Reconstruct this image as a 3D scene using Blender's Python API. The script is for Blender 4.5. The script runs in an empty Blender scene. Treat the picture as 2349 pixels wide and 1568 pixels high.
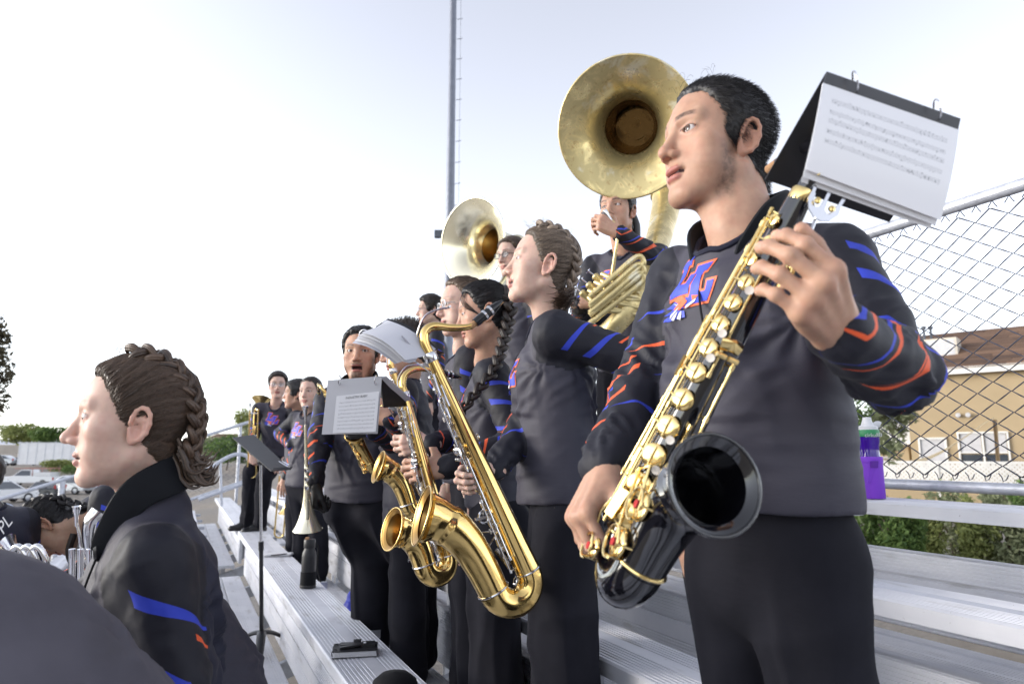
import bpy, bmesh, math, random
import numpy as np
from mathutils import Vector, Matrix, Euler
from mathutils.bvhtree import BVHTree
random.seed(7); np.random.seed(7)
SC = bpy.context.scene
COL = SC.collection
R = math.radians
# ------------------------------------------------------------------ camera, sky, sun, exposure
H = 3.8                                   # lens height above the ground; x: up the stand, y: along the rows, z: up
YAW, PITCH = R(25.44), R(9.22)
cam_d = bpy.data.cameras.new('camera'); cam = bpy.data.objects.new('camera', cam_d); COL.objects.link(cam)
cam_d.sensor_width = 36.0; cam_d.lens = 24.0; cam_d.clip_start = 0.05; cam_d.clip_end = 6000
cam.location = (0, 0, H); cam.rotation_euler = (R(90) + PITCH, 0, -YAW)
cam_d.dof.use_dof = True; cam_d.dof.focus_distance = 1.75; cam_d.dof.aperture_fstop = 5.0
SC.camera = cam
SUN_EL, SUN_AZ = R(13), R(-66)            # azimuth from +y towards +x: low on the left, beyond the field
world = bpy.data.worlds.new('World'); SC.world = world; world.use_nodes = True
wn = world.node_tree.nodes; wl = world.node_tree.links; wn.clear()
sky = wn.new('ShaderNodeTexSky'); sky.sky_type = 'NISHITA'; sky.sun_disc = False
sky.sun_elevation = SUN_EL; sky.sun_rotation = SUN_AZ; sky.altitude = 1200
sky.air_density = 1.0; sky.dust_density = 1.6; sky.ozone_density = 2.0
hsv = wn.new('ShaderNodeHueSaturation'); hsv.inputs['Hue'].default_value = 0.515; hsv.inputs['Saturation'].default_value = 0.30
bg = wn.new('ShaderNodeBackground'); bg.inputs['Strength'].default_value = 0.12
wo = wn.new('ShaderNodeOutputWorld')
wl.new(sky.outputs[0], hsv.inputs['Color']); wl.new(hsv.outputs[0], bg.inputs['Color']); wl.new(bg.outputs[0], wo.inputs['Surface'])
sun_d = bpy.data.lights.new('sun', 'SUN'); sun_d.energy = 0.55; sun_d.angle = R(24); sun_d.color = (1.0, 0.93, 0.84)
sun = bpy.data.objects.new('sun', sun_d); COL.objects.link(sun)
sd = Vector((math.sin(SUN_AZ) * math.cos(SUN_EL), math.cos(SUN_AZ) * math.cos(SUN_EL), math.sin(SUN_EL)))
sun.rotation_euler = sd.to_track_quat('Z', 'Y').to_euler(); sun.location = (-20, 20, 20)
SC.view_settings.view_transform = 'Standard'; SC.view_settings.look = 'None'
SC.view_settings.exposure = 2.0; SC.view_settings.gamma = 1.0
try: SC.view_settings.use_curve_mapping = False
except Exception: pass
SC.render.engine = 'CYCLES'
SC.cycles.max_bounces = 6; SC.cycles.diffuse_bounces = 3; SC.cycles.glossy_bounces = 4; SC.cycles.transparent_max_bounces = 8
SC.cycles.use_denoising = True
SC.cycles.caustics_reflective = False; SC.cycles.caustics_refractive = False

# ------------------------------------------------------------------ camera geometry used to read positions off the photograph
FV = 1566.0
cFh = Vector((math.sin(YAW), math.cos(YAW), 0)); cR = Vector((math.cos(YAW), -math.sin(YAW), 0)); cZ = Vector((0, 0, 1))
cF = cFh * math.cos(PITCH) + cZ * math.sin(PITCH); cU = -cFh * math.sin(PITCH) + cZ * math.cos(PITCH)
def ray(x, y): return cR * ((x - 1174.5) / FV) - cU * ((y - 784) / FV) + cF
def P(x, y, z): return Vector((0, 0, H)) + ray(x, y) * z
def atX(x, y, X): r = ray(x, y); return Vector((0, 0, H)) + r * (X / r.x)
def atZ(x, y, Zz): r = ray(x, y); return Vector((0, 0, H)) + r * ((Zz - H) / r.z)
def atY(x, y, Y): r = ray(x, y); return Vector((0, 0, H)) + r * (Y / r.y)

# ------------------------------------------------------------------ tagging, things and parts
def tag(o, label=None, cat=None, group=None, kind=None):
    if label: o['label'] = label
    if cat: o['category'] = cat
    if group: o['group'] = group
    if kind: o['kind'] = kind
    return o
def thing(name, label, cat, loc=(0, 0, 0), rotz=0.0, group=None):
    o = bpy.data.objects.new(name, None); COL.objects.link(o); o.empty_display_size = 0.1
    o.location = loc; o.rotation_euler = (0, 0, rotz)
    return tag(o, label, cat, group)
def link(name, mesh, mat=None, parent=None, smooth=True):
    o = bpy.data.objects.new(name, mesh); COL.objects.link(o)
    if mat is not None and len(mesh.materials) == 0: mesh.materials.append(mat)
    if parent is not None:
        o.parent = parent
    return o
def wlink(name, mesh, mat, parent, smooth=True):
    """mesh is in world coordinates: parent it without moving it"""
    o = link(name, mesh, mat, None)
    if parent is not None:
        o.parent = parent; o.matrix_parent_inverse = pmat(parent).inverted()
    return o
def pmat(o):
    m = Matrix.LocRotScale(o.location, o.rotation_euler, o.scale)
    if o.parent is not None: m = pmat(o.parent) @ o.matrix_parent_inverse @ m
    return m
def copy_tree(o, parent=None):
    c = o.copy(); COL.objects.link(c); c.parent = parent
    if parent is not None: c.matrix_parent_inverse = o.matrix_parent_inverse.copy()
    for ch in [q for q in bpy.data.objects if q.parent == o]: copy_tree(ch, c)
    return c
# ------------------------------------------------------------------ mesh builders
class MB:
    def __init__(s): s.v = []; s.f = []
    def add(s, vs, fs):
        n = len(s.v); s.v += [tuple(p) for p in vs]; s.f += [tuple(i + n for i in q) for q in fs]; return s
    def box(s, lo, hi):
        x0, y0, z0 = lo; x1, y1, z1 = hi
        return s.add([(x0,y0,z0),(x1,y0,z0),(x1,y1,z0),(x0,y1,z0),(x0,y0,z1),(x1,y0,z1),(x1,y1,z1),(x0,y1,z1)],
                     [(0,3,2,1),(4,5,6,7),(0,1,5,4),(1,2,6,5),(2,3,7,6),(3,0,4,7)])
    def obox(s, c, ax, ay, az):
        c, ax, ay, az = Vector(c), Vector(ax), Vector(ay), Vector(az)
        vs = [c + ax*i + ay*j + az*k for k in (-1,1) for i, j in ((-1,-1),(1,-1),(1,1),(-1,1))]
        return s.add(vs, [(0,3,2,1),(4,5,6,7),(0,1,5,4),(1,2,6,5),(2,3,7,6),(3,0,4,7)])
    def bar(s, a, b, w, t, up=(0, 0, 1)):
        a, b = Vector(a), Vector(b); d = (b - a); L = d.length; d.normalize()
        u = Vector(up); sd_ = d.cross(u)
        if sd_.length < 1e-4: sd_ = d.cross(Vector((1, 0, 0)))
        sd_.normalize(); u = sd_.cross(d)
        return s.obox((a + b) / 2, d * L / 2, sd_ * w / 2, u * t / 2)
    def tube(s, pts, r, n=10, caps=True, closed=False, flat=None):
        pts = [Vector(p) for p in pts]; m = len(pts)
        rr = r if isinstance(r, (list, tuple)) else [r] * m
        tg = []
        for i in range(m):
            if closed: d = pts[(i+1) % m] - pts[i-1]
            else: d = pts[min(i+1, m-1)] - pts[max(i-1, 0)]
            tg.append(d.normalized() if d.length > 1e-9 else Vector((0,0,1)))
        u = tg[0].orthogonal().normalized()
        if flat is not None:
            u = Vector(flat[2]); u = (u - tg[0] * u.dot(tg[0])).normalized()
        base = len(s.v); rings = []
        for i in range(m):
            u = (u - tg[i] * u.dot(tg[i])); u = u.normalized() if u.length > 1e-6 else tg[i].orthogonal().normalized()
            w = tg[i].cross(u)
            fu, fw = (1, 1) if flat is None else (flat[0], flat[1])
            s.v += [tuple(pts[i] + (u * math.cos(2*math.pi*k/n) * fu + w * math.sin(2*math.pi*k/n) * fw) * rr[i]) for k in range(n)]
        for i in range(m if closed else m - 1):
            a = base + i * n; b = base + ((i + 1) % m) * n
            for k in range(n): s.f.append((a+k, a+(k+1) % n, b+(k+1) % n, b+k))
        if caps and not closed:
            s.f.append(tuple(base + k for k in reversed(range(n)))); s.f.append(tuple(base + (m-1)*n + k for k in range(n)))
        return s
    def lathe(s, prof, n=24, M=None, cap0=False, cap1=False):
        """prof: (r, h) pairs about local z"""
        M = M or Matrix.Identity(4); base = len(s.v)
        for r, h in prof:
            for k in range(n):
                a = 2*math.pi*k/n; s.v.append(tuple(M @ Vector((r*math.cos(a), r*math.sin(a), h))))
        for i in range(len(prof) - 1):
            a = base + i*n; b = a + n
            for k in range(n): s.f.append((a+k, a+(k+1) % n, b+(k+1) % n, b+k))
        if cap0: s.f.append(tuple(base + k for k in reversed(range(n))))
        if cap1: s.f.append(tuple(base + (len(prof)-1)*n + k for k in range(n)))
        return s
    def prism(s, poly, M, t):
        """flat outline (x,y) extruded by t along local z"""
        n = len(poly); a = [M @ Vector((x, y, 0)) for x, y in poly]; b = [M @ Vector((x, y, t)) for x, y in poly]
        return s.add(a + b, [tuple(reversed(range(n))), tuple(range(n, 2*n))] + [(k, (k+1) % n, n+(k+1) % n, n+k) for k in range(n)])
    def mesh(s, name='mesh', smooth=True, angle=40):
        me = bpy.data.meshes.new(name); me.from_pydata(s.v, [], s.f); me.update()
        if smooth:
            me.polygons.foreach_set('use_smooth', [True] * len(me.polygons))
            if angle: me.set_sharp_from_angle(angle=R(angle))
        return me
    def obj(s, name, mat, parent=None, smooth=True, world=True, angle=40):
        return (wlink if world else link)(name, s.mesh(name, smooth, angle), mat, parent)
def frame(o, z, x=None):
    """4x4 with given origin, local z along z and local x near x"""
    z = Vector(z).normalized(); x = Vector(x) if x is not None else z.orthogonal()
    x = (x - z * x.dot(z)).normalized(); y = z.cross(x)
    return Matrix(((x.x, y.x, z.x, o[0]), (x.y, y.y, z.y, o[1]), (x.z, y.z, z.z, o[2]), (0, 0, 0, 1)))
def bez(pts, n=24):
    """smooth Catmull-Rom through the points"""
    p = [Vector(q) for q in pts]; p = [p[0]*2 - p[1]] + p + [p[-1]*2 - p[-2]]; out = []
    segs = len(p) - 3; per = max(2, n // segs)
    for i in range(segs):
        for k in range(per):
            t = k / per; a, b, c, d = p[i:i+4]
            out.append(0.5*((2*b) + (c-a)*t + (2*a-5*b+4*c-d)*t*t + (3*b-a-3*c+d)*t**3))
    out.append(p[-2]); return out
def lerp_list(keys, n):
    k = np.linspace(0, 1, len(keys)); return list(np.interp(np.linspace(0, 1, n), k, keys))
# ------------------------------------------------------------------ materials
def srgb(r, g, b):
    f = lambda c: ((c/255.0)/12.92) if c/255.0 <= 0.04045 else (((c/255.0)+0.055)/1.055)**2.4
    return (f(r), f(g), f(b), 1)
class Mat:
    def __init__(s, name):
        s.m = bpy.data.materials.new(name); s.m.use_nodes = True; s.t = s.m.node_tree; s.n = s.t.nodes
        s.b = s.n['Principled BSDF']
    def N(s, typ, **kw):
        nd = s.n.new(typ)
        for k, v in kw.items():
            if k.startswith('i_'):
                key = k[2:].replace('_', ' ')
                nd.inputs[int(key) if key.isdigit() else key].default_value = v
            else: setattr(nd, k, v)
        return nd
    def L(s, a, b): s.t.links.new(a, b)
    def co(s, scale=(1, 1, 1), kind='Object'):
        tc = s.N('ShaderNodeTexCoord'); mp = s.N('ShaderNodeMapping'); mp.inputs['Scale'].default_value = scale
        s.L(tc.outputs[kind], mp.inputs['Vector']); return mp.outputs[0]
    def noise(s, scale, detail=4, rough=0.55, vec=None, dist=0.0):
        nz = s.N('ShaderNodeTexNoise'); nz.inputs['Scale'].default_value = scale; nz.inputs['Detail'].default_value = detail
        nz.inputs['Roughness'].default_value = rough; nz.inputs['Distortion'].default_value = dist
        s.L(vec if vec is not None else s.co(), nz.inputs['Vector']); return nz.outputs['Fac']
    def ramp(s, fac, stops, interp='LINEAR'):
        r = s.N('ShaderNodeValToRGB'); r.color_ramp.interpolation = interp
        e = r.color_ramp.elements
        while len(e) > 1: e.remove(e[-1])
        e[0].position, e[0].color = stops[0][0], stops[0][1] if len(stops[0][1]) == 4 else (*stops[0][1], 1)
        for p, c in stops[1:]:
            q = e.new(p); q.color = c if len(c) == 4 else (*c, 1)
        s.L(fac, r.inputs[0]); return r.outputs[0]
    def mix(s, fac, a, b, mode='MIX'):
        mx = s.N('ShaderNodeMix', data_type='RGBA', blend_type=mode)
        for sock, v in ((mx.inputs[0], fac), (mx.inputs[6], a), (mx.inputs[7], b)):
            if hasattr(v, 'is_linked'): s.L(v, sock)
            else: sock.default_value = v
        return mx.outputs[2]
    def math(s, op, a, b=None, c=None, clamp=False):
        m = s.N('ShaderNodeMath', operation=op, use_clamp=clamp)
        for i, v in enumerate((a, b, c)):
            if v is None: continue
            if hasattr(v, 'is_linked'): s.L(v, m.inputs[i])
            else: m.inputs[i].default_value = v
        return m.outputs[0]
    def smooth(s, v, a, b, lo=0.0, hi=1.0):
        m = s.N('ShaderNodeMapRange', interpolation_type='SMOOTHSTEP')
        s.L(v, m.inputs[0]); m.inputs[1].default_value = a; m.inputs[2].default_value = b; m.inputs[3].default_value = lo; m.inputs[4].default_value = hi
        return m.outputs[0]
    def set(s, **kw):
        for k, v in kw.items():
            k = {'col': 'Base Color', 'rough': 'Roughness', 'metal': 'Metallic', 'spec': 'Specular IOR Level', 'sss': 'Subsurface Weight',
                 'trans': 'Transmission Weight', 'coat': 'Coat Weight', 'sheen': 'Sheen Weight', 'alpha': 'Alpha', 'emit': 'Emission Strength', 'ecol': 'Emission Color'}.get(k, k)
            if hasattr(v, 'is_linked'): s.L(v, s.b.inputs[k])
            else: s.b.inputs[k].default_value = v
        return s
    def bump(s, h, strength=0.3, dist=0.01):
        b = s.N('ShaderNodeBump'); b.inputs['Strength'].default_value = strength; b.inputs['Distance'].default_value = dist
        s.L(h, b.inputs['Height']); s.L(b.outputs[0], s.b.inputs['Normal']); return s
def simple(name, col, rough=0.5, metal=0.0, var=0.0, scale=20, bump=0.0, bdist=0.002, **kw):
    m = Mat(name); c = (*col[:3], 1)
    if var or bump:
        f = m.noise(scale, 5)
        if var:
            lo = tuple(max(0, x*(1-var)) for x in c[:3]); hi = tuple(min(1, x*(1+var)) for x in c[:3])
            c = m.ramp(f, [(0.3, lo), (0.7, hi)])
        if bump: m.bump(f, bump, bdist)
    m.set(col=c, rough=rough, metal=metal, **kw)
    return m.m
M_ = {}
# ================================================================== materials for the place
def mat_alu():
    m = Mat('brushed_aluminium'); co = m.co((30, 0.6, 30)); f = m.noise(6, 6, 0.6, co); g = m.noise(3.0, 4, 0.6)
    st = m.noise(14, 3, 0.5, m.co((1, 0.25, 1)))
    c = m.ramp(g, [(0.3, (0.58, 0.59, 0.64)), (0.7, (0.70, 0.705, 0.75))])
    c = m.mix(m.smooth(st, 0.56, 0.72, 0, 0.45), c, (0.30, 0.285, 0.27, 1)); sp_ = m.noise(95, 3, 0.5); c = m.mix(m.smooth(sp_, 0.70, 0.74, 0, 0.5), c, (0.16, 0.15, 0.14, 1))
    m.set(col=c, metal=0.30, rough=m.smooth(f, 0.2, 0.8, 0.48, 0.62)); m.bump(f, 0.08, 0.002); return m.m
M_['alu'] = mat_alu()
M_['galv'] = simple('galvanised_steel', (0.52, 0.54, 0.60), 0.40, 0.40, 0.15, 30, 0.1)
M_['wire'] = simple('galvanised_wire', (0.055, 0.06, 0.085), 0.5, 0.6, 0.15, 60)
M_['dark_steel'] = simple('dark_steel', (0.10, 0.11, 0.13), 0.55, 0.4, 0.2, 20)
def mat_ground():
    m = Mat('ground_dirt'); a = m.noise(0.08, 5); b = m.noise(2.2, 6); c = m.noise(14, 4)
    c1 = m.ramp(b, [(0.3, (0.19, 0.16, 0.13)), (0.7, (0.30, 0.26, 0.21))])
    c2 = m.ramp(c, [(0.35, (0.15, 0.135, 0.12)), (0.65, (0.26, 0.235, 0.21))])
    m.set(col=m.mix(m.smooth(a, 0.4, 0.6), c1, c2), rough=0.95); m.bump(c, 0.5, 0.03); return m.m
M_['ground'] = mat_ground()
def mat_grass():
    m = Mat('field_grass'); a = m.noise(0.25, 5); b = m.noise(9, 5)
    m.set(col=m.mix(0.5, m.ramp(a, [(0.3, (0.07, 0.13, 0.03)), (0.7, (0.13, 0.20, 0.05))]), m.ramp(b, [(0.3, (0.06, 0.11, 0.03)), (0.7, (0.14, 0.2, 0.06))])), rough=0.9)
    m.bump(b, 0.6, 0.05); return m.m
M_['grass'] = mat_grass()
def mat_leaf(name, c0, c1):
    m = Mat(name); g = m.N('ShaderNodeNewGeometry'); f = m.noise(1.3, 3)
    v = m.math('MULTIPLY_ADD', g.outputs['Random Per Island'], 0.6, m.math('MULTIPLY', f, 0.4))
    c = m.ramp(v, [(0.15, c0), (0.85, c1)])
    m.set(col=c, rough=0.6, spec=0.25)
    tr = m.N('ShaderNodeBsdfTranslucent'); m.L(c, tr.inputs['Color']); mx = m.N('ShaderNodeMixShader'); mx.inputs[0].default_value = 0.3
    m.L(m.b.outputs[0], mx.inputs[1]); m.L(tr.outputs[0], mx.inputs[2]); m.L(mx.outputs[0], m.n['Material Output'].inputs['Surface'])
    return m.m
M_['leaf_green'] = mat_leaf('leaf_green', (0.05, 0.10, 0.028), (0.17, 0.25, 0.07))
M_['leaf_yellow'] = mat_leaf('leaf_yellow_green', (0.12, 0.15, 0.045), (0.36, 0.39, 0.14))
M_['leaf_sage'] = mat_leaf('leaf_sage', (0.13, 0.16, 0.08), (0.34, 0.36, 0.21))
M_['leaf_dark'] = mat_leaf('leaf_dark', (0.05, 0.045, 0.03), (0.15, 0.13, 0.08))
M_['bark'] = simple('bark', (0.10, 0.075, 0.055), 0.9, 0, 0.35, 14, 0.6, 0.02)
def mat_stucco():
    m = Mat('tan_stucco'); a = m.noise(0.7, 4); b = m.noise(45, 5)
    m.set(col=m.ramp(a, [(0.3, (0.36, 0.275, 0.165)), (0.7, (0.42, 0.32, 0.195))]), rough=0.9); m.bump(b, 0.35, 0.01); return m.m
M_['stucco'] = mat_stucco()
M_['trim'] = simple('white_trim', (0.75, 0.73, 0.69), 0.6, 0, 0.06, 6)
M_['glass'] = simple('window_glass', (0.05, 0.06, 0.075), 0.06, 0, spec=0.8)
M_['blind'] = simple('window_blind', (0.50, 0.49, 0.50), 0.7, 0, 0.08, 8)
M_['canvas'] = simple('tan_canvas', (0.55, 0.44, 0.27), 0.85, 0, 0.1, 9)
def mat_shingle():
    m = Mat('brown_shingle'); g = m.noise(3.5, 4, vec=m.co((1, 1, 1))); i = m.N('ShaderNodeObjectInfo')
    v = m.math('MULTIPLY_ADD', i.outputs['Random'], 0.55, m.math('MULTIPLY', g, 0.45))
    m.set(col=m.ramp(v, [(0.2, (0.075, 0.042, 0.028)), (0.8, (0.20, 0.115, 0.07))]), rough=0.9); m.bump(m.noise(60, 3), 0.4, 0.01); return m.m
M_['shingle'] = mat_shingle()

# ================================================================== ground, rising behind the stand and beyond the car park
def ground_z(x, y):
    """lot level 0 around the stand; a bank behind the fence (east) and a rise beyond the car park (north-west)"""
    s = lambda a, b, t: (lambda u: u*u*(3-2*u))(min(1, max(0, (t-a)/(b-a))))
    z = 2.15 * s(4.5, 12, x) + 3.0 * s(34, 60, x)
    d = math.hypot(x, y) - max(0, x) * 0.6
    z = max(z, 1.95 * s(100, 108, d) + 1.7 * s(128, 185, d) + 7 * s(300, 900, d))
    return z
def build_ground():
    xs = sorted(set([-3000, -1500, -800, -500, -350] + list(range(-280, 100, 7)) + [100, 140, 200, 350, 700, 1500, 3000]))
    ys = sorted(set([-1500, -400, -150, -60] + list(range(-20, 260, 7)) + [270, 320, 400, 600, 1000, 1800, 3500]))
    vs = [(x, y, ground_z(x, y)) for y in ys for x in xs]; nx = len(xs)
    fs = [(j*nx+i, j*nx+i+1, (j+1)*nx+i+1, (j+1)*nx+i) for j in range(len(ys)-1) for i in range(nx-1)]
    o = MB().add(vs, fs).obj('ground', M_['ground'], angle=None); tag(o, 'bare tan dirt lot and slopes around the bleachers', kind='structure')
    b = MB(); n = 14
    for j in range(n + 1):
        for i in range(n + 1):
            x = -118 + i * 6.0; y = 92 + j * 4.4
            b.v.append((x, y, ground_z(x, y) + 0.05))
    b.f = [(j*(n+1)+i, j*(n+1)+i+1, (j+1)*(n+1)+i+1, (j+1)*(n+1)+i) for j in range(n) for i in range(n)]
    o = b.obj('playing_field', M_['grass'], angle=None); tag(o, 'strip of green grass beyond the parked cars', kind='structure')
build_ground()

# ================================================================== bleachers
ROWS = 14; TREAD, RISE = 0.55, 0.20
def seat_x(k): return 2.20 - (k - 1) * TREAD          # front edge
def seat_z(k): return H - 0.167 - (k - 1) * RISE
def foot_z(k): return seat_z(k) - 0.433
def plank_profile(w, t, ridges=16, lip=0.006):
    """closed outline (x across, z up): ridged top, rounded nose, hollow look below"""
    top = []
    n = ridges
    for i in range(n):
        a = lip + (w - 2*lip) * i / n; b = (w - 2*lip) / n
        if abs(i - n/2) < 1.2: top += [(a, 0.0)]; continue
        top += [(a, 0.0), (a + b*0.45, 0.0), (a + b*0.55, -0.0022), (a + b*0.95, -0.0022)]
    top += [(w - lip, 0), (w, -lip)]
    return [(0, -lip)] + top + [(w, -t), (w*0.82, -t), (w*0.80, -t*0.75), (w*0.2, -t*0.75), (w*0.18, -t), (0, -t)]
def plank_mesh(prof, L, name, vertical=False):
    b = MB(); n = len(prof)
    for y in (0, L):
        b.v += [((-z if vertical else x), y, (x if vertical else z)) for x, z in prof]
    b.f = [(i, (i+1) % n, n + (i+1) % n, n + i) for i in range(n)] + [tuple(range(n)), tuple(reversed(range(n, 2*n)))]
    if not vertical: b.f = [tuple(reversed(f)) for f in b.f]
    return b.mesh(name, False)
SECT = [(-2.2, 9.72), (8.25, 4.9)]
bl = thing('bleachers', 'aluminium bleachers with ridged bench planks, foot boards and steel frame', 'bleachers', (0, 0, 0))
seat_p = plank_profile(0.25, 0.046); foot_p = plank_profile(0.168, 0.04, 11); 
def riser_profile(w=0.255, t=0.032):
    """kick board: ridged bands low and high, a deep groove and a plain band between"""
    pr = [(0, -0.004)]
    for i in range(8): a = 0.004 + i*0.0115; pr += [(a, 0), (a + 0.006, 0), (a + 0.007, -0.003), (a + 0.0105, -0.003)]
    pr += [(0.098, 0), (0.165, 0), (0.166, -0.008), (0.176, -0.008), (0.177, 0)]
    for i in range(6): a = 0.180 + i*0.0115; pr += [(a, 0), (a + 0.006, 0), (a + 0.007, -0.003), (a + 0.0105, -0.003)]
    return pr + [(w - 0.003, 0), (w, -0.004), (w, -t), (0, -t)]
riser_p = riser_profile()
for y0, L in SECT:
    ms, mf, mr = plank_mesh(seat_p, L, 'seat_plank'), plank_mesh(foot_p, L, 'foot_plank'), plank_mesh(riser_p, L, 'riser_board', True)
    for k in range(1, ROWS + 1):
        o = link('seat_plank', ms, M_['alu'], bl); o.location = (seat_x(k), y0, seat_z(k))
        for q in (0, 1):
            o = link('foot_plank', mf, M_['alu'], bl); o.location = (seat_x(k) - 0.30 + q * 0.173, y0, foot_z(k))
        o = link('riser_board', mr, M_['alu'], bl); o.location = (seat_x(k) + 0.075, y0, foot_z(k) + 0.012)
    # steel frame: brackets under every seat, a sloping stringer and legs
    bm_ = MB(); bm_.box((0.03, -0.02, -0.395), (0.07, 0.02, -0.046)).box((0.0, -0.02, -0.085), (0.24, 0.02, -0.047)); br = bm_.mesh('bracket', False)
    ny = max(2, int(round(L / 1.4)))
    for j in range(ny + 1):
        y = y0 + 0.25 + (L - 0.5) * j / ny
        for k in range(1, min(ROWS, 10) + 1):
            o = link('bracket', br, M_['galv'], bl); o.location = (seat_x(k) + 0.1, y, seat_z(k))
        s = MB().bar((seat_x(ROWS) - 0.3, y, foot_z(ROWS) - 0.14), (seat_x(1) + 0.25, y, foot_z(1) - 0.14 + RISE*0.2), 0.05, 0.10)
        s.obj('stringer', M_['galv'], bl, False)
        for k in (1, 4, 8, 12):
            MB().bar((seat_x(k), y, 0), (seat_x(k), y, foot_z(k) - 0.17), 0.05, 0.05).obj('support_leg', M_['galv'], bl, False)
        MB().bar((seat_x(8), y + 0.03, 0.3), (seat_x(4), y + 0.03, foot_z(4) - 0.3), 0.03, 0.04).obj('cross_brace', M_['galv'], bl, False)

# ================================================================== chain link guard fences
def zigzag(n, w, h, r, name):
    """one chain-link wire: runs up, bending left and right; bends sit a little proud so neighbours hook"""
    b = MB(); pts = []
    for i in range(n + 1):
        s = 1 if i % 2 else -1
        pts.append((s * r * 1.2, s * (w/2 - r), i * h)); 
        if i < n: pts.append((-s * r * 0.3, 0, (i + 0.5) * h))
    return b.tube(pts, r, 5).mesh(name, True, None)
FX = 2.56
fz0, fz1 = H - 0.122, H + 0.915
fen = thing('guard_fence', 'galvanised chain link guard fence along the back of the bleachers', 'fence', (FX, 0, fz0))
MB().tube([(FX, -2.2, fz0), (FX, 13.15, fz0)], 0.0205, 14).obj('bottom_rail', M_['galv'], fen)
MB().tube([(FX, -2.2, fz1), (FX, 13.15, fz1)], 0.024, 14).obj('top_rail', M_['galv'], fen)
cw, chh = 0.062, 0.0365; nz = int((fz1 - fz0 - 0.075) / chh)
zm = zigzag(nz, cw, chh, 0.0027, 'fence_wire'); zm2 = zigzag(nz, cw, chh, 0.0027, 'fence_wire')
for i in range(190):
    o = link('fence_wire', zm, M_['wire'], fen); o.location = (0, -0.4 + i * (cw - 0.0055), 0.04)
    if i % 2: o.rotation_euler = (0, 0, R(180))
    # twisted selvage knuckle at top and bottom
kn = MB(); kn.tube([(0, -0.012, 0.0), (0.003, -0.002, -0.016), (-0.002, 0.006, -0.022), (0.002, 0.012, -0.006), (0, 0.02, 0.006)], 0.0019, 5)
km = kn.mesh('knuckle', True, None)
for i in range(0, 60):
    o = link('wire_knuckle', km, M_['wire'], fen); o.location = (0, -0.4 + (i + 0.5) * (cw - 0.0055) - 0.004, 0.047)
    o = link('wire_knuckle', km, M_['wire'], fen); o.location = (0, -0.4 + (i + 0.5) * (cw - 0.0055) - 0.004, 0.04 + nz * chh + 0.004); o.rotation_euler = (R(180), 0, 0)
tie = MB().tube([(0.026*math.cos(a), 0.004*a, 0.026*math.sin(a)) for a in np.linspace(0.6, 7.4, 22)], 0.0021, 5).mesh('wire_tie', True, None)
for y, zz in [(0.98, 0), (1.9, 1), (0.95, 1), (2.9, 0), (3.8, 1), (2.6, 1), (4.4, 0)]:
    o = link('wire_tie', tie, M_['galv'], fen); o.location = (0, y, zz * (fz1 - fz0))
for y in (-1.6, 2.2, 4.7, 7.0, 9.25, 11.4, 13.1):
    MB().tube([(FX + 0.06, y, 1.0), (FX + 0.06, y, fz1 - 0.02)], 0.026, 12).obj('fence_post', M_['galv'], fen)
# far end guard rail that climbs with the rows
EY = 13.2
er = thing('end_guard_rail', 'sloping galvanised end rail with chain link at the far end', 'fence', (-0.5, EY, 3.0))
def erz(x): return 3.105 + (x + 2.476) * 0.3535
MB().tube([(-5.6, EY, erz(-5.6)), (FX, EY, erz(FX))], 0.030, 12).obj('top_rail', M_['galv'], er)
MB().tube([(-5.6, EY, erz(-5.6) - 1.03), (FX, EY, erz(FX) - 1.03)], 0.026, 12).obj('bottom_rail', M_['galv'], er)
for x in (-4.3, -3.1, -1.72, -0.4, 0.9, 2.2):
    MB().tube([(x, EY + 0.03, max(0.05, erz(x) - 2.2)), (x, EY + 0.03, erz(x))], 0.045 if x == -1.72 else 0.028, 12).obj('fence_post', M_['galv'], er)
zm3 = zigzag(18, 0.11, 0.052, 0.0026, 'fence_wire')
for i in range(74):
    x = -5.4 + i * 0.106; o = link('fence_wire', zm3, M_['wire'], er); o.rotation_euler = (0, 0, R(90 + 180*(i % 2)))
    o.location = (x + 0.5, 0, erz(x) - 0.98 - 3.0)
hr = thing('aisle_handrail', 'bent tubular handrail standing by the aisle near the far end', 'handrail', (0.75, 10.6, 3.0))
p = lambda x, y: atY(x, y, 10.6)
MB().tube(bez([p(470, 1082), p(505, 1058), p(530, 1045), p(548, 1041), p(566, 1046), p(572, 1062), p(571, 1100), p(570, 1160)], 28), 0.027, 10).obj('rail', M_['galv'], hr)
MB().tube([p(455, 1145), p(566, 1106)], 0.026, 10).obj('lower_rail', M_['galv'], hr)
MB().tube([p(505, 1060), p(508, 1160)], 0.02, 10).obj('post', M_['galv'], hr)

# ================================================================== light pole
pb = P(1024, 1038, 25.0)
lp = thing('light_pole', 'tall grey tapered steel light pole with step bolts', 'pole', (pb.x, pb.y, 0))
n_ = 18; pm = MB().lathe([(0.215, ground_z(pb.x, pb.y) - 0.2), (0.205, 4), (0.192, 9), (0.150, 16.5), (0.13, 24), (0.12, 30)], n_, Matrix.Translation((pb.x, pb.y, 0)), True, True)
pm.obj('shaft', M_['pole'] if 'pole' in M_ else simple('pole_steel', (0.20, 0.215, 0.26), 0.5, 0.35, 0.12, 4, 0.1), lp)
sb = MB().tube([(0, 0, 0), (0.21, 0, 0.03), (0.21, 0, 0.06)], 0.012, 6).mesh('step_bolt')
zz = 10.9
for i in range(24):
    o = link('step_bolt', sb, M_['dark_steel'], lp); o.location = (0.17 * math.cos(-YAW), 0.17 * math.sin(-YAW), zz); o.rotation_euler = (0, 0, -YAW)
    zz += 0.5 if i < 3 else 0.88
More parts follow.
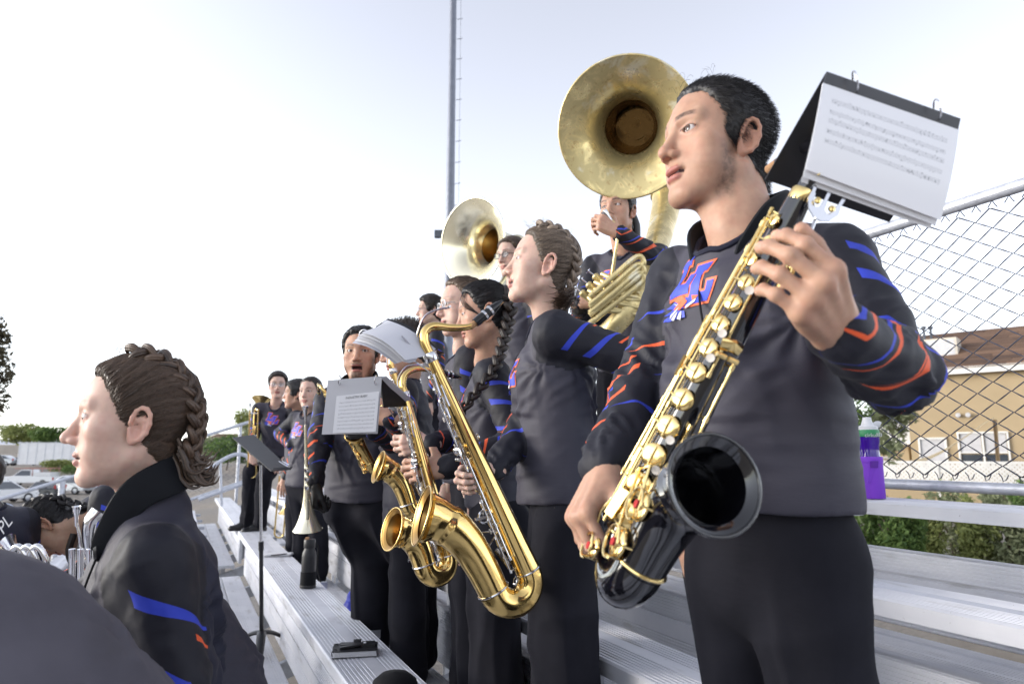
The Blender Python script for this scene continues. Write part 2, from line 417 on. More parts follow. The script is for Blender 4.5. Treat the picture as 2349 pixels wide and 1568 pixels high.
MB().tube([(pb.x + 0.33*cR.x, pb.y + 0.33*cR.y, 10.2), (pb.x + 0.30*cR.x, pb.y + 0.30*cR.y, 30)], 0.006, 5).obj('safety_cable', M_['dark_steel'], lp)
MB().obox((pb.x - 0.3*cR.x, pb.y - 0.3*cR.y, 12.12), cR * 0.28, cFh * 0.1, Vector((0, 0, 0.14))).obj('side_bracket', M_['dark_steel'], lp, False)

# ================================================================== foliage
def leaf_cloud(n, blobs, size, seed, flat=0.0, gap=0.0):
    """n leaf-sized quads scattered through ellipsoid clumps -> MB; blobs: (centre, radii)"""
    rg = np.random.RandomState(seed); b = MB(); vol = np.array([r[0]*r[1]*r[2] for _, r in blobs]) ** 0.75; vol /= vol.sum()
    V = []; 
    for (c, r), w in zip(blobs, vol):
        m = max(3, int(n * w)); d = rg.normal(size=(m, 3)); d /= np.linalg.norm(d, axis=1)[:, None]
        rad = rg.uniform(0.45, 1.0, m) ** 0.5 * (1 + 0.18 * rg.normal(size=m)); pts = np.array(c) + d * np.array(r) * rad[:, None]
        V.append(pts)
    pts = np.vstack(V); m = len(pts)
    u = rg.normal(size=(m, 3)); u /= np.linalg.norm(u, axis=1)[:, None]; w = rg.normal(size=(m, 3)); w -= u * (u * w).sum(1)[:, None]; w /= np.linalg.norm(w, axis=1)[:, None]
    s = size * rg.uniform(0.6, 1.4, m)[:, None]
    q = np.stack([pts - u*s, pts + w*s*0.42, pts + u*s, pts - w*s*0.42], 1).reshape(-1, 3)
    me = bpy.data.meshes.new('leaves'); me.vertices.add(4*m); me.vertices.foreach_set('co', q.astype(np.float32).ravel())
    me.loops.add(4*m); me.loops.foreach_set('vertex_index', np.arange(4*m, dtype=np.int32)); me.polygons.add(m)
    me.polygons.foreach_set('loop_start', np.arange(0, 4*m, 4, dtype=np.int32)); me.update(calc_edges=True); return me
def clumps(c, rx, ry, rz, n, seed, k=0.38):
    rg = np.random.RandomState(seed); out = []
    for i in range(n):
        d = rg.normal(size=3); d /= np.linalg.norm(d); f = rg.uniform(0.35, 0.85)
        s = rg.uniform(0.7, 1.25) * k
        out.append(((c[0] + d[0]*rx*f, c[1] + d[1]*ry*f, c[2] + d[2]*rz*f), (rx*s, ry*s, rz*s)))
    return out
def tree(name, label, cat, base, h, rx, rz, mat, n, size, seed, group=None, trunk=0.12, cl=14, ry=None):
    base = Vector(base); t = thing(name, label, cat, base, 0, group); ry = ry or rx
    c = base + Vector((0, 0, h - rz)); rg = random.Random(seed)
    m = MB(); m.tube(bez([base - Vector((0, 0, 0.2)), base + Vector((rx*0.05, 0, (h-rz)*0.5)), c], 8), [trunk, trunk*0.95, trunk*0.9, trunk*0.8, trunk*0.75, trunk*0.7, trunk*0.6, trunk*0.5, trunk*0.4][:9], 8)
    for i in range(6):
        a = rg.uniform(0, 6.28); st = base.lerp(c, rg.uniform(0.45, 0.95))
        m.tube(bez([st, st + Vector((math.cos(a)*rx*0.4, math.sin(a)*ry*0.4, rz*0.35)), st + Vector((math.cos(a)*rx*0.75, math.sin(a)*ry*0.75, rz*rg.uniform(0.3, 0.9)))], 6), [trunk*0.45*(1-0.12*q) for q in range(7)], 6)
    m.obj('trunk', M_['bark'], t)
    wlink('crown', leaf_cloud(n, clumps(c, rx, ry, rz, cl, seed), size, seed), M_[mat], t)
    return t
# shrubs on the bank seen under the top bench, and beyond the fence
def shrub(px, py0, py1, z, wpx, mat, label, seed, n=2600, size=0.05, group='shrubs on the bank behind the bleachers'):
    """a shrub whose top and foot show at py0, py1 (1566 px focal) at depth z"""
    b = P(px, py1, z); top = P(px, py0, z); hh = top.z - b.z; w = wpx * z / FV / 2
    t = thing('shrub', label, 'shrub', (b.x, b.y, b.z), 0, group)
    m = MB(); rg = random.Random(seed)
    for i in range(7):
        a = rg.uniform(0, 6.28); e = b + Vector((math.cos(a)*w*0.6, math.sin(a)*w*0.6, hh*rg.uniform(0.4, 0.85))); m.tube(bez([b, b.lerp(e, 0.5) + Vector((0, 0, hh*0.1)), e], 6), [0.018, 0.016, 0.014, 0.012, 0.01, 0.008, 0.006], 5)
    m.obj('stems', M_['bark'], t)
    c = b + Vector((0, 0, hh*0.52)); wlink('foliage', leaf_cloud(n, clumps(c, w, w*0.8, hh*0.5, 16, seed, 0.36), size, seed), M_[mat], t); return t
sh = [(2010, 1110, 1300, 9.0, 190, 'leaf_green', 'dark green leafy shrub under the bench beside the purple bottle'),
      (2075, 1150, 1330, 8.2, 150, 'leaf_green', 'mid green shrub seen under the bench, second from the purple bottle'),
      (2130, 1130, 1340, 8.6, 140, 'leaf_yellow', 'pale yellow green shrub seen between bench and riser'),
      (2200, 1120, 1330, 9.6, 150, 'leaf_sage', 'grey green shrub seen under the middle of the top bench'),
      (2262, 1150, 1345, 8.4, 130, 'leaf_yellow', 'yellow green bushy shrub under the bench towards the right edge'),
      (2330, 1140, 1350, 8.3, 150, 'leaf_sage', 'feathery sage shrub under the bench at the right edge'),
      (2400, 1100, 1360, 9.0, 200, 'leaf_green', 'green shrub just past the right edge of the bench'),
      (2320, 1118, 1165, 13.0, 110, 'leaf_sage', 'low sage plant above the bench in front of the white lattice'),
      (1985, 960, 1120, 17.0, 190, 'leaf_sage', 'grey green hillside bush seen through the fence under the elbow'),
      (1950, 880, 1050, 21.0, 160, 'leaf_green', 'green hillside bush seen through the fence behind the purple bottle'),
      (2050, 900, 1010, 22.0, 120, 'leaf_sage', 'dry bush beside the tan house seen through the fence')]
for i, a in enumerate(sh): shrub(*a, seed=30 + i, n=3200 if a[3] < 10 else 1800, size=0.035 if a[3] < 10 else 0.09)

# ================================================================== tan house, lattice fence, shade sail on the right
def build_house():
    A, B = P(2075, 868, 27.6), P(2560, 830, 23.4)     # eave line of the long wall
    zt = 6.85; g = 2.2
    A = Vector((A.x, A.y, 0)); B = Vector((B.x, B.y, 0)); d = (B - A).normalized(); nrm = Vector((-d.y, d.x, 0))
    if nrm.dot(Vector((0, 0, 0)) - A) < 0: nrm = -nrm      # towards the camera
    L = (B - A).length; up = Vector((0, 0, 1))
    t = thing('tan_house', 'tan stucco house with brown shingle roof beyond the fence', 'house', (A.x, A.y, g))
    pt = lambda s, h, o=0.0: A + d * s + up * h + nrm * o
    w = MB(); dep = 9.0
    w.add([pt(0, g-0.6), pt(L, g-0.6), pt(L, zt), pt(0, zt), pt(0, g-0.6, -dep), pt(L, g-0.6, -dep), pt(L, zt, -dep), pt(0, zt, -dep)], [(0,1,2,3),(5,4,7,6),(4,0,3,7),(1,5,6,2),(3,2,6,7)])
    w.obj('wall', M_['stucco'], t, False)
    MB().obox(pt(L/2, zt + 0.06, 0.35), d*(L/2 + 0.4), nrm*0.03, up*0.13).obj('fascia', M_['trim'], t, False)
    rh = 2.1; sl = math.atan2(rh, dep/2 + 0.35)
    roof = MB(); roof.add([pt(-0.4, zt+0.13, 0.37), pt(L+0.4, zt+0.13, 0.37), pt(L+0.4, zt+0.13+rh, -dep/2), pt(-0.4, zt+0.13+rh, -dep/2), pt(-0.4, zt+0.13, -dep-0.37), pt(L+0.4, zt+0.13, -dep-0.37)], [(0,1,2,3),(3,2,5,4),(0,3,4),(1,5,2)])
    ro = roof.obj('roof', M_['shingle'], t, False)
    sd_ = (pt(0, zt+0.13+rh, -dep/2) - pt(0, zt+0.13, 0.37)); sll = sd_.length; sd_.normalize(); rn = d.cross(sd_).normalized()
    if rn.z < 0: rn = -rn
    rg = random.Random(3); nr = 13
    sm = {}
    for ln in (0, 1, 2):
        m = MB(); ll = (0.75, 0.95, 1.15)[ln]; m.box((0, 0, 0), (ll - 0.012, sll/nr*1.12, 0.022)); sm[ln] = m.mesh('shingle', False); sm[ln].materials.append(M_['shingle'])
    F = Matrix(((d.x, sd_.x, rn.x, 0), (d.y, sd_.y, rn.y, 0), (d.z, sd_.z, rn.z, 0), (0, 0, 0, 1)))
    for r in range(nr):
        s = -0.4 + rg.uniform(-0.5, 0)
        while s < L:
            k = rg.randrange(3); o = link('shingle', sm[k], None, ro)
            o.matrix_basis = Matrix.Translation(pt(s, zt+0.13, 0.40) + sd_*(sll*r/nr) + rn*(0.006 + 0.004*rg.random())) @ F @ Matrix.Rotation(R(-1.6), 4, 'X')
            o.parent = ro; o.matrix_parent_inverse = pmat(ro).inverted(); s += (0.75, 0.95, 1.15)[k]
    def win(px, py, w_, h_, kind='window'):
        c = ray(px, py); base = Vector((0, 0, H)); s_ = (A - base).dot(nrm) / c.dot(nrm); c = base + c * s_
        f = MB(); fw = 0.06
        for a, b_, ww, hh in ((-w_/2, 0, fw, h_), (w_/2, 0, fw, h_), (0, -h_/2, w_+fw, fw), (0, h_/2, w_+fw, fw)) + (((0, 0, fw, h_), (-w_/4, -h_*0.1, w_/2, 0.04), (w_/4, -h_*0.1, w_/2, 0.04)) if kind == 'window' else ()):
            f.obox(c + d*a + up*b_ + nrm*0.05, d*ww/2, nrm*0.05, up*hh/2)
        fo = f.obj('window_frame' if kind == 'window' else 'door_frame', M_['trim'], t, False)
        if kind == 'window':
            for sx in (-1, 1):
                MB().obox(c + d*sx*w_/4 + up*h_*0.2 + nrm*0.02, d*w_*0.21, nrm*0.006, up*h_*0.30).obj('blind', M_['blind'], fo, False)
                MB().obox(c + d*sx*w_/4 - up*h_*0.3 + nrm*0.02, d*w_*0.21, nrm*0.006, up*h_*0.15).obj('pane', M_['glass'], fo, False)
        else: MB().obox(c + nrm*0.02, d*w_*0.46, nrm*0.01, up*h_*0.48).obj('door', M_['blind'], t, False)
        return c
    win(2257, 1030, 1.55, 1.25); win(2142, 1042, 0.9, 1.25, 'door')
    cc = P(2203, 950, 25.6)
    for k in (-0.16, 0.16): MB().lathe([(0.001, 0), (0.07, 0.02), (0.09, 0.1), (0.085, 0.14), (0.001, 0.15)], 12, frame(pt(0,0)*0 + (A + d * ((cc - A).dot(d) + k) + up * cc.z + nrm*0.03), nrm)).obj('flood_lamp', M_['blind'], t)
    # roof cooler and flue pipes
    c = P(2163, 802, 28.4); bx_ = MB().obox(c, d*0.58, nrm*0.5, up*0.42); co_ = bx_.obj('roof_cooler', simple('cooler_metal', (0.62, 0.56, 0.47), 0.6, 0.2, 0.15, 3), t, False)
    for q in range(7): MB().obox(c + nrm*0.51 + up*(-0.3 + q*0.1), d*0.5, nrm*0.01, up*0.03).obj('louvre', M_['galv'], co_, False)
    for px in (2138, 2122): 
        c = P(px, 790, 29); MB().tube([c - up*1.2, c + up*0.7], 0.05, 8).tube([c + up*0.66, c + up*0.78], 0.1, 8).obj('flue_pipe', M_['dark_steel'], t)
    # lower wing on the left with its own roof
    a2, b2 = P(1930, 985, 31), P(2080, 985, 29); 
    a2.z = b2.z = 0; d2 = (b2-a2).normalized(); L2 = (b2-a2).length; q = lambda s, h, o: a2 + d2*s + up*h - Vector((-d2.y, d2.x, 0))*o * (1 if Vector((-d2.y, d2.x, 0)).dot(-a2) < 0 else -1)
    MB().add([q(0,1.6,0), q(L2,1.6,0), q(L2,4.3,0), q(0,4.3,0), q(0,1.6,-5), q(L2,1.6,-5), q(L2,4.3,-5), q(0,4.3,-5)], [(0,1,2,3),(5,4,7,6),(4,0,3,7),(1,5,6,2)]).obj('side_wing', M_['stucco'], t, False)
    MB().add([q(-.3,4.3,.5), q(L2+.3,4.3,.5), q(L2+.3,5.3,-2.5), q(-.3,5.3,-2.5), q(-.3,4.15,.5), q(L2+.3,4.15,.5)], [(0,1,2,3),(4,5,1,0)]).obj('side_roof', M_['trim'], t, False)
    for s in (0.25, 0.6): MB().obox(q(L2*s, 3.1, 0.04), d2*0.5, Vector((-d2.y, d2.x, 0))*0.03, up*0.55).obj('side_window', M_['blind'], t, False)
    # shade sail on posts
    sl_ = thing('shade_sail', 'tan shade sail stretched between posts before the tan house', 'shade sail', P(2120, 1060, 22))
    n = 14; b = MB()
    for j in range(3):
        for i in range(n + 1):
            u = i / n; p = P(1930 + u*350, 1023 + 34*math.sin(math.pi*min(1, u*1.05))*1.0 - 92*max(0, u-0.45)**1.35*1.6, 23 - j*0.9)
            b.v.append(tuple(p - up*0.13*j*max(0.12, 1 - 1.1*u)))
    b.f = [(j*(n+1)+i, j*(n+1)+i+1, (j+1)*(n+1)+i+1, (j+1)*(n+1)+i) for j in range(2) for i in range(n)]
    so = b.obj('cloth', M_['canvas'], sl_, True); md = so.modifiers.new('t', 'SOLIDIFY'); md.thickness = 0.01
    for (x, y0, y1) in ((2282, 962, 1090),):
        MB().tube([P(x, y0, 22.6), P(x + 10, y1, 22.6)], 0.06, 8).obj('post', simple('post_wood', (0.42, 0.29, 0.16), 0.8, 0, 0.2, 10), sl_)
build_house()
def build_lattice():
    z = 19.0; a, b = P(1935, 1095, z + 1.4), P(2460, 1095, z - 1.6); a.z = b.z = 0; d = (b - a).normalized(); L = (b - a).length; n = Vector((-d.y, d.x, 0))
    zb, zt = 2.99, 3.51
    t = thing('lattice_fence', 'white lattice fence in front of the tan house', 'fence', (a.x, a.y, zb)); up = Vector((0, 0, 1)); pt = lambda s, h, o=0: a + d*s + up*h + n*o
    h = zt - zb; st = 0.115; m = MB()
    for k in range(-5, int(L/st)):
        for sg, o in ((1, 0.006), (-1, -0.006)):
            s0 = k*st; s1 = s0 + h
            if sg == 1: p0, p1 = pt(s0, zb, o), pt(s1, zt, o)
            else: p0, p1 = pt(s1, zb, o), pt(s0, zt, o)
            m.bar(p0, p1, 0.010, 0.055, up=tuple(Vector((0,0,1)) - (p1-p0).normalized()*(p1-p0).normalized().z))
    o = m.obj('lattice_strips', M_['trim'], t, False); o['kind'] = 'stuff'
    MB().bar(pt(0, zt+0.03), pt(L, zt+0.03), 0.05, 0.07).obj('top_rail', M_['trim'], t, False)
    MB().bar(pt(0, zb-0.03), pt(L, zb-0.03), 0.05, 0.07).obj('bottom_rail', M_['trim'], t, False)
    MB().bar(pt(0, zb-0.55), pt(L, zb-0.55), 0.04, 0.9).obj('base_board', M_['stucco'], t, False)
    for k in range(int(L/2.4)+1): MB().bar(pt(k*2.4, 1.5), pt(k*2.4, zt+0.06), 0.09, 0.09, up=tuple(d)).obj('post', M_['trim'], t, False)
build_lattice()

# ================================================================== far left: trees, trailer, parked cars, bank
def far_tree(px, pt, pb_, z, wpx, mat, label, seed, n=1500, cl=16):
    top = P(px, pt, z).z; b = P(px, pb_, z); h = top - b.z; w = wpx*z/FV/2
    return tree('tree', label, 'tree', (b.x, b.y, b.z), h, w, h*0.45, mat, n, w*0.075, seed, 'trees beyond the car park', trunk=0.02*h, cl=cl)
far_tree(48, 968, 1028, 150, 96, 'leaf_yellow', 'pale rounded tree at the far left behind the grass', 51, 3200, 24)
far_tree(112, 976, 1026, 125, 84, 'leaf_green', 'dark green bushy tree behind the white trailer', 52, 3200, 24)
far_tree(170, 968, 1030, 135, 60, 'leaf_green', 'dark green tree behind the trailer nearest to the profile face', 53, 2400, 20)
far_tree(575, 930, 1010, 45, 86, 'leaf_yellow', 'yellow green tree beyond the end rail behind the boy in glasses', 54, 2600, 20)
far_tree(520, 992, 1070, 40, 120, 'leaf_green', 'green thicket tree behind the end rail right of the braided head', 55, 3000, 22)
far_tree(600, 975, 1085, 38, 110, 'leaf_sage', 'grey green bush behind the end rail beside the music stand', 56, 3000, 22)
far_tree(470, 990, 1050, 90, 110, 'leaf_sage', 'distant grey green tree just right of the braided head', 57, 1600, 16)
far_tree(755, 985, 1060, 60, 120, 'leaf_sage', 'distant pale tree behind the band between the far players', 58, 1200, 14)
far_tree(133, 1050, 1087, 84, 72, 'leaf_yellow', 'round yellow green bush in front of the white trailer', 59, 2200, 18)
far_tree(162, 1062, 1100, 80, 40, 'leaf_green', 'small dark green bush beside the white trailer', 60, 1400, 14)
# overhanging tree at the left edge
tb = P(-150, 1300, 17.0); tb.z = 0
t = thing('edge_tree', 'dark drooping tree branches at the left edge of the sky', 'tree', tb)
c0 = P(-150, 820, 17)
MB().tube(bez([tb, tb.lerp(c0, 0.5) + Vector((0.2, 0.1, 0)), c0], 8), lerp_list([0.28, 0.12], 9), 8).obj('trunk', M_['bark'], t)
bl_ = [(tuple(P(x, y, 17 + dz)), (rx, rx, rz)) for x, y, dz, rx, rz in [(-40, 800, 0, .5, .55), (-10, 745, .3, .22, .3), (2, 790, 0, .22, .3), (8, 850, .2, .26, .35), (0, 920, -.2, .2, .35), (-60, 900, 0, .5, .6), (14, 768, 0, .1, .12), (20, 868, 0, .12, .12), (-120, 800, 0, 1, 1.2)]]
wlink('crown', leaf_cloud(5200, bl_, 0.075, 71), M_['leaf_dark'], t)

M_['car_white'] = simple('car_paint_white', (0.72, 0.73, 0.75), 0.25, 0, coat=0.6)
M_['car_grey'] = simple('car_paint_silver', (0.50, 0.52, 0.55), 0.3, 0.4, coat=0.5)
M_['car_dark'] = simple('car_paint_dark', (0.02, 0.022, 0.028), 0.3, 0, coat=0.5)
M_['rubber'] = simple('rubber', (0.018, 0.018, 0.02), 0.85)
M_['tail'] = simple('tail_lamp', (0.45, 0.03, 0.03), 0.25)
M_['trailer'] = simple('trailer_panel', (0.66, 0.67, 0.70), 0.55, 0, 0.05, 2)
def car(label, base, yaw, L, W, prof, cab, paint, wheels, cargo=None, group='cars parked in the lot'):
    """prof: side outline (x along, z) of the lower body; cab: outline of the glasshouse"""
    t = thing('parked_car', label, 'car', base, yaw, group)
    def ext(pr, w0, w1, name, mat, par):
        n = len(pr); zs = [z for _, z in pr]; z0, z1 = min(zs), max(zs); m = MB()
        for s in (-1, 1):
            m.v += [(x, s*(w0 + (w1-w0)*(z-z0)/(z1-z0+1e-6))/2, z) for x, z in pr]
        m.f = [tuple(range(n)), tuple(reversed(range(n, 2*n)))] + [(i, n+i, n+(i+1) % n, (i+1) % n) for i in range(n)]
        o = m.obj(name, mat, par, True, False, 30); md = o.modifiers.new('b', 'BEVEL'); md.width = 0.05; md.segments = 2; return o
    body = ext(prof, W, W*0.96, 'body', paint, t)
    ca = ext(cab, W*0.93, W*0.74, 'cabin', paint, t)
    # side windows as inset dark panels
    xs = [x for x, _ in cab]; zs = [z for _, z in cab]; xm = (min(xs)+max(xs))/2; z0, z1 = min(zs), max(zs)
    for s in (-1, 1):
        def gp(x, z): return (x, s*(W*0.93 + (W*0.74-W*0.93)*(z-z0)/(z1-z0))/2*1.012 + s*0.004, z)
        pr = [(xm + (x-xm)*0.86, z0 + 0.05 + (z-z0)*0.80) for x, z in cab]
        n = len(pr); m = MB().add([gp(*q) for q in pr], [tuple(range(n)) if s < 0 else tuple(reversed(range(n)))]); m.obj('side_window', M_['glass'], ca, False, False)
    zc = (z0+z1)/2
    for wx, wr in wheels:
        for s in (-1, 1):
            Mx = Matrix.Translation((wx, s*(W/2 - 0.1), wr)) @ Matrix.Rotation(R(90), 4, 'X')
            ty = MB().lathe([(wr*0.62, -0.11), (wr*0.96, -0.11), (wr, -0.07), (wr, 0.07), (wr*0.96, 0.11), (wr*0.62, 0.11)], 20, Mx).obj('wheel', M_['rubber'], t, True, False)
            MB().lathe([(0.001, -0.08), (wr*0.2, -0.09), (wr*0.64, -0.05), (wr*0.64, 0.05), (wr*0.2, 0.09), (0.001, 0.08)], 16, Mx).obj('rim', M_['galv'], ty, True, False)
    xe = min(x for x, _ in prof)
    for s in (-1, 1):
        MB().box((xe - 0.02, s*W*0.44 - 0.09, 0.75), (xe + 0.05, s*W*0.44 + 0.09, 1.05)).obj('tail_lamp', M_['tail'], t, False, False)
        xf = max(x for x, _ in prof); MB().box((xf - 0.06, s*W*0.40 - 0.14, 0.72), (xf + 0.02, s*W*0.40 + 0.14, 0.88)).obj('headlight', M_['glass'], t, False, False)
    if cargo: cargo(t)
    return t
SUV_P = [(-2.25,.35),(2.2,.32),(2.32,.6),(2.25,.85),(1.2,1.02),(-2.2,1.05),(-2.33,.7)]
SUV_C = [(-2.15,1.03),(-1.75,1.68),(0.25,1.72),(1.25,1.03)]
SED_P = [(-2.2,.32),(2.15,.30),(2.3,.55),(2.15,.78),(1.15,.95),(-1.9,1.02),(-2.3,.8)]
SED_C = [(-1.95,1.0),(-1.1,1.48),(0.35,1.52),(1.4,.95)]
TRK_P = [(-2.8,.45),(2.75,.42),(2.9,.7),(2.8,1.12),(1.2,1.22),(-2.75,1.2),(-2.9,.8)]
TRK_C = [(-0.55,1.2),(-0.4,1.92),(0.75,1.92),(1.55,1.2)]
def at_ground(px, z, dz=0.0):
    p = P(px, 1040, z); p.z = ground_z(p.x, p.y) + dz; return p
def rack(t):
    MB().box((-2.6, -0.95, 1.22), (-0.7, 0.95, 1.62)).obj('tool_box', M_['car_white'], t, False, False)
    m = MB(); 
    for x in (-2.5, -0.6): 
        for s in (-.9, .9): m.bar((x, s, 1.2), (x, s, 2.05), 0.06, 0.06, up=(1,0,0))
    for s in (-.9, .9): m.bar((-2.7, s, 2.05), (1.4, s, 2.05), 0.07, 0.07)
    m.obj('ladder_rack', simple('rack_steel', (0.4, 0.2, 0.17), 0.6, 0.2), t, False, False)
across = math.atan2(cR.y, cR.x)
car('white work pickup truck with tool boxes and ladder rack in the car park', at_ground(78, 79), across + R(184), 5.8, 2.0, TRK_P, TRK_C, M_['car_white'], [(-1.85, .4), (1.9, .4)], rack)
car('white estate car with roof rails nearest the trailer bush', at_ground(166, 64.5), across + R(172), 4.6, 1.85, SUV_P, SUV_C, M_['car_grey'], [(-1.4, .36), (1.45, .36)])
car('white car cut off by the left edge with red tail lamps', at_ground(14, 53), across + R(68), 4.6, 1.85, SUV_P, SUV_C, M_['car_white'], [(-1.4, .36), (1.45, .36)])
car('dark pickup truck parked left of the white trailer', at_ground(58, 103), across + R(5), 5.8, 2.0, TRK_P, TRK_C, M_['car_dark'], [(-1.85, .4), (1.9, .4)])
car('small silver car at the far left edge beyond the pickup', at_ground(2, 101), across + R(184), 4.4, 1.8, SED_P, SED_C, M_['car_grey'], [(-1.35, .33), (1.4, .33)])
car('black utility cart parked in front of the white estate car', at_ground(105, 60), across + R(180), 3.2, 1.6, [(-1.6,.3),(1.6,.3),(1.6,.7),(-1.6,.75)], [(-.9,.72),(-.7,1.35),(.2,1.35),(.8,.72)], M_['car_dark'], [(-1.0, .3), (1.0, .3)])
tr_p = at_ground(128, 91)
tr_ = thing('office_trailer', 'long white box trailer beyond the parked cars', 'trailer', tr_p, across + R(-3))
MB().box((-4.2, -1.3, 0.35), (6.5, 1.3, 3.15)).obj('body', M_['trailer'], tr_, False, False)
for i in range(9): MB().box((-4.1 + i*1.18, -1.325, 0.45), (-4.05 + i*1.18, -1.302, 3.1)).obj('panel_rib', M_['galv'], tr_, False, False)
MB().box((-4.25, -1.35, 3.15), (6.55, 1.35, 3.22)).obj('roof_edge', M_['galv'], tr_, False, False)
MB().box((3.9, -1.33, 2.3), (4.3, -1.31, 2.6)).obj('vent', M_['dark_steel'], tr_, False, False)
bank = thing('block_wall', 'long pale block wall behind the green field', 'wall', P(30, 1030, 165))
a, b = P(-60, 1038, 165), P(300, 1038, 165); a.z = b.z = ground_z(a.x, a.y)
MB().bar(a + Vector((0,0,.9)), b + Vector((0,0,.9)), 0.3, 2.2).obj('face', simple('block_face', (0.42, 0.38, 0.34), 0.9, 0, 0.12, 0.3), bank, False)
MB().bar(a + Vector((0,0,2.1)), b + Vector((0,0,2.1)), 0.4, 0.16).obj('coping', M_['trim'], bank, False)
for k, (px, z, w, h, lab) in enumerate([(70, 210, 22, 4.2, 'low grey roofed house far behind the field'), (250, 230, 26, 4.6, 'distant house behind the head of the braided girl'), (545, 160, 14, 5, 'distant tan house beyond the end rail')]):
    b0 = P(px, 1038, z); b0.z = ground_z(b0.x, b0.y); t = thing('far_house', lab, 'house', b0, across)
    MB().box((-w/2, -4, -0.5), (w/2, 4, h*0.62)).obj('wall', M_['stucco'] if k == 2 else M_['trailer'], t, False, False)
    MB().add([(-w/2-.5,-4.5,h*.62),(w/2+.5,-4.5,h*.62),(w/2-2,0,h),(-w/2+2,0,h),(-w/2-.5,4.5,h*.62),(w/2+.5,4.5,h*.62)],[(0,1,2,3),(3,2,5,4),(0,3,4),(1,5,2)]).obj('roof', M_['galv'] if k != 2 else M_['shingle'], t, False, False)
    for s in (-.3, 0, .3): MB().box((w*s-.8, -4.05, .7), (w*s+.8, -3.98, 1.8)).obj('window', M_['glass'], t, False, False)
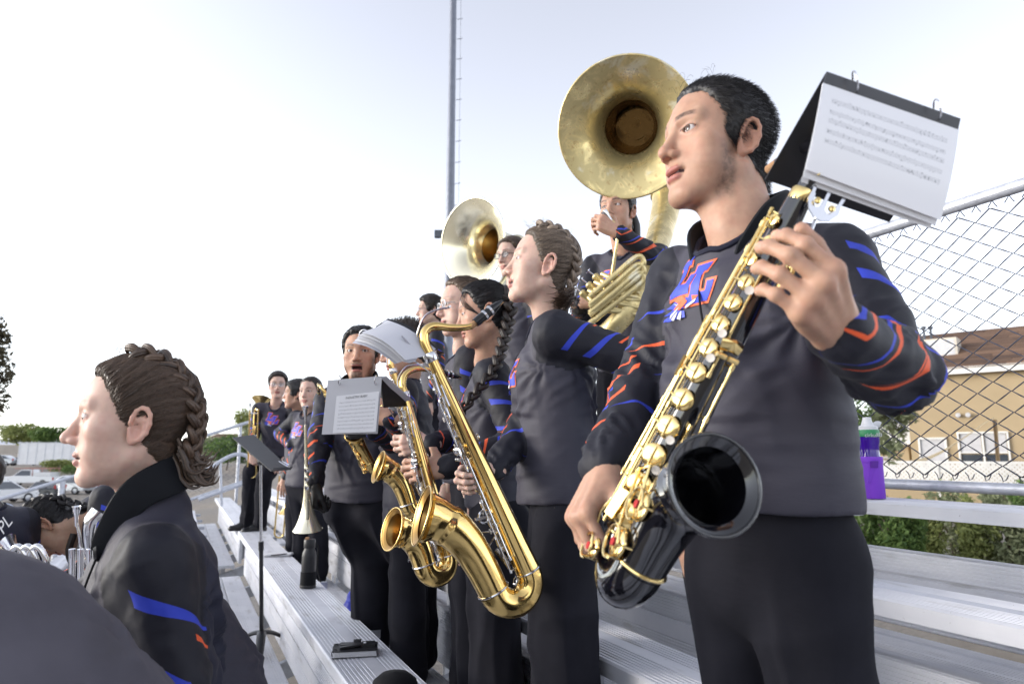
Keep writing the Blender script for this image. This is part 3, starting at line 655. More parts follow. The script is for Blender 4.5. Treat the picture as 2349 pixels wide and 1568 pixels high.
# ================================================================== implicit surfaces: smooth unions meshed by surface nets
class SDF:
    def __init__(s, lo, hi, h):
        s.lo = np.array(lo, np.float32); s.h = float(h)
        s.n = np.ceil((np.array(hi) - s.lo) / h).astype(int) + 1
        s.d = np.full(tuple(s.n), 10.0, np.float32); s.pad = 0.0
    def sub(s, lo, hi):
        i0 = np.clip(np.floor((np.array(lo) - s.lo) / s.h).astype(int), 0, s.n - 1); i1 = np.clip(np.ceil((np.array(hi) - s.lo) / s.h).astype(int) + 1, 1, s.n)
        sl = tuple(slice(a, b) for a, b in zip(i0, i1))
        g = [(s.lo[k] + s.h * np.arange(i0[k], i1[k], dtype=np.float32)) for k in range(3)]
        return sl, g[0][:, None, None], g[1][None, :, None], g[2][None, None, :]
    def put(s, sl, d, k, mode):
        if d.size == 0: return
        a = s.d[sl]
        if mode == 'u':
            if k > 0:
                hh = np.maximum(k - np.abs(a - d), 0) / k; s.d[sl] = np.minimum(a, d) - hh*hh*k*0.25
            else: s.d[sl] = np.minimum(a, d)
        else:
            d = -d
            if k > 0:
                hh = np.maximum(k - np.abs(a - d), 0) / k; s.d[sl] = np.maximum(a, d) + hh*hh*k*0.25
            else: s.d[sl] = np.maximum(a, d)
    def ell(s, c, r, k=0.01, rot=None, mode='u'):
        c = np.array(c, float); r = np.array(r, float) if np.ndim(r) else np.array([r]*3, float); m = (r.max() if rot is not None else r) + k + 2*s.h + s.pad
        sl, X, Y, Z = s.sub(c - m, c + m); X = X - c[0]; Y = Y - c[1]; Z = Z - c[2]
        if rot is not None:
            q = np.array(rot, float)          # rows are the local axes
            X, Y, Z = (q[i, 0]*X + q[i, 1]*Y + q[i, 2]*Z for i in range(3))
        k0 = np.sqrt((X/r[0])**2 + (Y/r[1])**2 + (Z/r[2])**2); k1 = np.sqrt((X/r[0]**2)**2 + (Y/r[1]**2)**2 + (Z/r[2]**2)**2) + 1e-9
        s.put(sl, (k0 * (k0 - 1) / k1).astype(np.float32), k, mode); return s
    def cap(s, a, b, r0, r1=None, k=0.01, mode='u', flat=None):
        """round cone from a to b; flat=(axis, f): squashed by f along that axis"""
        r1 = r0 if r1 is None else r1; a = np.array(a, float); b = np.array(b, float); rm = max(r0, r1) * (max(1, 1/flat[1]) if flat else 1) + k + 2*s.h + s.pad
        sl, X, Y, Z = s.sub(np.minimum(a, b) - rm, np.maximum(a, b) + rm); d = b - a; L2 = (d*d).sum() + 1e-12
        X = X - a[0]; Y = Y - a[1]; Z = Z - a[2]
        t = np.clip((X*d[0] + Y*d[1] + Z*d[2]) / L2, 0, 1)
        px, py, pz = X - t*d[0], Y - t*d[1], Z - t*d[2]
        if flat:
            n = np.array(flat[0], float); n /= np.linalg.norm(n); q = px*n[0] + py*n[1] + pz*n[2]; e = 1/flat[1] - 1
            px, py, pz = px + q*n[0]*e, py + q*n[1]*e, pz + q*n[2]*e
        s.put(sl, (np.sqrt(px*px + py*py + pz*pz) - (r0 + (r1 - r0)*t)).astype(np.float32), k, mode); return s
    def chain(s, pts, rad, k=0.01, mode='u', flat=None):
        for i in range(len(pts) - 1): s.cap(pts[i], pts[i+1], rad[i], rad[i+1], k, mode, flat)
        return s
    def cut(s, p, n, k=0.0):
        """keep the side the normal points away from"""
        n = np.array(n, float); n /= np.linalg.norm(n); X = (s.lo[0] + s.h*np.arange(s.n[0]))[:, None, None]; Y = (s.lo[1] + s.h*np.arange(s.n[1]))[None, :, None]; Z = (s.lo[2] + s.h*np.arange(s.n[2]))[None, None, :]
        d = ((X - p[0])*n[0] + (Y - p[1])*n[1] + (Z - p[2])*n[2]).astype(np.float32); s.put((slice(None),)*3, -d, k, 's'); return s
    def mesh(s):
        """surface nets -> (verts Nx3, quads Mx4)"""
        d = s.d; sg = d < 0
        c = np.zeros(tuple(s.n - 1), np.int8)
        for i in (0, 1):
            for j in (0, 1):
                for k in (0, 1): c += sg[i:s.n[0]-1+i, j:s.n[1]-1+j, k:s.n[2]-1+k]
        act = (c > 0) & (c < 8); idx = np.full(act.shape, -1, np.int64); I = np.argwhere(act); idx[act] = np.arange(len(I))
        if len(I) == 0: return np.zeros((0, 3)), np.zeros((0, 4), int)
        acc = np.zeros((len(I), 3)); cnt = np.zeros(len(I))
        C8 = [(i, j, k) for i in (0, 1) for j in (0, 1) for k in (0, 1)]
        val = {q: d[I[:, 0]+q[0], I[:, 1]+q[1], I[:, 2]+q[2]].astype(float) for q in C8}
        for q in C8:
            for ax in range(3):
                if q[ax]: continue
                p = list(q); p[ax] = 1; p = tuple(p); a, b = val[q], val[p]; m = (a < 0) != (b < 0)
                t = np.where(m, a / np.where(m, a - b, 1), 0); pos = np.tile(np.array(q, float), (len(I), 1)); pos[:, ax] += t
                acc[m] += pos[m]; cnt[m] += 1
        V = (I + acc / cnt[:, None]) * s.h + s.lo
        Q = []
        for ax in range(3):
            sl0 = [slice(None)]*3; sl1 = [slice(None)]*3; sl0[ax] = slice(0, -1); sl1[ax] = slice(1, None)
            e = sg[tuple(sl0)] != sg[tuple(sl1)]; E = np.argwhere(e); u, v = [a for a in range(3) if a != ax]
            ok = (E[:, u] > 0) & (E[:, v] > 0) & (E[:, u] < s.n[u]-1) & (E[:, v] < s.n[v]-1); E = E[ok]
            f = sg[tuple(sl0)][E[:, 0], E[:, 1], E[:, 2]]
            def ci(du, dv):
                q = E.copy(); q[:, u] += du; q[:, v] += dv; return idx[q[:, 0], q[:, 1], q[:, 2]]
            quad = np.stack([ci(-1, -1), ci(0, -1), ci(0, 0), ci(-1, 0)], 1)
            flip = f if ax != 1 else ~f
            quad[~flip] = quad[~flip][:, ::-1]; Q.append(quad)
        return V, np.vstack(Q)
def np_mesh(name, V, Q, smooth=True):
    me = bpy.data.meshes.new(name); V = np.asarray(V, np.float32); Q = np.asarray(Q, np.int32); k = Q.shape[1]
    me.vertices.add(len(V)); me.vertices.foreach_set('co', V.ravel()); me.loops.add(Q.size); me.loops.foreach_set('vertex_index', Q.ravel())
    me.polygons.add(len(Q)); me.polygons.foreach_set('loop_start', np.arange(0, Q.size, k, dtype=np.int32))
    me.update(calc_edges=True); me.polygons.foreach_set('use_smooth', np.ones(len(Q), bool)); return me
def attr(me, name, data):
    data = np.asarray(data, np.float32)
    if data.ndim == 1: a = me.attributes.new(name, 'FLOAT', 'POINT'); a.data.foreach_set('value', data)
    elif data.shape[1] == 3: a = me.attributes.new(name, 'FLOAT_VECTOR', 'POINT'); a.data.foreach_set('vector', data.ravel())
    else: a = me.attributes.new(name, 'FLOAT_COLOR', 'POINT'); a.data.foreach_set('color', data.ravel())
def sstep(a, b, x): t = np.clip((np.asarray(x) - a) / (b - a), 0, 1); return t*t*(3 - 2*t)
def vnormals(V, Q):
    n = np.cross(V[Q[:, 2]] - V[Q[:, 0]], V[Q[:, 3]] - V[Q[:, 1]]); N = np.zeros_like(V)
    for i in range(4): np.add.at(N, Q[:, i], n)
    return N / (np.linalg.norm(N, axis=1)[:, None] + 1e-12)
def relax(V, Q, it=2, f=0.5):
    for _ in range(it):
        S = np.zeros_like(V); c = np.zeros(len(V))
        for i in range(4):
            for j in ((i+1) % 4, (i+3) % 4): np.add.at(S, Q[:, i], V[Q[:, j]]); np.add.at(c, Q[:, i], 1)
        V = V*(1-f) + f*S/np.maximum(c, 1)[:, None]
    return V
def vnoise(p, seed=0):
    """smooth value noise on Nx3 points, about -1..1"""
    p = np.asarray(p, float) + seed*17.13; i = np.floor(p).astype(np.int64); f = p - i; f = f*f*(3 - 2*f); out = np.zeros(len(p))
    for a in (0, 1):
        for b in (0, 1):
            for c in (0, 1):
                h = (i[:, 0]+a)*374761393 + (i[:, 1]+b)*668265263 + (i[:, 2]+c)*2147483647; h = (h ^ (h >> 13)) * 1274126177; h = (h ^ (h >> 16)) & 0xffff
                out += (h/32767.5 - 1) * (f[:, 0] if a else 1-f[:, 0]) * (f[:, 1] if b else 1-f[:, 1]) * (f[:, 2] if c else 1-f[:, 2])
    return out
def xf(M, V): M = np.array(M); return np.asarray(V) @ M[:3, :3].T + M[:3, 3]
def join_np(parts):
    """[(V, Q, attr dict)] -> one"""
    VV = []; QQ = []; AA = {}; n = 0
    for V, Q, A in parts:
        VV.append(V); QQ.append(Q + n); n += len(V)
        for k, v in A.items(): AA.setdefault(k, []).append(v)
    return np.vstack(VV), np.vstack(QQ), {k: np.concatenate(v) for k, v in AA.items()}

# ------------------------------------------------------------------ heads (local: x person's left, y forward, z up, origin between the ears)
def interp(x, xs, ys): return np.interp(x, xs, ys)
def head_field(h, sex='m', mouth=0.0, lid=1.0, neck=(0, -0.045, -0.20), neck_r=0.057, jaw=1.0, nose=1.0, full=0.0, smile=0.0):
    F = SDF((-0.105, -0.135, -0.245), (0.105, 0.135, 0.16), h); f = sex == 'f'; F.pad = 0.022
    F.ell((0, -0.010, 0.047), (0.0755, 0.098, 0.083), 0.0)
    F.ell((0, 0.030, -0.012), (0.059 + full*0.3, 0.058, 0.084), 0.03)
    F.ell((0, 0.054, -0.046), (0.036 + full*0.4, 0.037, 0.036), 0.02)
    for s in (-1, 1):
        F.ell((s*0.049, 0.046, -0.012), (0.019 + full*0.3, 0.026, 0.019), 0.022)
        F.ell((s*(0.042 + full*0.5), 0.040, -0.052), (0.018 + full*0.5, 0.028, 0.026), 0.03)
        jr = (0.0155 if f else 0.019)*jaw
        F.cap((s*(0.047 if f else 0.0505)*jaw, -0.006, -0.060), (s*0.017, 0.066, -0.100), jr, jr*0.95, 0.022)
        F.cap((s*0.012, 0.083, 0.036), (s*0.045, 0.066, 0.037), 0.008 if f else 0.0105, None, 0.014)
    F.ell((0, 0.072, -0.098), (0.021, 0.018, 0.017), 0.015); F.ell((0, 0.028, -0.072), (0.044 + full*0.4, 0.048, 0.032 + full*0.5), 0.025)
    # neck
    nk = np.array(neck); F.cap((0, -0.028, -0.045), nk, neck_r*0.94, neck_r, 0.022)
    for s in (-1, 1): F.cap((s*0.050, -0.020, -0.045), nk + np.array((s*0.014, neck_r*0.72, 0.012)), 0.011, 0.010, 0.022)
    F.cap((0, 0.012, -0.088), nk + np.array((0, neck_r*0.5, 0.03)), 0.022, 0.026, 0.03)
    for s in (-1, 1):
        F.ell((s*0.0335, 0.094, 0.013), (0.0195, 0.0135, 0.0125), 0.013, mode='s')
    bare = F.d.copy(); F.pad = 0.0
    for s in (-1, 1):
        F.ell((s*0.0325, 0.0675, 0.0135), (0.0165, 0.0160, 0.0150), 0.005)
        F.cap((s*0.020, 0.0815, 0.0135), (s*0.0455, 0.0735, 0.0125), 0.0028, 0.002, 0.008)
        if lid > 0: F.ell((s*0.0340, 0.0730, 0.0128 - (1-lid)*0.003), (0.0148, 0.0180, 0.0046*lid + 0.0005), 0.0015, mode='s')
    # nose
    n = nose
    F.cap((0, 0.0825, 0.028), (0, 0.080 + 0.0245*n, -0.020), 0.0072, 0.0098, 0.012); F.ell((0, 0.083 + 0.0245*n, -0.0258), (0.0122, 0.0112, 0.0106), 0.008)
    for s in (-1, 1):
        F.ell((s*0.0128, 0.0955, -0.0305), (0.0080, 0.0115, 0.0082), 0.006)
        F.ell((s*0.0066, 0.1005, -0.0400), (0.0042, 0.0068, 0.0055), 0.0025, mode='s')
    # mouth
    o = mouth
    for s in (-1, 1): F.ell((s*0.0085, 0.0888, -0.0565 + o*0.10), (0.0150, 0.0080, 0.0058), 0.007)
    F.ell((0, 0.0882 - o*0.2, -0.0705 - o*0.55), (0.0185, 0.0085, 0.0072), 0.007)
    F.ell((0, 0.0985, -0.0632 - o*0.25), (0.0250 + smile, 0.0095 + o*0.9, 0.0011 + o*0.5), 0.0032, mode='s')
    for s in (-1, 1): F.ell((s*(0.0255 + smile), 0.0865, -0.0630 + smile*0.5), (0.0030, 0.0060, 0.0022), 0.006, mode='s')
    ears = []
    for s in (-1, 1):
        ax_a = np.array((s*0.20, -0.97, 0.0)); ax_a /= np.linalg.norm(ax_a); ax_b = np.array((s*0.10, -0.14, 0.985)); ax_b /= np.linalg.norm(ax_b); ax_n = np.cross(ax_a, ax_b)*1.0
        if ax_n[0]*s < 0: ax_n = -ax_n
        c = np.array((s*0.0690, -0.006, -0.004)); e = lambda a, b, o_=0: c + ax_a*a + ax_b*b + ax_n*o_
        rot = np.array([ax_a, ax_b, ax_n])
        F.ell(e(0.012, 0.002, 0.002), (0.0155, 0.027, 0.0042), 0.006, rot)
        F.ell(e(0.004, -0.026, 0.003), (0.0085, 0.010, 0.0042), 0.005, rot)
        th = np.radians([-150, -110, -70, -35, 0, 35, 65, 95, 125, 155, 178]); R0 = [(0.0145 + 0.0175*-math.cos(t)*-1, ) for t in th]
        pts = [e(0.0130 + 0.0175*math.cos(t)*(1 if abs(t) < 2.2 else 0.9), 0.004 + 0.0305*math.sin(t) - (0.004 if t < -1.5 else 0), 0.0075 if t > -1.6 else 0.004) for t in th]
        F.chain(pts[2:], [0.0040]*3 + [0.0043]*6, 0.003)
        F.chain(pts[:3], [0.0050, 0.0055, 0.0042], 0.004)
        F.chain([e(0.019, -0.016, 0.0055), e(0.0225, -0.003, 0.006), e(0.0205, 0.011, 0.006), e(0.014, 0.021, 0.005)], [0.003, 0.0034, 0.0032, 0.0025], 0.004)
        F.ell(e(0.0095, -0.004, 0.0085), (0.0095, 0.0125, 0.0075), 0.003, rot, 's')
        F.ell(e(0.0165, 0.0200, 0.0095), (0.0085, 0.0045, 0.005), 0.003, rot, 's')
        F.ell(e(-0.0025, -0.007, 0.0045), (0.0042, 0.0065, 0.0042), 0.004, rot)
    F.bare = bare
    return F
def head_tint(V, skin, lip, opts):
    """per-vertex skin colour: lips, flush, brows, beard"""
    x, y, z = V[:, 0], V[:, 1], V[:, 2]; ax = np.abs(x); n = len(V); o = opts.get('mouth', 0)
    C = np.tile(np.array(skin, float), (n, 1)); 
    C *= (1 + 0.06*vnoise(V*45, 3) + 0.05*vnoise(V*160, 5))[:, None]; C *= 1 + 0.05*vnoise(V*75, 12)[:, None]*np.array((0.3, 1.0, 1.1))
    def mixc(m, c): nonlocal C; C = C*(1 - m[:, None]) + np.array(c)*m[:, None]
    fl = np.exp(-(((ax-0.043)/0.02)**2 + ((z+0.022)/0.02)**2)) * (y > 0.03); mixc(0.35*fl, np.array(skin)*np.array((1.08, 0.78, 0.74)))
    no = np.exp(-((x/0.016)**2 + ((z+0.026)/0.014)**2)) * (y > 0.09); mixc(0.35*no, np.array(skin)*np.array((1.05, 0.76, 0.72)))
    ea = (ax > 0.071) & (y < 0.02) & (z < 0.04) & (z > -0.05); mixc(0.35*ea, np.array(skin)*np.array((1.08, 0.72, 0.66)))
    ey = np.exp(-(((ax-0.033)/0.018)**2 + ((z-0.010)/0.011)**2)) * (y > 0.06); mixc(0.30*ey, np.array(skin)*np.array((0.82, 0.66, 0.66)))
    wl_ = 0.0265 + opts.get('smile', 0)
    up = sstep(0.0075, 0.0045, np.abs(z - (-0.0575 + o*0.1) - 0.0010*np.cos(x*300))) * sstep(wl_, wl_-0.006, ax + np.abs(z+0.0575-o*0.1)*0.8)
    lo_ = sstep(0.0088, 0.0055, np.abs(z - (-0.0700 - o*0.55))) * sstep(wl_-0.002, wl_-0.008, ax + np.abs(z+0.070+o*0.55)*0.8)
    mixc(np.maximum(up, lo_)*(y > 0.075)*0.85, lip)
    ins = (y > 0.05) & (y < 0.090) & (np.abs(z+0.0632+o*0.25) < 0.002 + o*0.48) & (ax < 0.024); mixc(ins.astype(float), (0.03, 0.006, 0.006))
    lash = np.exp(-((z - 0.0180 + (ax-0.0325)**2*18 + (1-opts.get('lid', 1))*0.004)/0.0021)**2) * sstep(0.0185, 0.015, np.abs(ax-0.0335)) * (y > 0.060); mixc(0.9*lash, (0.02, 0.014, 0.012))
    bz = 0.0365 + 0.0045*np.sin((ax-0.014)*70) ; b = sstep(0.0062, 0.0028, np.abs(z - bz)) * sstep(0.011, 0.017, ax) * sstep(0.056, 0.046, ax) * (y > 0.05)
    mixc(b*opts.get('brow', 0.85)*(0.75 + 0.25*vnoise(V*400, 8)), opts.get('browc', (0.03, 0.022, 0.018)))
    be = opts.get('beard', 0)
    if be:
        m1 = sstep(0.0, -0.03, z)*sstep(0.036, 0.052, ax)*sstep(0.000, 0.012, y)*sstep(0.048 + opts.get('bfront', 0), 0.024 + opts.get('bfront', 0), y)*sstep(-0.13, -0.1, z)
        m2 = sstep(0.030, 0.022, ax)*sstep(-0.078, -0.088, z)*(y > 0.04)*sstep(-0.13, -0.11, z)
        m3 = sstep(0.030, 0.024, ax)*sstep(-0.040, -0.046, z)*sstep(-0.058, -0.052, z)*(y > 0.07)*0.8
        m = np.clip(opts.get('bside', 1)*m1 + opts.get('bchin', 1)*np.maximum(m2, m3), 0, 1)*be*(0.8 + 0.25*vnoise(V*150, 9) + 0.25*vnoise(V*420, 4)); mixc(np.clip(m, 0, 0.92), opts.get('beardc', (0.02, 0.016, 0.014)))
    mo = np.zeros(n)
    for (mx, my, mz) in opts.get('moles', []): mo = np.maximum(mo, np.exp(-((V - np.array((mx, my, mz)))**2).sum(1)/(0.0016**2)))
    mixc(mo*0.7, np.array(skin)*0.25)
    return np.clip(C, 0, 1)
# hairline: y of the front edge of the hair for a height z, on the side of the head
HAIR_Z = [-0.13, -0.095, -0.065, -0.045, -0.022, -0.004, 0.012, 0.035, 0.060, 0.080, 0.097, 0.110, 0.14]
HAIR_SHORT = [-0.12, -0.095, -0.060, -0.036, -0.020, 0.020, 0.026, 0.024, 0.040, 0.060, 0.071, 0.090, 0.12]
HAIR_PULLED = [-0.12, -0.080, -0.052, -0.034, -0.022, -0.004, 0.012, 0.022, 0.034, 0.050, 0.068, 0.086, 0.12]
def hair_shell(F, line, thick, seed=0, rough=0.0, front=0.0):
    """offset of the bald head, only behind the hairline"""
    G = SDF(F.lo, F.lo + (F.n - 1)*F.h, F.h); G.n = F.n.copy()
    X = (F.lo[0] + F.h*np.arange(F.n[0]))[:, None, None]; Y = (F.lo[1] + F.h*np.arange(F.n[1]))[None, :, None]; Z = (F.lo[2] + F.h*np.arange(F.n[2]))[None, None, :]
    yl = np.interp(Z.ravel(), HAIR_Z, line)[None, None, :] + front
    wob = 0.002*np.sin(Z*310 + X*90)*np.sin(X*170 + 1.3)
    corner = 0.010*np.exp(-((np.abs(X)-0.045)/0.016)**2)*np.exp(-((Z-0.085)/0.03)**2)      # temples recede
    g = yl + wob - corner - Y
    top = np.clip((Z + 0.02)/0.10, 0, 1)
    th = np.clip(g/0.018, -1, 1); th = np.where(th > 0, th*(2-th), th)*(thick*(0.45 + 0.55*top))
    G.d = (F.bare - th).astype(np.float32); return G
# ================================================================== people: materials
def mat_skin(name):
    m = Mat(name); a = m.N('ShaderNodeAttribute', attribute_name='tint'); n = m.noise(420, 3); n2 = m.noise(55, 4)
    c = m.mix(0.16, a.outputs['Color'], m.ramp(n2, [(0.35, (0.5, 0.2, 0.16)), (0.65, (0.75, 0.6, 0.5))]), 'OVERLAY')
    m.set(col=c, rough=m.smooth(n2, 0.3, 0.7, 0.42, 0.55), sss=0.22, spec=0.35); m.b.inputs['Subsurface Radius'].default_value = (0.012, 0.004, 0.002); m.b.inputs['Subsurface Scale'].default_value = 0.6
    m.bump(n, 0.10, 0.0008); return m.m
M_['skin'] = mat_skin('skin')
def weave(m, strength=0.12, extra=None):
    w = m.noise(900, 2); hgt = m.math('ADD', m.math('MULTIPLY', w, 0.35), m.noise(1.0, 4, 0.55, m.co((22, 22, 60))))
    m.bump(hgt if extra is None else m.math('SUBTRACT', hgt, extra), strength*2.2, 0.0035)
def mat_shirt():
    """charcoal body, black sleeves with blue and orange slashes laid out in arm coordinates (t along, angle around)"""
    m = Mat('band_shirt'); A = m.N('ShaderNodeAttribute', attribute_name='arm'); sx = m.N('ShaderNodeSeparateXYZ'); m.L(A.outputs['Vector'], sx.inputs[0])
    t, c, s = sx.outputs; reg = m.N('ShaderNodeAttribute', attribute_name='sleeve').outputs['Fac']; bk = m.N('ShaderNodeAttribute', attribute_name='back').outputs['Fac']
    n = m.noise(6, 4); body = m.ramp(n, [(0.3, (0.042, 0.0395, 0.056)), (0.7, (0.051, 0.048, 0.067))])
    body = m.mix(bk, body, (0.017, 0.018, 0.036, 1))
    col = m.mix(m.smooth(reg, 0.48, 0.52), body, (0.011, 0.011, 0.019, 1))
    ang = m.math('ARCTAN2', s, c)
    BLUE, ORG = (0.035, 0.06, 0.52, 1), (0.80, 0.115, 0.035, 1)
    # t0, slope, centre angle, half length, half width, colour
    SL = [(0.075, 0.022, 0.9, 1.7, 0.0095, BLUE), (0.160, 0.030, 1.0, 1.9, 0.0115, BLUE), (0.115, 0.020, 1.9, 1.0, 0.0035, ORG), (0.215, 0.030, 1.6, 1.2, 0.0048, ORG),
          (0.240, 0.028, 0.4, 1.8, 0.0080, BLUE), (0.285, 0.035, -0.2, 1.6, 0.0038, ORG), (0.315, 0.036, 0.9, 1.9, 0.0090, ORG), (0.350, 0.030, -0.1, 1.9, 0.0078, ORG),
          (0.385, 0.030, 0.5, 1.6, 0.0048, BLUE), (0.420, 0.032, 0.0, 1.8, 0.0072, ORG), (0.455, 0.028, 0.4, 1.7, 0.0060, BLUE), (0.490, 0.020, -0.4, 1.2, 0.0045, ORG),
          (0.13, 0.012, -2.2, 1.0, 0.008, BLUE), (0.2, 0.02, -2.4, 1.0, 0.007, ORG), (0.28, 0.02, 2.8, 1.0, 0.009, BLUE), (0.40, 0.02, -2.4, 1.0, 0.007, BLUE)]
    for t0, sl, a0, hl, w, cc in SL:
        d = m.math('SUBTRACT', ang, a0)
        if abs(a0) + hl > 3.0: d = m.math('WRAP', d, math.pi, -math.pi)
        u = m.math('MULTIPLY_ADD', d, 0.5/hl, 0.5)                          # 0..1 along the slash
        inside = m.math('MULTIPLY', m.math('GREATER_THAN', u, 0.0), m.math('LESS_THAN', u, 1.0))
        wid = m.math('MULTIPLY', m.math('SUBTRACT', 1.0, u), w)
        cen = m.math('MULTIPLY_ADD', d, sl, t0); dd = m.math('ABSOLUTE', m.math('SUBTRACT', t, cen))
        k = m.math('MULTIPLY', m.math('LESS_THAN', dd, wid), inside)
        k = m.math('MULTIPLY', k, m.math('GREATER_THAN', reg, 0.5))
        col = m.mix(k, col, cc)
    m.set(col=col, rough=0.62, spec=0.35, sheen=0.03); m.b.inputs['Sheen Roughness'].default_value = 0.4
    hz = m.N('ShaderNodeAttribute', attribute_name='hz').outputs['Fac']; seam = m.math('ADD', m.math('LESS_THAN', m.math('ABSOLUTE', m.math('SUBTRACT', hz, 0.022)), 0.0016), m.math('LESS_THAN', m.math('ABSOLUTE', m.math('SUBTRACT', reg, 0.5)), 0.10))
    weave(m, 0.12, m.math('MULTIPLY', seam, 0.8)); return m.m
M_['shirt'] = mat_shirt()
def mat_cloth(name, col, rough=0.75, sheen=0.05, v=0.15):
    m = Mat(name); n = m.noise(9, 4); m.set(col=m.ramp(n, [(0.3, tuple(x*(1-v) for x in col)), (0.7, tuple(x*(1+v) for x in col))]), rough=rough, sheen=sheen, spec=0.14); weave(m); return m.m
M_['trousers'] = mat_cloth('black_trousers', (0.0145, 0.0145, 0.0200), 0.9, 0.0)
M_['black_cloth'] = mat_cloth('black_cloth', (0.008, 0.008, 0.010), 0.75, 0.02)
M_['navy_cloth'] = mat_cloth('navy_cloth', (0.016, 0.017, 0.032))
M_['skylit_shirt'] = mat_cloth('skylit_shirt', (0.085, 0.080, 0.098), 0.7, 0.03)  # charcoal shirt painted paler, sky light on the near back put into its colour
M_['shoe'] = simple('black_leather', (0.014, 0.014, 0.016), 0.35, 0, 0.2, 30, 0.1)
M_['black_plastic'] = simple('black_plastic', (0.014, 0.014, 0.017), 0.38)
def mat_hair(name, c0, c1, rough=0.42):
    m = Mat(name); f = m.noise(1.0, 6, 0.7, m.co((260, 260, 18))); g = m.N('ShaderNodeNewGeometry'); r = g.outputs['Random Per Island']
    v = m.math('MULTIPLY_ADD', r, 0.55, m.math('MULTIPLY', f, 0.45)); m.set(col=m.ramp(v, [(0.2, c0), (0.8, c1)]), rough=rough, spec=0.5); m.bump(f, 0.35, 0.0015); return m.m
M_['hair_black'] = mat_hair('hair_black', (0.006, 0.005, 0.006), (0.018, 0.015, 0.016))
M_['hair_brown'] = mat_hair('hair_brown', (0.030, 0.019, 0.014), (0.135, 0.085, 0.056))
M_['hair_mid'] = mat_hair('hair_mid', (0.035, 0.024, 0.018), (0.13, 0.085, 0.055))
M_['hair_dark'] = mat_hair('hair_dark_brown', (0.010, 0.007, 0.006), (0.035, 0.022, 0.016))
M_['hair_blonde'] = mat_hair('hair_ash_blonde', (0.075, 0.056, 0.044), (0.34, 0.26, 0.195))
def mat_eye():
    m = Mat('eye'); a = m.N('ShaderNodeAttribute', attribute_name='iris').outputs['Fac']
    c = m.ramp(a, [(0.0, (0.004, 0.003, 0.003)), (0.16, (0.004, 0.003, 0.003)), (0.19, (0.10, 0.045, 0.02)), (0.40, (0.05, 0.022, 0.012)), (0.46, (0.62, 0.58, 0.56)), (1.0, (0.60, 0.50, 0.48))])
    m.set(col=c, rough=0.08, spec=0.6); return m.m
M_['eye'] = mat_eye()
M_['lens'] = simple('spectacle_lens', (0.75, 0.8, 0.85), 0.02, 0, alpha=0.22)
M_['teeth'] = simple('teeth', (0.75, 0.72, 0.66), 0.25)
SKIN = dict(olive=(0.47, 0.295, 0.21), fair=(0.58, 0.41, 0.34), tan=(0.50, 0.33, 0.235), pale=(0.60, 0.425, 0.35), warm=(0.49, 0.31, 0.225))
LIP = (0.36, 0.13, 0.115)

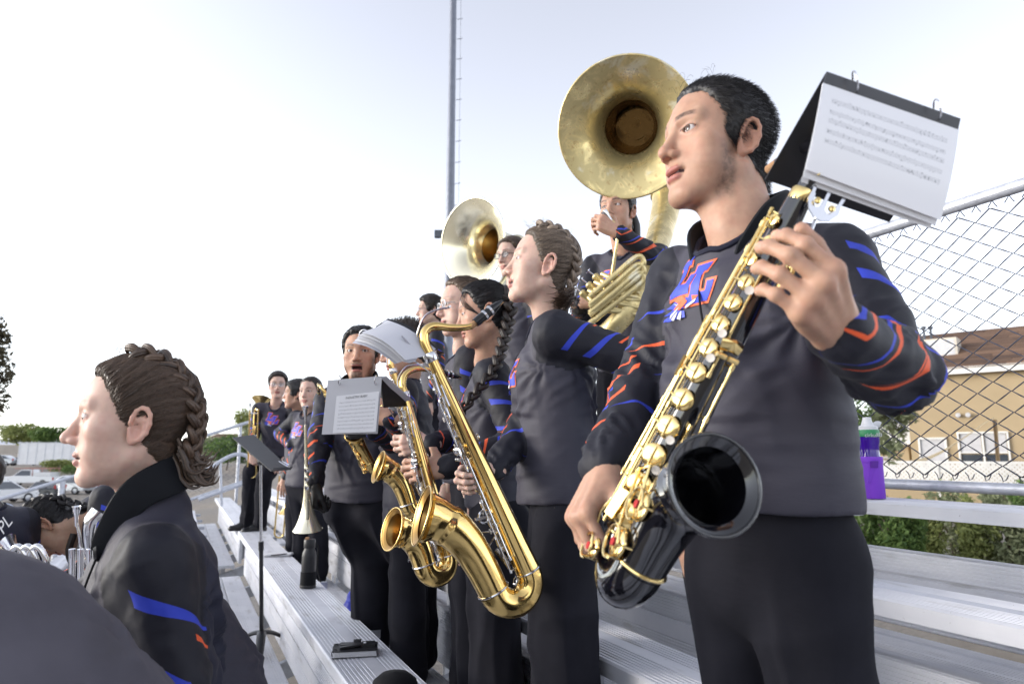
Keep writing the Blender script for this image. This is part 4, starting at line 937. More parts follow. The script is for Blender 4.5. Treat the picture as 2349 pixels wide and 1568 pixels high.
# ------------------------------------------------------------------ hands (local: x to the fingertips, y to the thumb side of a right hand, z out of the back)
def hand_np(h, flex, thumb=(0.6, 0.35, 0.5), spread=0.06, skin=SKIN['olive'], scale=1.0):
    """flex: four (mcp, pip, dip) in degrees; thumb: (opening from palm plane, bend, towards fingers)"""
    F = SDF((-0.07, -0.075, -0.125), (0.205, 0.075, 0.055), h)
    MC = [(0.092, 0.029, 0.0), (0.096, 0.009, 0.003), (0.090, -0.011, 0.001), (0.080, -0.029, -0.003)]
    LN = [(0.043, 0.026, 0.021), (0.048, 0.030, 0.022), (0.044, 0.028, 0.021), (0.035, 0.020, 0.019)]
    RR = [0.0092, 0.0095, 0.0090, 0.0080]
    F.cap((-0.022, 0, 0.0), (0.005, 0, 0), 0.0245, 0.027, 0.01, flat=((0, 0, 1), 0.74))
    for i, (mx, my, mz) in enumerate(MC):
        F.cap((0.008, my*0.55, -0.002), (mx, my, mz - 0.003), 0.0155, 0.0125, 0.013)
        F.ell((mx, my, mz + 0.001), (0.0105, 0.0092, 0.0092), 0.008)
        F.cap((0.030, my*0.75, 0.009), (mx - 0.008, my, mz + 0.0085), 0.0028, 0.0028, 0.008)
    F.ell((0.055, 0.0, -0.008), (0.045, 0.036, 0.014), 0.012)
    tips = []
    for i in range(4):
        p = np.array(MC[i]); a = 0.0; sp = spread*(1.5 - i) ; r = RR[i]
        for j in range(3):
            a += math.radians(flex[i][j]); dv = np.array((math.cos(a)*math.cos(sp), math.cos(a)*math.sin(sp)*1.0, -math.sin(a)))
            q = p + dv*LN[i][j]*(0.93 if j == 2 else 1); r1 = r*(0.93, 0.90, 0.86)[j]
            F.cap(p, q, r, r1, 0.004 if j else 0.006); F.ell(q, r1*1.05, 0.004)
            if j == 2:
                nz = np.array((math.sin(a), 0, math.cos(a))); tips.append((q + nz*r1*0.55 - dv*0.001, nz, dv, r1))
            p, r = q, r1
    op, bd, tw = thumb
    b = np.array((0.018, 0.026, -0.010)); d1 = np.array((math.cos(op)*math.cos(tw*0.3), math.sin(op), -math.sin(tw)*0.6)); d1 /= np.linalg.norm(d1)
    m = b + d1*0.046; d2 = d1 + np.array((bd*0.7, -bd*0.45, -tw*0.35)); d2 /= np.linalg.norm(d2); ip = m + d2*0.033; d3 = d2 + np.array((bd*0.6, -bd*0.6, -tw*0.15)); d3 /= np.linalg.norm(d3); tp = ip + d3*0.024
    F.cap((0.012, 0.012, -0.010), m, 0.020, 0.0125, 0.014); F.cap(m, ip, 0.0118, 0.0105, 0.005); F.cap(ip, tp, 0.0105, 0.0090, 0.004); tips.append((tp + np.array((0, 0.5, 0.85))*0.006, np.array((0, 0.5, 0.85)), d3, 0.0095))
    V, Q = F.mesh(); V = relax(V, Q, 1, 0.35); C = np.tile(np.array(skin, float), (len(V), 1))*(1 + 0.06*vnoise(V*90, 2) + 0.04*vnoise(V*240, 4))[:, None]
    for i, (mx, my, mz) in enumerate(MC):
        k = np.exp(-((V - np.array((mx, my, mz + 0.01)))**2).sum(1)/0.010**2); C = C*(1 - 0.22*k[:, None]) + 0.22*k[:, None]*np.array(skin)*np.array((1.1, 0.75, 0.7))
    for c, nz, dv, r in tips:
        e = V - c; k = np.exp(-((e @ dv)/0.0062)**4 - (np.linalg.norm(np.cross(e, dv), axis=1)/0.0062)**4)*((e @ nz) > -0.004); k *= 0.8
        C = C*(1 - k[:, None]) + k[:, None]*np.clip(np.array(skin)*np.array((1.45, 1.3, 1.3)), 0, 0.85)
    return V*scale, Q, C
def hand_frame(wrist, distal, dorsal, left):
    x = Vector(distal).normalized(); z = Vector(dorsal); z = (z - x*z.dot(x)).normalized(); y = z.cross(x)
    if left: y = -y
    return Matrix(((x.x, y.x, z.x, wrist[0]), (x.y, y.y, z.y, wrist[1]), (x.z, y.z, z.z, wrist[2]), (0, 0, 0, 1)))
FL = {'relax': [(20, 30, 18), (25, 34, 20), (30, 38, 22), (34, 40, 24)], 'grip': [(55, 70, 40), (60, 72, 40), (64, 72, 42), (66, 70, 42)],
      'keys': [(30, 48, 26), (34, 52, 28), (36, 54, 28), (40, 50, 26)], 'loose': [(38, 46, 22), (42, 52, 26), (46, 55, 28), (48, 52, 28)]}
# ------------------------------------------------------------------ braid: interlocking lumps along a path
def braid(path, w, mat, name, parent, up=None, taper=0.75, step=None):
    p = bez(path, max(24, len(path)*10)); L = [0]
    for a, b in zip(p, p[1:]): L.append(L[-1] + (b - a).length)
    tot = L[-1]; step = step or w*0.62; m = MB(); n = int(tot/step)
    def at(s):
        s = min(max(s, 0), tot); i = min(np.searchsorted(L, s, 'right') - 1, len(p) - 2); f = (s - L[i])/max(1e-9, L[i+1] - L[i]); return p[i].lerp(p[i+1], f), (p[i+1] - p[i]).normalized()
    for i in range(n + 1):
        s = i*step; c, d = at(s); sg = 1 if i % 2 else -1; ww = w*(1 - (1-taper)*s/tot)
        u = Vector(up[0]) if up and len(up) == 1 else (Vector(up[0]).lerp(Vector(up[1]), s/tot) if up else Vector((0, 0, 1)))
        sd_ = d.cross(u); sd_ = sd_.normalized() if sd_.length > 1e-4 else d.orthogonal().normalized(); u = sd_.cross(d).normalized()
        if u.dot(Vector(up[0]) if up else Vector((0, 0, 1))) < 0: u = -u
        c2, _ = at(s + step*1.9); c0, _ = at(s - step*0.6)
        pts = [c0 + sd_*sg*ww*0.42 - u*ww*0.25, c + sd_*sg*ww*0.62 + u*ww*0.12, c.lerp(c2, 0.45) + sd_*sg*ww*0.34 + u*ww*0.34, c.lerp(c2, 0.85) - sd_*sg*ww*0.02 + u*ww*0.22, c2 - sd_*sg*ww*0.22 - u*ww*0.22]
        q = bez(pts, 12); rr = lerp_list([0.15*ww, 0.33*ww, 0.39*ww, 0.35*ww, 0.14*ww], 13)
        for a in range(7):
            an = a*0.898 + 0.4*i; m.tube([q[j] + (sd_*math.cos(an) + u*math.sin(an))*rr[j]*0.60 for j in range(len(q))], [r_*0.46 for r_ in rr], 5)
    return m.obj(name, M_[mat], parent, True, True, None)
def strands(name, roots, steer, n_pts, length, rad, mat, parent, seed=1, surf=None, lift=0.0015):
    """thin hair strands: roots Nx3, steer(P, i)->unit directions; three-sided tubes, optionally hugging a BVH surface"""
    P_ = np.array(roots, float); pts = [P_.copy()]; rg = np.random.RandomState(seed); st = length/(n_pts - 1); jit = rg.normal(size=P_.shape)*0.18
    for i in range(n_pts - 1):
        d = steer(P_, i/(n_pts - 1)) + jit; d /= np.linalg.norm(d, axis=1)[:, None] + 1e-9; P_ = P_ + d*st
        if surf is not None:
            for k in range(len(P_)):
                loc, nr, _, _ = surf.find_nearest(Vector(P_[k]))
                if loc is not None: P_[k] = loc + nr*lift
        pts.append(P_.copy())
    A = np.stack(pts, 1); n = len(A); T = np.gradient(A, axis=1); T /= np.linalg.norm(T, axis=2)[:, :, None] + 1e-9
    ref = rg.normal(size=(n, 1, 3)); U = np.cross(T, ref); U /= np.linalg.norm(U, axis=2)[:, :, None] + 1e-9; W = np.cross(T, U)
    r = rad*np.interp(np.linspace(0, 1, n_pts), [0, 0.7, 1], [1, 0.9, 0.15])[None, :, None, None]
    an = np.array([0, 2.094, 4.189]); ring = A[:, :, None, :] + r*(U[:, :, None, :]*np.cos(an)[None, None, :, None] + W[:, :, None, :]*np.sin(an)[None, None, :, None])
    V = ring.reshape(-1, 3); base = (np.arange(n)[:, None, None]*n_pts + np.arange(n_pts - 1)[None, :, None])*3; k = np.arange(3)[None, None, :]; k2 = (k + 1) % 3
    Q = np.stack([base + k, base + k2, base + 3 + k2, base + 3 + k], -1).reshape(-1, 4)
    return wlink(name, np_mesh(name, V, Q), M_[mat], parent)
# ------------------------------------------------------------------ shirt emblem: two block letters over a plume
def poly_grid(poly, st=0.006):
    """fill a polygon with small quads/triangles clipped by triangulation of a dense bmesh"""
    bm = bmesh.new(); vs = [bm.verts.new((x, y, 0)) for x, y in poly]; bm.faces.new(vs); bmesh.ops.triangulate(bm, faces=bm.faces[:])
    for _ in range(3):
        es = [e for e in bm.edges if e.calc_length() > st*2]
        if not es: break
        bmesh.ops.subdivide_edges(bm, edges=es, cuts=1, use_grid_fill=False); bmesh.ops.triangulate(bm, faces=[f for f in bm.faces if len(f.verts) > 3])
    V = np.array([v.co[:] for v in bm.verts]); bm.verts.index_update(); T = [[v.index for v in f.verts] for f in bm.faces]; bm.free(); return V, T
def letter_L(x, y, w, h, sk, st, s=0.0, mir=1):
    """slab-serif L outline, slanted by sk, grown by s"""
    sf = st*0.55; P0 = [(-s - sf*0.7, h - st*0.75 - s), (-s - sf*0.7, h + s), (st + sf*0.7 + s, h + s), (st + sf*0.7 + s, h - st*0.75 - s), (st + s, h - st*0.75 - s), (st + s, st*0.95 + s), (w - st*0.75 - s, st*0.95 + s), (w - st*0.75 - s, st*1.7 + s), (w + s, st*1.7 + s), (w + s, -s), (-s - sf*0.7, -s), (-s - sf*0.7, st*0.75 + s), (-s, st*0.75 + s), (-s, h - st*0.75 - s)]
    return [(x + mir*(px + sk*py), y + py) for px, py in P0]
M_['print_blue'] = simple('print_blue', (0.045, 0.075, 0.60), 0.5, 0, 0.08, 200)
M_['print_orange'] = simple('print_orange', (0.82, 0.16, 0.055), 0.5, 0, 0.08, 200)
M_['print_white'] = simple('print_white', (0.72, 0.72, 0.74), 0.5)
def emblem(parent, bvh, C, rt, up, fw, s=1.0):
    """printed on the chest: C centre on the surface, rt = viewer's right, up, fw = outward"""
    layers = [('emblem_outline', 'print_orange', 0.0010, [letter_L(-0.066, -0.012, 0.066, 0.088, 0.26, 0.026, 0.0055), letter_L(-0.002, -0.040, 0.066, 0.088, 0.26, 0.026, 0.0055)]),
              ('emblem_letters', 'print_blue', 0.0022, [letter_L(-0.066, -0.012, 0.066, 0.088, 0.26, 0.026), letter_L(-0.002, -0.040, 0.066, 0.088, 0.26, 0.026)]),
              ('emblem_plume', 'print_blue', 0.0026, [[(-0.098, -0.028), (-0.040, -0.020), (-0.012, -0.030), (-0.034, -0.040)], [(-0.104, -0.044), (-0.040, -0.032), (0.000, -0.044), (-0.040, -0.052)], [(-0.096, -0.060), (-0.040, -0.044), (0.004, -0.052), (0.006, -0.066), (-0.05, -0.066)]]),
              ('emblem_crest', 'print_orange', 0.0034, [[(-0.055, -0.018), (-0.015, -0.014), (0.002, -0.030), (-0.012, -0.048), (-0.05, -0.040), (-0.028, -0.03)], [(0.012, -0.018), (0.034, -0.022), (0.02, -0.034)]]),
              ('emblem_feathers', 'print_white', 0.0042, [[(-0.052, -0.052), (-0.018, -0.040), (-0.022, -0.048), (-0.046, -0.062)], [(-0.040, -0.064), (-0.016, -0.050), (-0.017, -0.060), (-0.030, -0.068)], [(-0.016, -0.066), (-0.004, -0.050), (-0.002, -0.060), (-0.006, -0.070)], [(-0.054, -0.024), (-0.034, -0.031), (-0.016, -0.026), (-0.034, -0.034)], [(0.004, -0.040), (0.030, -0.028), (0.028, -0.036), (0.006, -0.048)]])]
    for name, mat, off, polys in layers:
        VV, FF = [], []
        for pl in polys:
            V, T = poly_grid([(x*s, y*s) for x, y in pl], 0.008); n = len(VV); ok = True
            for x, y, _ in V:
                o = C + rt*float(x) + up*float(y); hit, nr, _, _ = bvh.ray_cast(o + fw*0.15, -fw, 0.4)
                if hit is None: hit = o; nr = fw
                VV.append(tuple(hit + fw*off + nr*0.0006))
            FF += [tuple(i + n for i in t) for t in T]
        m = MB(); m.v = VV; m.f = FF; m.obj(name, M_[mat], parent, True, True, None)
# ------------------------------------------------------------------ the person
def face_frame(c, f, up=(0, 0, 1), roll=0.0, s=1.0):
    f = Vector(f).normalized(); r = f.cross(Vector(up)).normalized(); u = r.cross(f)
    if roll: q = Matrix.Rotation(roll, 3, f); r = q @ r; u = q @ u
    return Matrix(((r.x*s, f.x*s, u.x*s, c[0]), (r.y*s, f.y*s, u.y*s, c[1]), (r.z*s, f.z*s, u.z*s, c[2]), (0, 0, 0, 1)))
def bend(a, b, l1, l2, hint):
    """elbow or knee position"""
    a, b = Vector(a), Vector(b); d = b - a; L = min(d.length, (l1 + l2)*0.999); d.normalize(); x = (l1*l1 - l2*l2 + L*L)/(2*L); y = math.sqrt(max(0, l1*l1 - x*x)); h = Vector(hint); h = (h - d*h.dot(d)).normalized(); return a + d*x + h*y
def person(label, J, skin='olive', hair=None, head=None, girth=(0.165, 0.15, 0.165), depth=(0.115, 0.112, 0.12), h=0.008, hh=0.003, tint=None, logo=True, group=None,
           hem=0.0, slim=1.0, legs=True, hands=True, glove=False, eyes=True, gaze=None, shoes=True, shirt='shirt', seed=0, wr=1.0, arm_r=(0.066, 0.054, 0.047, 0.037), neck_r=0.057, emb_s=1.0, emb_off=(0.0, 0.0), emb_rot=0.0, folds=1.0, backp=1.0, arm_t=(1.0, 0.0)):
    J = {k: (Vector(v) if not isinstance(v, (Matrix, dict)) else v) for k, v in J.items()}
    PV, NK, SL_, SR = J['pelvis'], J['neck'], J['SL'], J['SR']
    t = thing('person', label, 'person', (PV.x, PV.y, J.get('base', PV - Vector((0, 0, 0.9))).z), 0, group)
    uz = (NK - PV).normalized(); ur = (SR - SL_); ur = (ur - uz*ur.dot(uz)).normalized(); uf = uz.cross(ur).normalized()
    SK = SKIN[skin] if isinstance(skin, str) else skin; L = (NK - PV).length
    parts = []
    # --- head and neck
    HM = J['head']; ho = dict(head or {}); Hi = HM.inverted(); nkl = Hi @ (NK + uz*0.0); sc = HM.to_scale().x
    ho['neck'] = tuple(nkl); ho.setdefault('neck_r', neck_r/sc)
    F = head_field(hh, **ho); V, Q = F.mesh(); V = relax(V, Q, 1, 0.3)
    to = dict(tint or {}); to['mouth'] = ho.get('mouth', 0); to['lid'] = ho.get('lid', 1); to['smile'] = ho.get('smile', 0)
    C = head_tint(V, SK, to.get('lipc', LIP), to); parts.append((xf(HM, V), Q, {'tint': C}))
    # --- hands
    wr_ = {}
    for s in 'LR':
        W = J.get('W' + s)
        if W is None: continue
        hd = J.get('H' + s) or {}
        E = J['E' + s]; fd = (W - E).normalized(); dist = Vector(hd.get('distal', fd)); dor = Vector(hd.get('dorsal', -uf)); wr_[s] = W
        if hands:
            fx = hd.get('flex', 'relax'); hv, hq, hc = hand_np(hd.get('h', 0.0034), FL[fx] if isinstance(fx, str) else fx, hd.get('thumb', (0.6, 0.35, 0.5)), hd.get('spread', 0.06), SK if not glove else (0.012, 0.012, 0.014), hd.get('scale', 0.98)*slim**0.3)
            M = hand_frame(W, dist, dor, s == 'L'); hv = xf(M, hv)
            if s == 'L': hq = hq[:, ::-1]
            parts.append((hv, hq, {'tint': hc}))
    # --- body inside the clothes
    allp = [NK, PV, SL_, SR] + [J[k] for k in ('EL', 'ER', 'WL', 'WR', 'KL', 'KR', 'AL', 'AR') if k in J]
    lo = np.min([list(p) for p in allp], 0) - 0.14; hi = np.max([list(p) for p in allp], 0) + 0.14
    B = SDF(lo, hi, 0.017)
    B.cap(PV + uz*0.10, PV + uz*L*0.6, girth[0]*0.70, girth[2]*0.80, 0.02, flat=(uf, 0.68)); B.cap(PV + uz*L*0.6, NK - uz*0.05, girth[2]*0.78, 0.05, 0.03, flat=(uf, 0.6))
    for s in 'LR':
        S = J['S' + s]; B.cap(NK - uz*0.05, S, 0.045, 0.045, 0.02)
        if 'E' + s in J: B.cap(S, J['E' + s], 0.036, 0.024, 0.01)
        if 'W' + s in J: B.cap(J['E' + s], J['W' + s], 0.024, 0.0225, 0.01)
        hp = PV + ur*(0.085 if s == 'R' else -0.085) - uz*0.04
        if 'K' + s in J: B.cap(hp, J['K' + s], 0.075, 0.05, 0.02); B.cap(J['K' + s], J['A' + s], 0.05, 0.036, 0.01)
    Vb, Qb = B.mesh(); parts.append((Vb, Qb, {'tint': np.tile(np.array(SK), (len(Vb), 1))}))
    V, Q, A = join_np(parts); me = np_mesh('body', V, Q); attr(me, 'tint', np.hstack([A['tint'], np.ones((len(V), 1))])); body = wlink('body', me, M_['skin'], t)
    # --- eyes
    if eyes:
        gz = (Hi.to_3x3() @ (Vector(gaze))).normalized() if gaze is not None else Vector((0, 1, -0.02)).normalized()
        for s in (-1, 1):
            e = MB().lathe([(0.0124*math.sin(q), 0.0124*math.cos(q)) for q in np.linspace(0.005, 3.136, 30)], 20, Matrix.Translation((s*0.0325, 0.0708, 0.0132)) @ frame((0, 0, 0), gz))
            em = e.mesh('eye', True, None); attr(em, 'iris', np.clip(np.repeat(np.linspace(0, 3.14, 30)/math.pi*2.6, 20), 0, 1)); em.transform(HM); wlink('eye', em, M_['eye'], body)
    # --- shirt
    lo = np.min([list(p) for p in [NK, PV, SL_, SR] + [J[k] for k in ('EL', 'ER', 'WL', 'WR') if k in J]], 0) - 0.19; hi = np.max([list(p) for p in [NK, PV, SL_, SR] + [J[k] for k in ('EL', 'ER', 'WL', 'WR') if k in J]], 0) + 0.17
    S_ = SDF(lo, hi, h); g0, g1, g2 = girth; d0, d1, d2 = depth; r0, r1, r2, r3 = [x*slim for x in arm_r]
    zh = -0.10 + hem
    S_.cap(PV + uz*zh, PV + uz*(L*0.30), g0*1.0, g1, 0.012, flat=(uf, d0/g0))
    S_.cap(PV + uz*(L*0.30), PV + uz*(L*0.66), g1, g2*0.96, 0.012, flat=(uf, (d1/g1 + d2/g2)/2)); S_.cap(PV + uz*(L*0.64), PV + uz*(L*0.84), g2*0.95, g2*0.60, 0.015, flat=(uf, d2/g2*0.95))
    bel = J.get('belly')
    if bel is not None: S_.ell(PV + uz*(L*bel.x) + uf*bel.y, (g1*0.86, bel.z, 0.17), 0.03, np.array([ur, uf, uz]))
    for s in 'LR':
        S = J['S' + s]; o = (S - NK).normalized(); S_.cap(NK - uz*0.020, S - uz*0.006, 0.042, r0*0.84, 0.05); S_.ell(S - uz*0.004, r0*0.90, 0.025)
        if 'E' + s in J:
            E = J['E' + s]; S_.cap(S, E, r0*0.97, r1, 0.022); S_.ell(E, r1*0.98, 0.008)
            W = J.get('W' + s)
            if W is not None: q = W - (W - E).normalized()*0.012; S_.cap(E, E.lerp(q, 0.75), r1, r3*1.10, 0.010); S_.cap(E.lerp(q, 0.75), q, r3*1.08, r3, 0.006)
    S_.cap(NK - uz*0.035, NK - uz*0.010, neck_r*1.32, neck_r*1.16, 0.025)
    S_.cap(NK + uf*0.012 - uz*0.012, NK + uz*0.16 + uf*0.03, neck_r*1.10, neck_r*1.6, 0.012, 's'); S_.ell(NK + uf*0.070 + uz*0.018, (neck_r*0.85, 0.035, 0.036), 0.012, np.array([ur, uf, uz]), 's')
    S_.cut(PV + uz*(zh - 0.02), -uz)
    V, Q = S_.mesh(); V = relax(V, Q, 2, 0.4)
    # arm coordinates and sleeve mask
    tt = np.zeros(len(V)); cc = np.ones(len(V)); ss = np.zeros(len(V)); mk = np.zeros(len(V)); best = np.full(len(V), 9.0)
    for s in 'LR':
        if 'E' + s not in J: continue
        S = np.array(J['S' + s]); E = np.array(J['E' + s]); W = np.array(J['W' + s]) if 'W' + s in J else E + (E - S)*0.5
        for a, b, t0, ra, rb in ((S, E, 0.0, r0, r1), (E, W, np.linalg.norm(E - S), r1, r3)):
            d = b - a; Ln = np.linalg.norm(d); d = d/Ln; q = (V - a) @ d; qc = np.clip(q, -0.05 if t0 == 0 else 0, Ln); rr = np.linalg.norm(V - a - qc[:, None]*d, axis=1); lr_ = ra + (rb - ra)*np.clip(q/Ln, 0, 1); m = rr - lr_ < best; best = np.where(m, rr - lr_, best)
            out = np.array(ur)*(1 if s == 'R' else -1); ref = out - d*(out @ d); 
            if np.linalg.norm(ref) < 0.2: ref = np.array(uz)*(1.0 if t0 == 0 else 1.0); ref = ref - d*(ref @ d)
            ref /= np.linalg.norm(ref); r2_ = np.cross(d, ref)*(1 if s == 'R' else -1); pp = V - a - q[:, None]*d; x = pp @ ref; y = pp @ r2_; n = np.hypot(x, y) + 1e-6
            tt = np.where(m, t0 + qc, tt); cc = np.where(m, x/n, cc); ss = np.where(m, y/n, ss)
            side = (V - S) @ out
            if t0 == 0: mk = np.where(m, np.clip(0.5 + (q*0.55 + side*0.75 + 0.028 + 0.25*np.clip(-((V - S) @ np.array(uz)) - 0.05, 0, 1)*0)/0.02, 0, 1)*(rr < lr_ + 0.03 - 0.022*sstep(0.05, 0.12, q)), mk)
            else: mk = np.where(m, np.clip(0.5 + (lr_ + 0.010 - rr)/0.012, 0, 1), mk)
    N = vnormals(V, Q); pl = np.stack([(V - np.array(PV)) @ np.array(ur), (V - np.array(PV)) @ np.array(uf), (V - np.array(PV)) @ np.array(uz)], 1)
    wp = pl + 0.05*np.stack([vnoise(pl*6, seed + k) for k in range(3)], 1)
    rid = lambda q, sd: 1 - np.abs(vnoise(q, sd))*2
    tor = 0.5*rid(wp*np.array((5, 4, 12)) + wp[:, [2, 0, 1]]*np.array((3, 0, 3)), seed + 11) + 0.5*rid(wp*np.array((11, 7, 4.0)), seed + 12)
    tor = tor + 0.45*rid(wp*np.array((9, 8, 26)) + wp[:, [2, 0, 1]]*np.array((14, 0, 6)), seed + 15)
    tor *= (0.55 + 0.45*sstep(0.1, 0.32, pl[:, 2]))
    el = 0.0
    w_arm = mk; la = (tt - 0.28)
    arm = rid(np.stack([tt*34 + 1.5*cc, cc*1.6, ss*1.6], 1), seed + 13)*(0.35 + 0.9*np.exp(-(la/0.07)**2) + 0.8*np.exp(-((tt - 0.50)/0.06)**2)) + 0.5*rid(V*17, seed + 14)
    dsp = folds*(0.0042*(tor - 0.35)*(1 - w_arm) + 0.0034*(arm - 0.3)*w_arm)
    # long creases across the chest and belly
    rc = random.Random(seed*7 + 3)
    cl_ = [((rc.uniform(0.04, 0.13)*sg, L*rc.uniform(0.55, 0.80)), (rc.uniform(-0.10, 0.02)*sg, L*rc.uniform(0.05, 0.45)), rc.uniform(0.0035, 0.007), rc.uniform(0.007, 0.013)) for sg in (1, -1, 1, -1, 1, -1)] + [((-0.14, L*q), (0.13, L*(q - rc.uniform(-0.12, 0.12))), rc.uniform(0.002, 0.005), 0.009) for q in (0.18, 0.34, 0.46)]
    for (x0, z0), (x1, z1), am, wd in cl_:
        dx, dz = x1 - x0, z1 - z0; l2 = dx*dx + dz*dz; bx_ = pl[:, 0] + 0.012*vnoise(pl*9, seed + 31); tq = ((bx_ - x0)*dx + (pl[:, 2] - z0)*dz)/l2; ds = ((bx_ - x0)*dz - (pl[:, 2] - z0)*dx)/math.sqrt(l2)
        env = sstep(-0.05, 0.2, tq)*sstep(1.05, 0.75, tq)*(1 - w_arm); dsp += folds*0.55*am*env*(np.exp(-(ds/wd)**2) - 0.6*np.exp(-((ds - 1.7*wd)/wd)**2))
    # gathered folds running from the armpits
    for s in 'LR':
        a = np.array(J['S' + s]) - np.array(uz)*0.10; q = V - a; rr = np.linalg.norm(q, axis=1); an = np.arctan2(q @ np.array(uz), q @ np.array(ur)); dsp += folds*0.004*np.sin(an*11 + seed + (0 if s == 'L' else 2))*np.exp(-rr/0.12)*sstep(0.02, 0.06, rr)*(1 - w_arm)
    V = V + N*dsp[:, None]
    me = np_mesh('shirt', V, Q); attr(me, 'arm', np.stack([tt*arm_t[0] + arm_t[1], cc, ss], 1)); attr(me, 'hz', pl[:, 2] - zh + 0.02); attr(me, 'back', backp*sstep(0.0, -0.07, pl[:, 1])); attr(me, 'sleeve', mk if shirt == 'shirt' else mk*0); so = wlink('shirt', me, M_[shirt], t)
    # collar rib
    cr = MB(); pts = []
    bvh = BVHTree.FromPolygons([tuple(p) for p in V], [tuple(q) for q in Q])
    for k in range(28):
        a = 2*math.pi*k/28; dd = ur*math.cos(a) + uf*math.sin(a); o = NK + uf*0.010 + dd*neck_r*1.24; hit, nr, _, _ = bvh.ray_cast(o + uz*0.2, -uz, 0.5); pts.append((hit if hit is not None else o) + uz*0.001)
    cr.tube(pts, 0.0060, 8, closed=True); cr.obj('collar', M_['navy_cloth'], so)
    if logo:
        c = PV + uz*(L*0.70 + emb_off[1]) + ur*emb_off[0]; hit, nr, _, _ = bvh.ray_cast(c + uf*0.3, -uf, 0.5)
        rt = (-ur).copy(); up_ = uz.copy(); 
        if emb_rot: q = Matrix.Rotation(emb_rot, 3, uf); rt = q @ rt; up_ = q @ up_
        emblem(so, bvh, (hit or c) - uf*(hit - c).dot(uf) if hit else c, rt, up_, uf, emb_s)
    # --- trousers
    if legs and 'KL' in J:
        pts = [PV] + [J[k] for k in ('KL', 'KR', 'AL', 'AR')]
        T = SDF(np.min([list(p) for p in pts], 0) - 0.22, np.max([list(p) for p in pts], 0) + 0.22, max(h, 0.009))
        T.cap(PV + uz*(0.06 + hem*0.5), PV - uz*0.05, g0*0.81, g0*0.83, 0.015, flat=(uf, d0/g0*0.90)); 
        for s, sg in (('L', -1), ('R', 1)):
            hp = PV + ur*sg*g0*0.43 - uz*0.05; K, An = J['K' + s], J['A' + s]; lr = J.get('legr', Vector((0.090, 0.075, 0.076)))
            T.cap(hp, K, lr.x*slim, lr.y*slim, 0.022); T.cap(K, An, lr.y*slim, lr.z*slim, 0.01); T.ell(hp - uf*0.03 - uz*0.02, (0.08*slim, 0.085*slim, 0.10*slim), 0.03, np.array([ur, uf, uz]))
        V, Q = T.mesh(); V = relax(V, Q, 2, 0.4); N = vnormals(V, Q); wq = V + 0.04*np.stack([vnoise(V*5, seed + k) for k in range(3)], 1)
        V = V + N*(folds*(0.006*(rid(wq*np.array((9, 9, 2.2)), seed + 5) - 0.5) + 0.003*(rid(wq*np.array((5, 5, 9)), seed + 6) - 0.5)))[:, None]
        for s, sg in (('L', -1), ('R', 1)):                                    # pressed crease down the front
            K, An = np.array(J['K' + s]), np.array(J['A' + s]); hp = np.array(PV + ur*sg*g0*0.5)
            q = (V - hp) @ np.array(ur); zt = np.clip((V[:, 2] - hp[2])/(An[2] - hp[2] - 1e-6), 0, 1); ax_ = q - zt*((An - hp) @ np.array(ur)); fr = ((V - hp - zt[:, None]*(An - hp)) @ np.array(uf)) > 0
            V += np.array(uf)*(0.009*np.exp(-(ax_/0.012)**2)*fr*sstep(0.05, 0.25, zt))[:, None]
        wlink('trousers', np_mesh('trousers', V, Q), M_['trousers'], t)
        if shoes:
            for s in 'LR':
                An = J['A' + s]; K = J['K' + s]; fd = J.get('toe' + s, uf); fd = Vector((fd.x, fd.y, fd.z)).normalized(); b = SDF(np.array(An) - 0.32, np.array(An) + 0.32, 0.008); rt = fd.cross(Vector((0, 0, 1))).normalized()
                b.cap(An - Vector((0, 0, 0.055)) - fd*0.03, An - Vector((0, 0, 0.062)) + fd*0.15, 0.040, 0.036, 0.02, flat=((0, 0, 1), 0.85)); b.cap(An - fd*0.02, An + fd*0.07 - Vector((0, 0, 0.04)), 0.042, 0.034, 0.03); b.cut(An - Vector((0, 0, 0.088)), (0, 0, -1))
                V, Q = b.mesh(); wlink('shoe', np_mesh('shoe', V, Q), M_['shoe'], t)
    info = dict(t=t, body=body, shirt=so, bvh=bvh, F=F, HM=HM, ur=ur, uf=uf, uz=uz, L=L, PV=PV, NK=NK)
    if hair: hair(info)
    return info
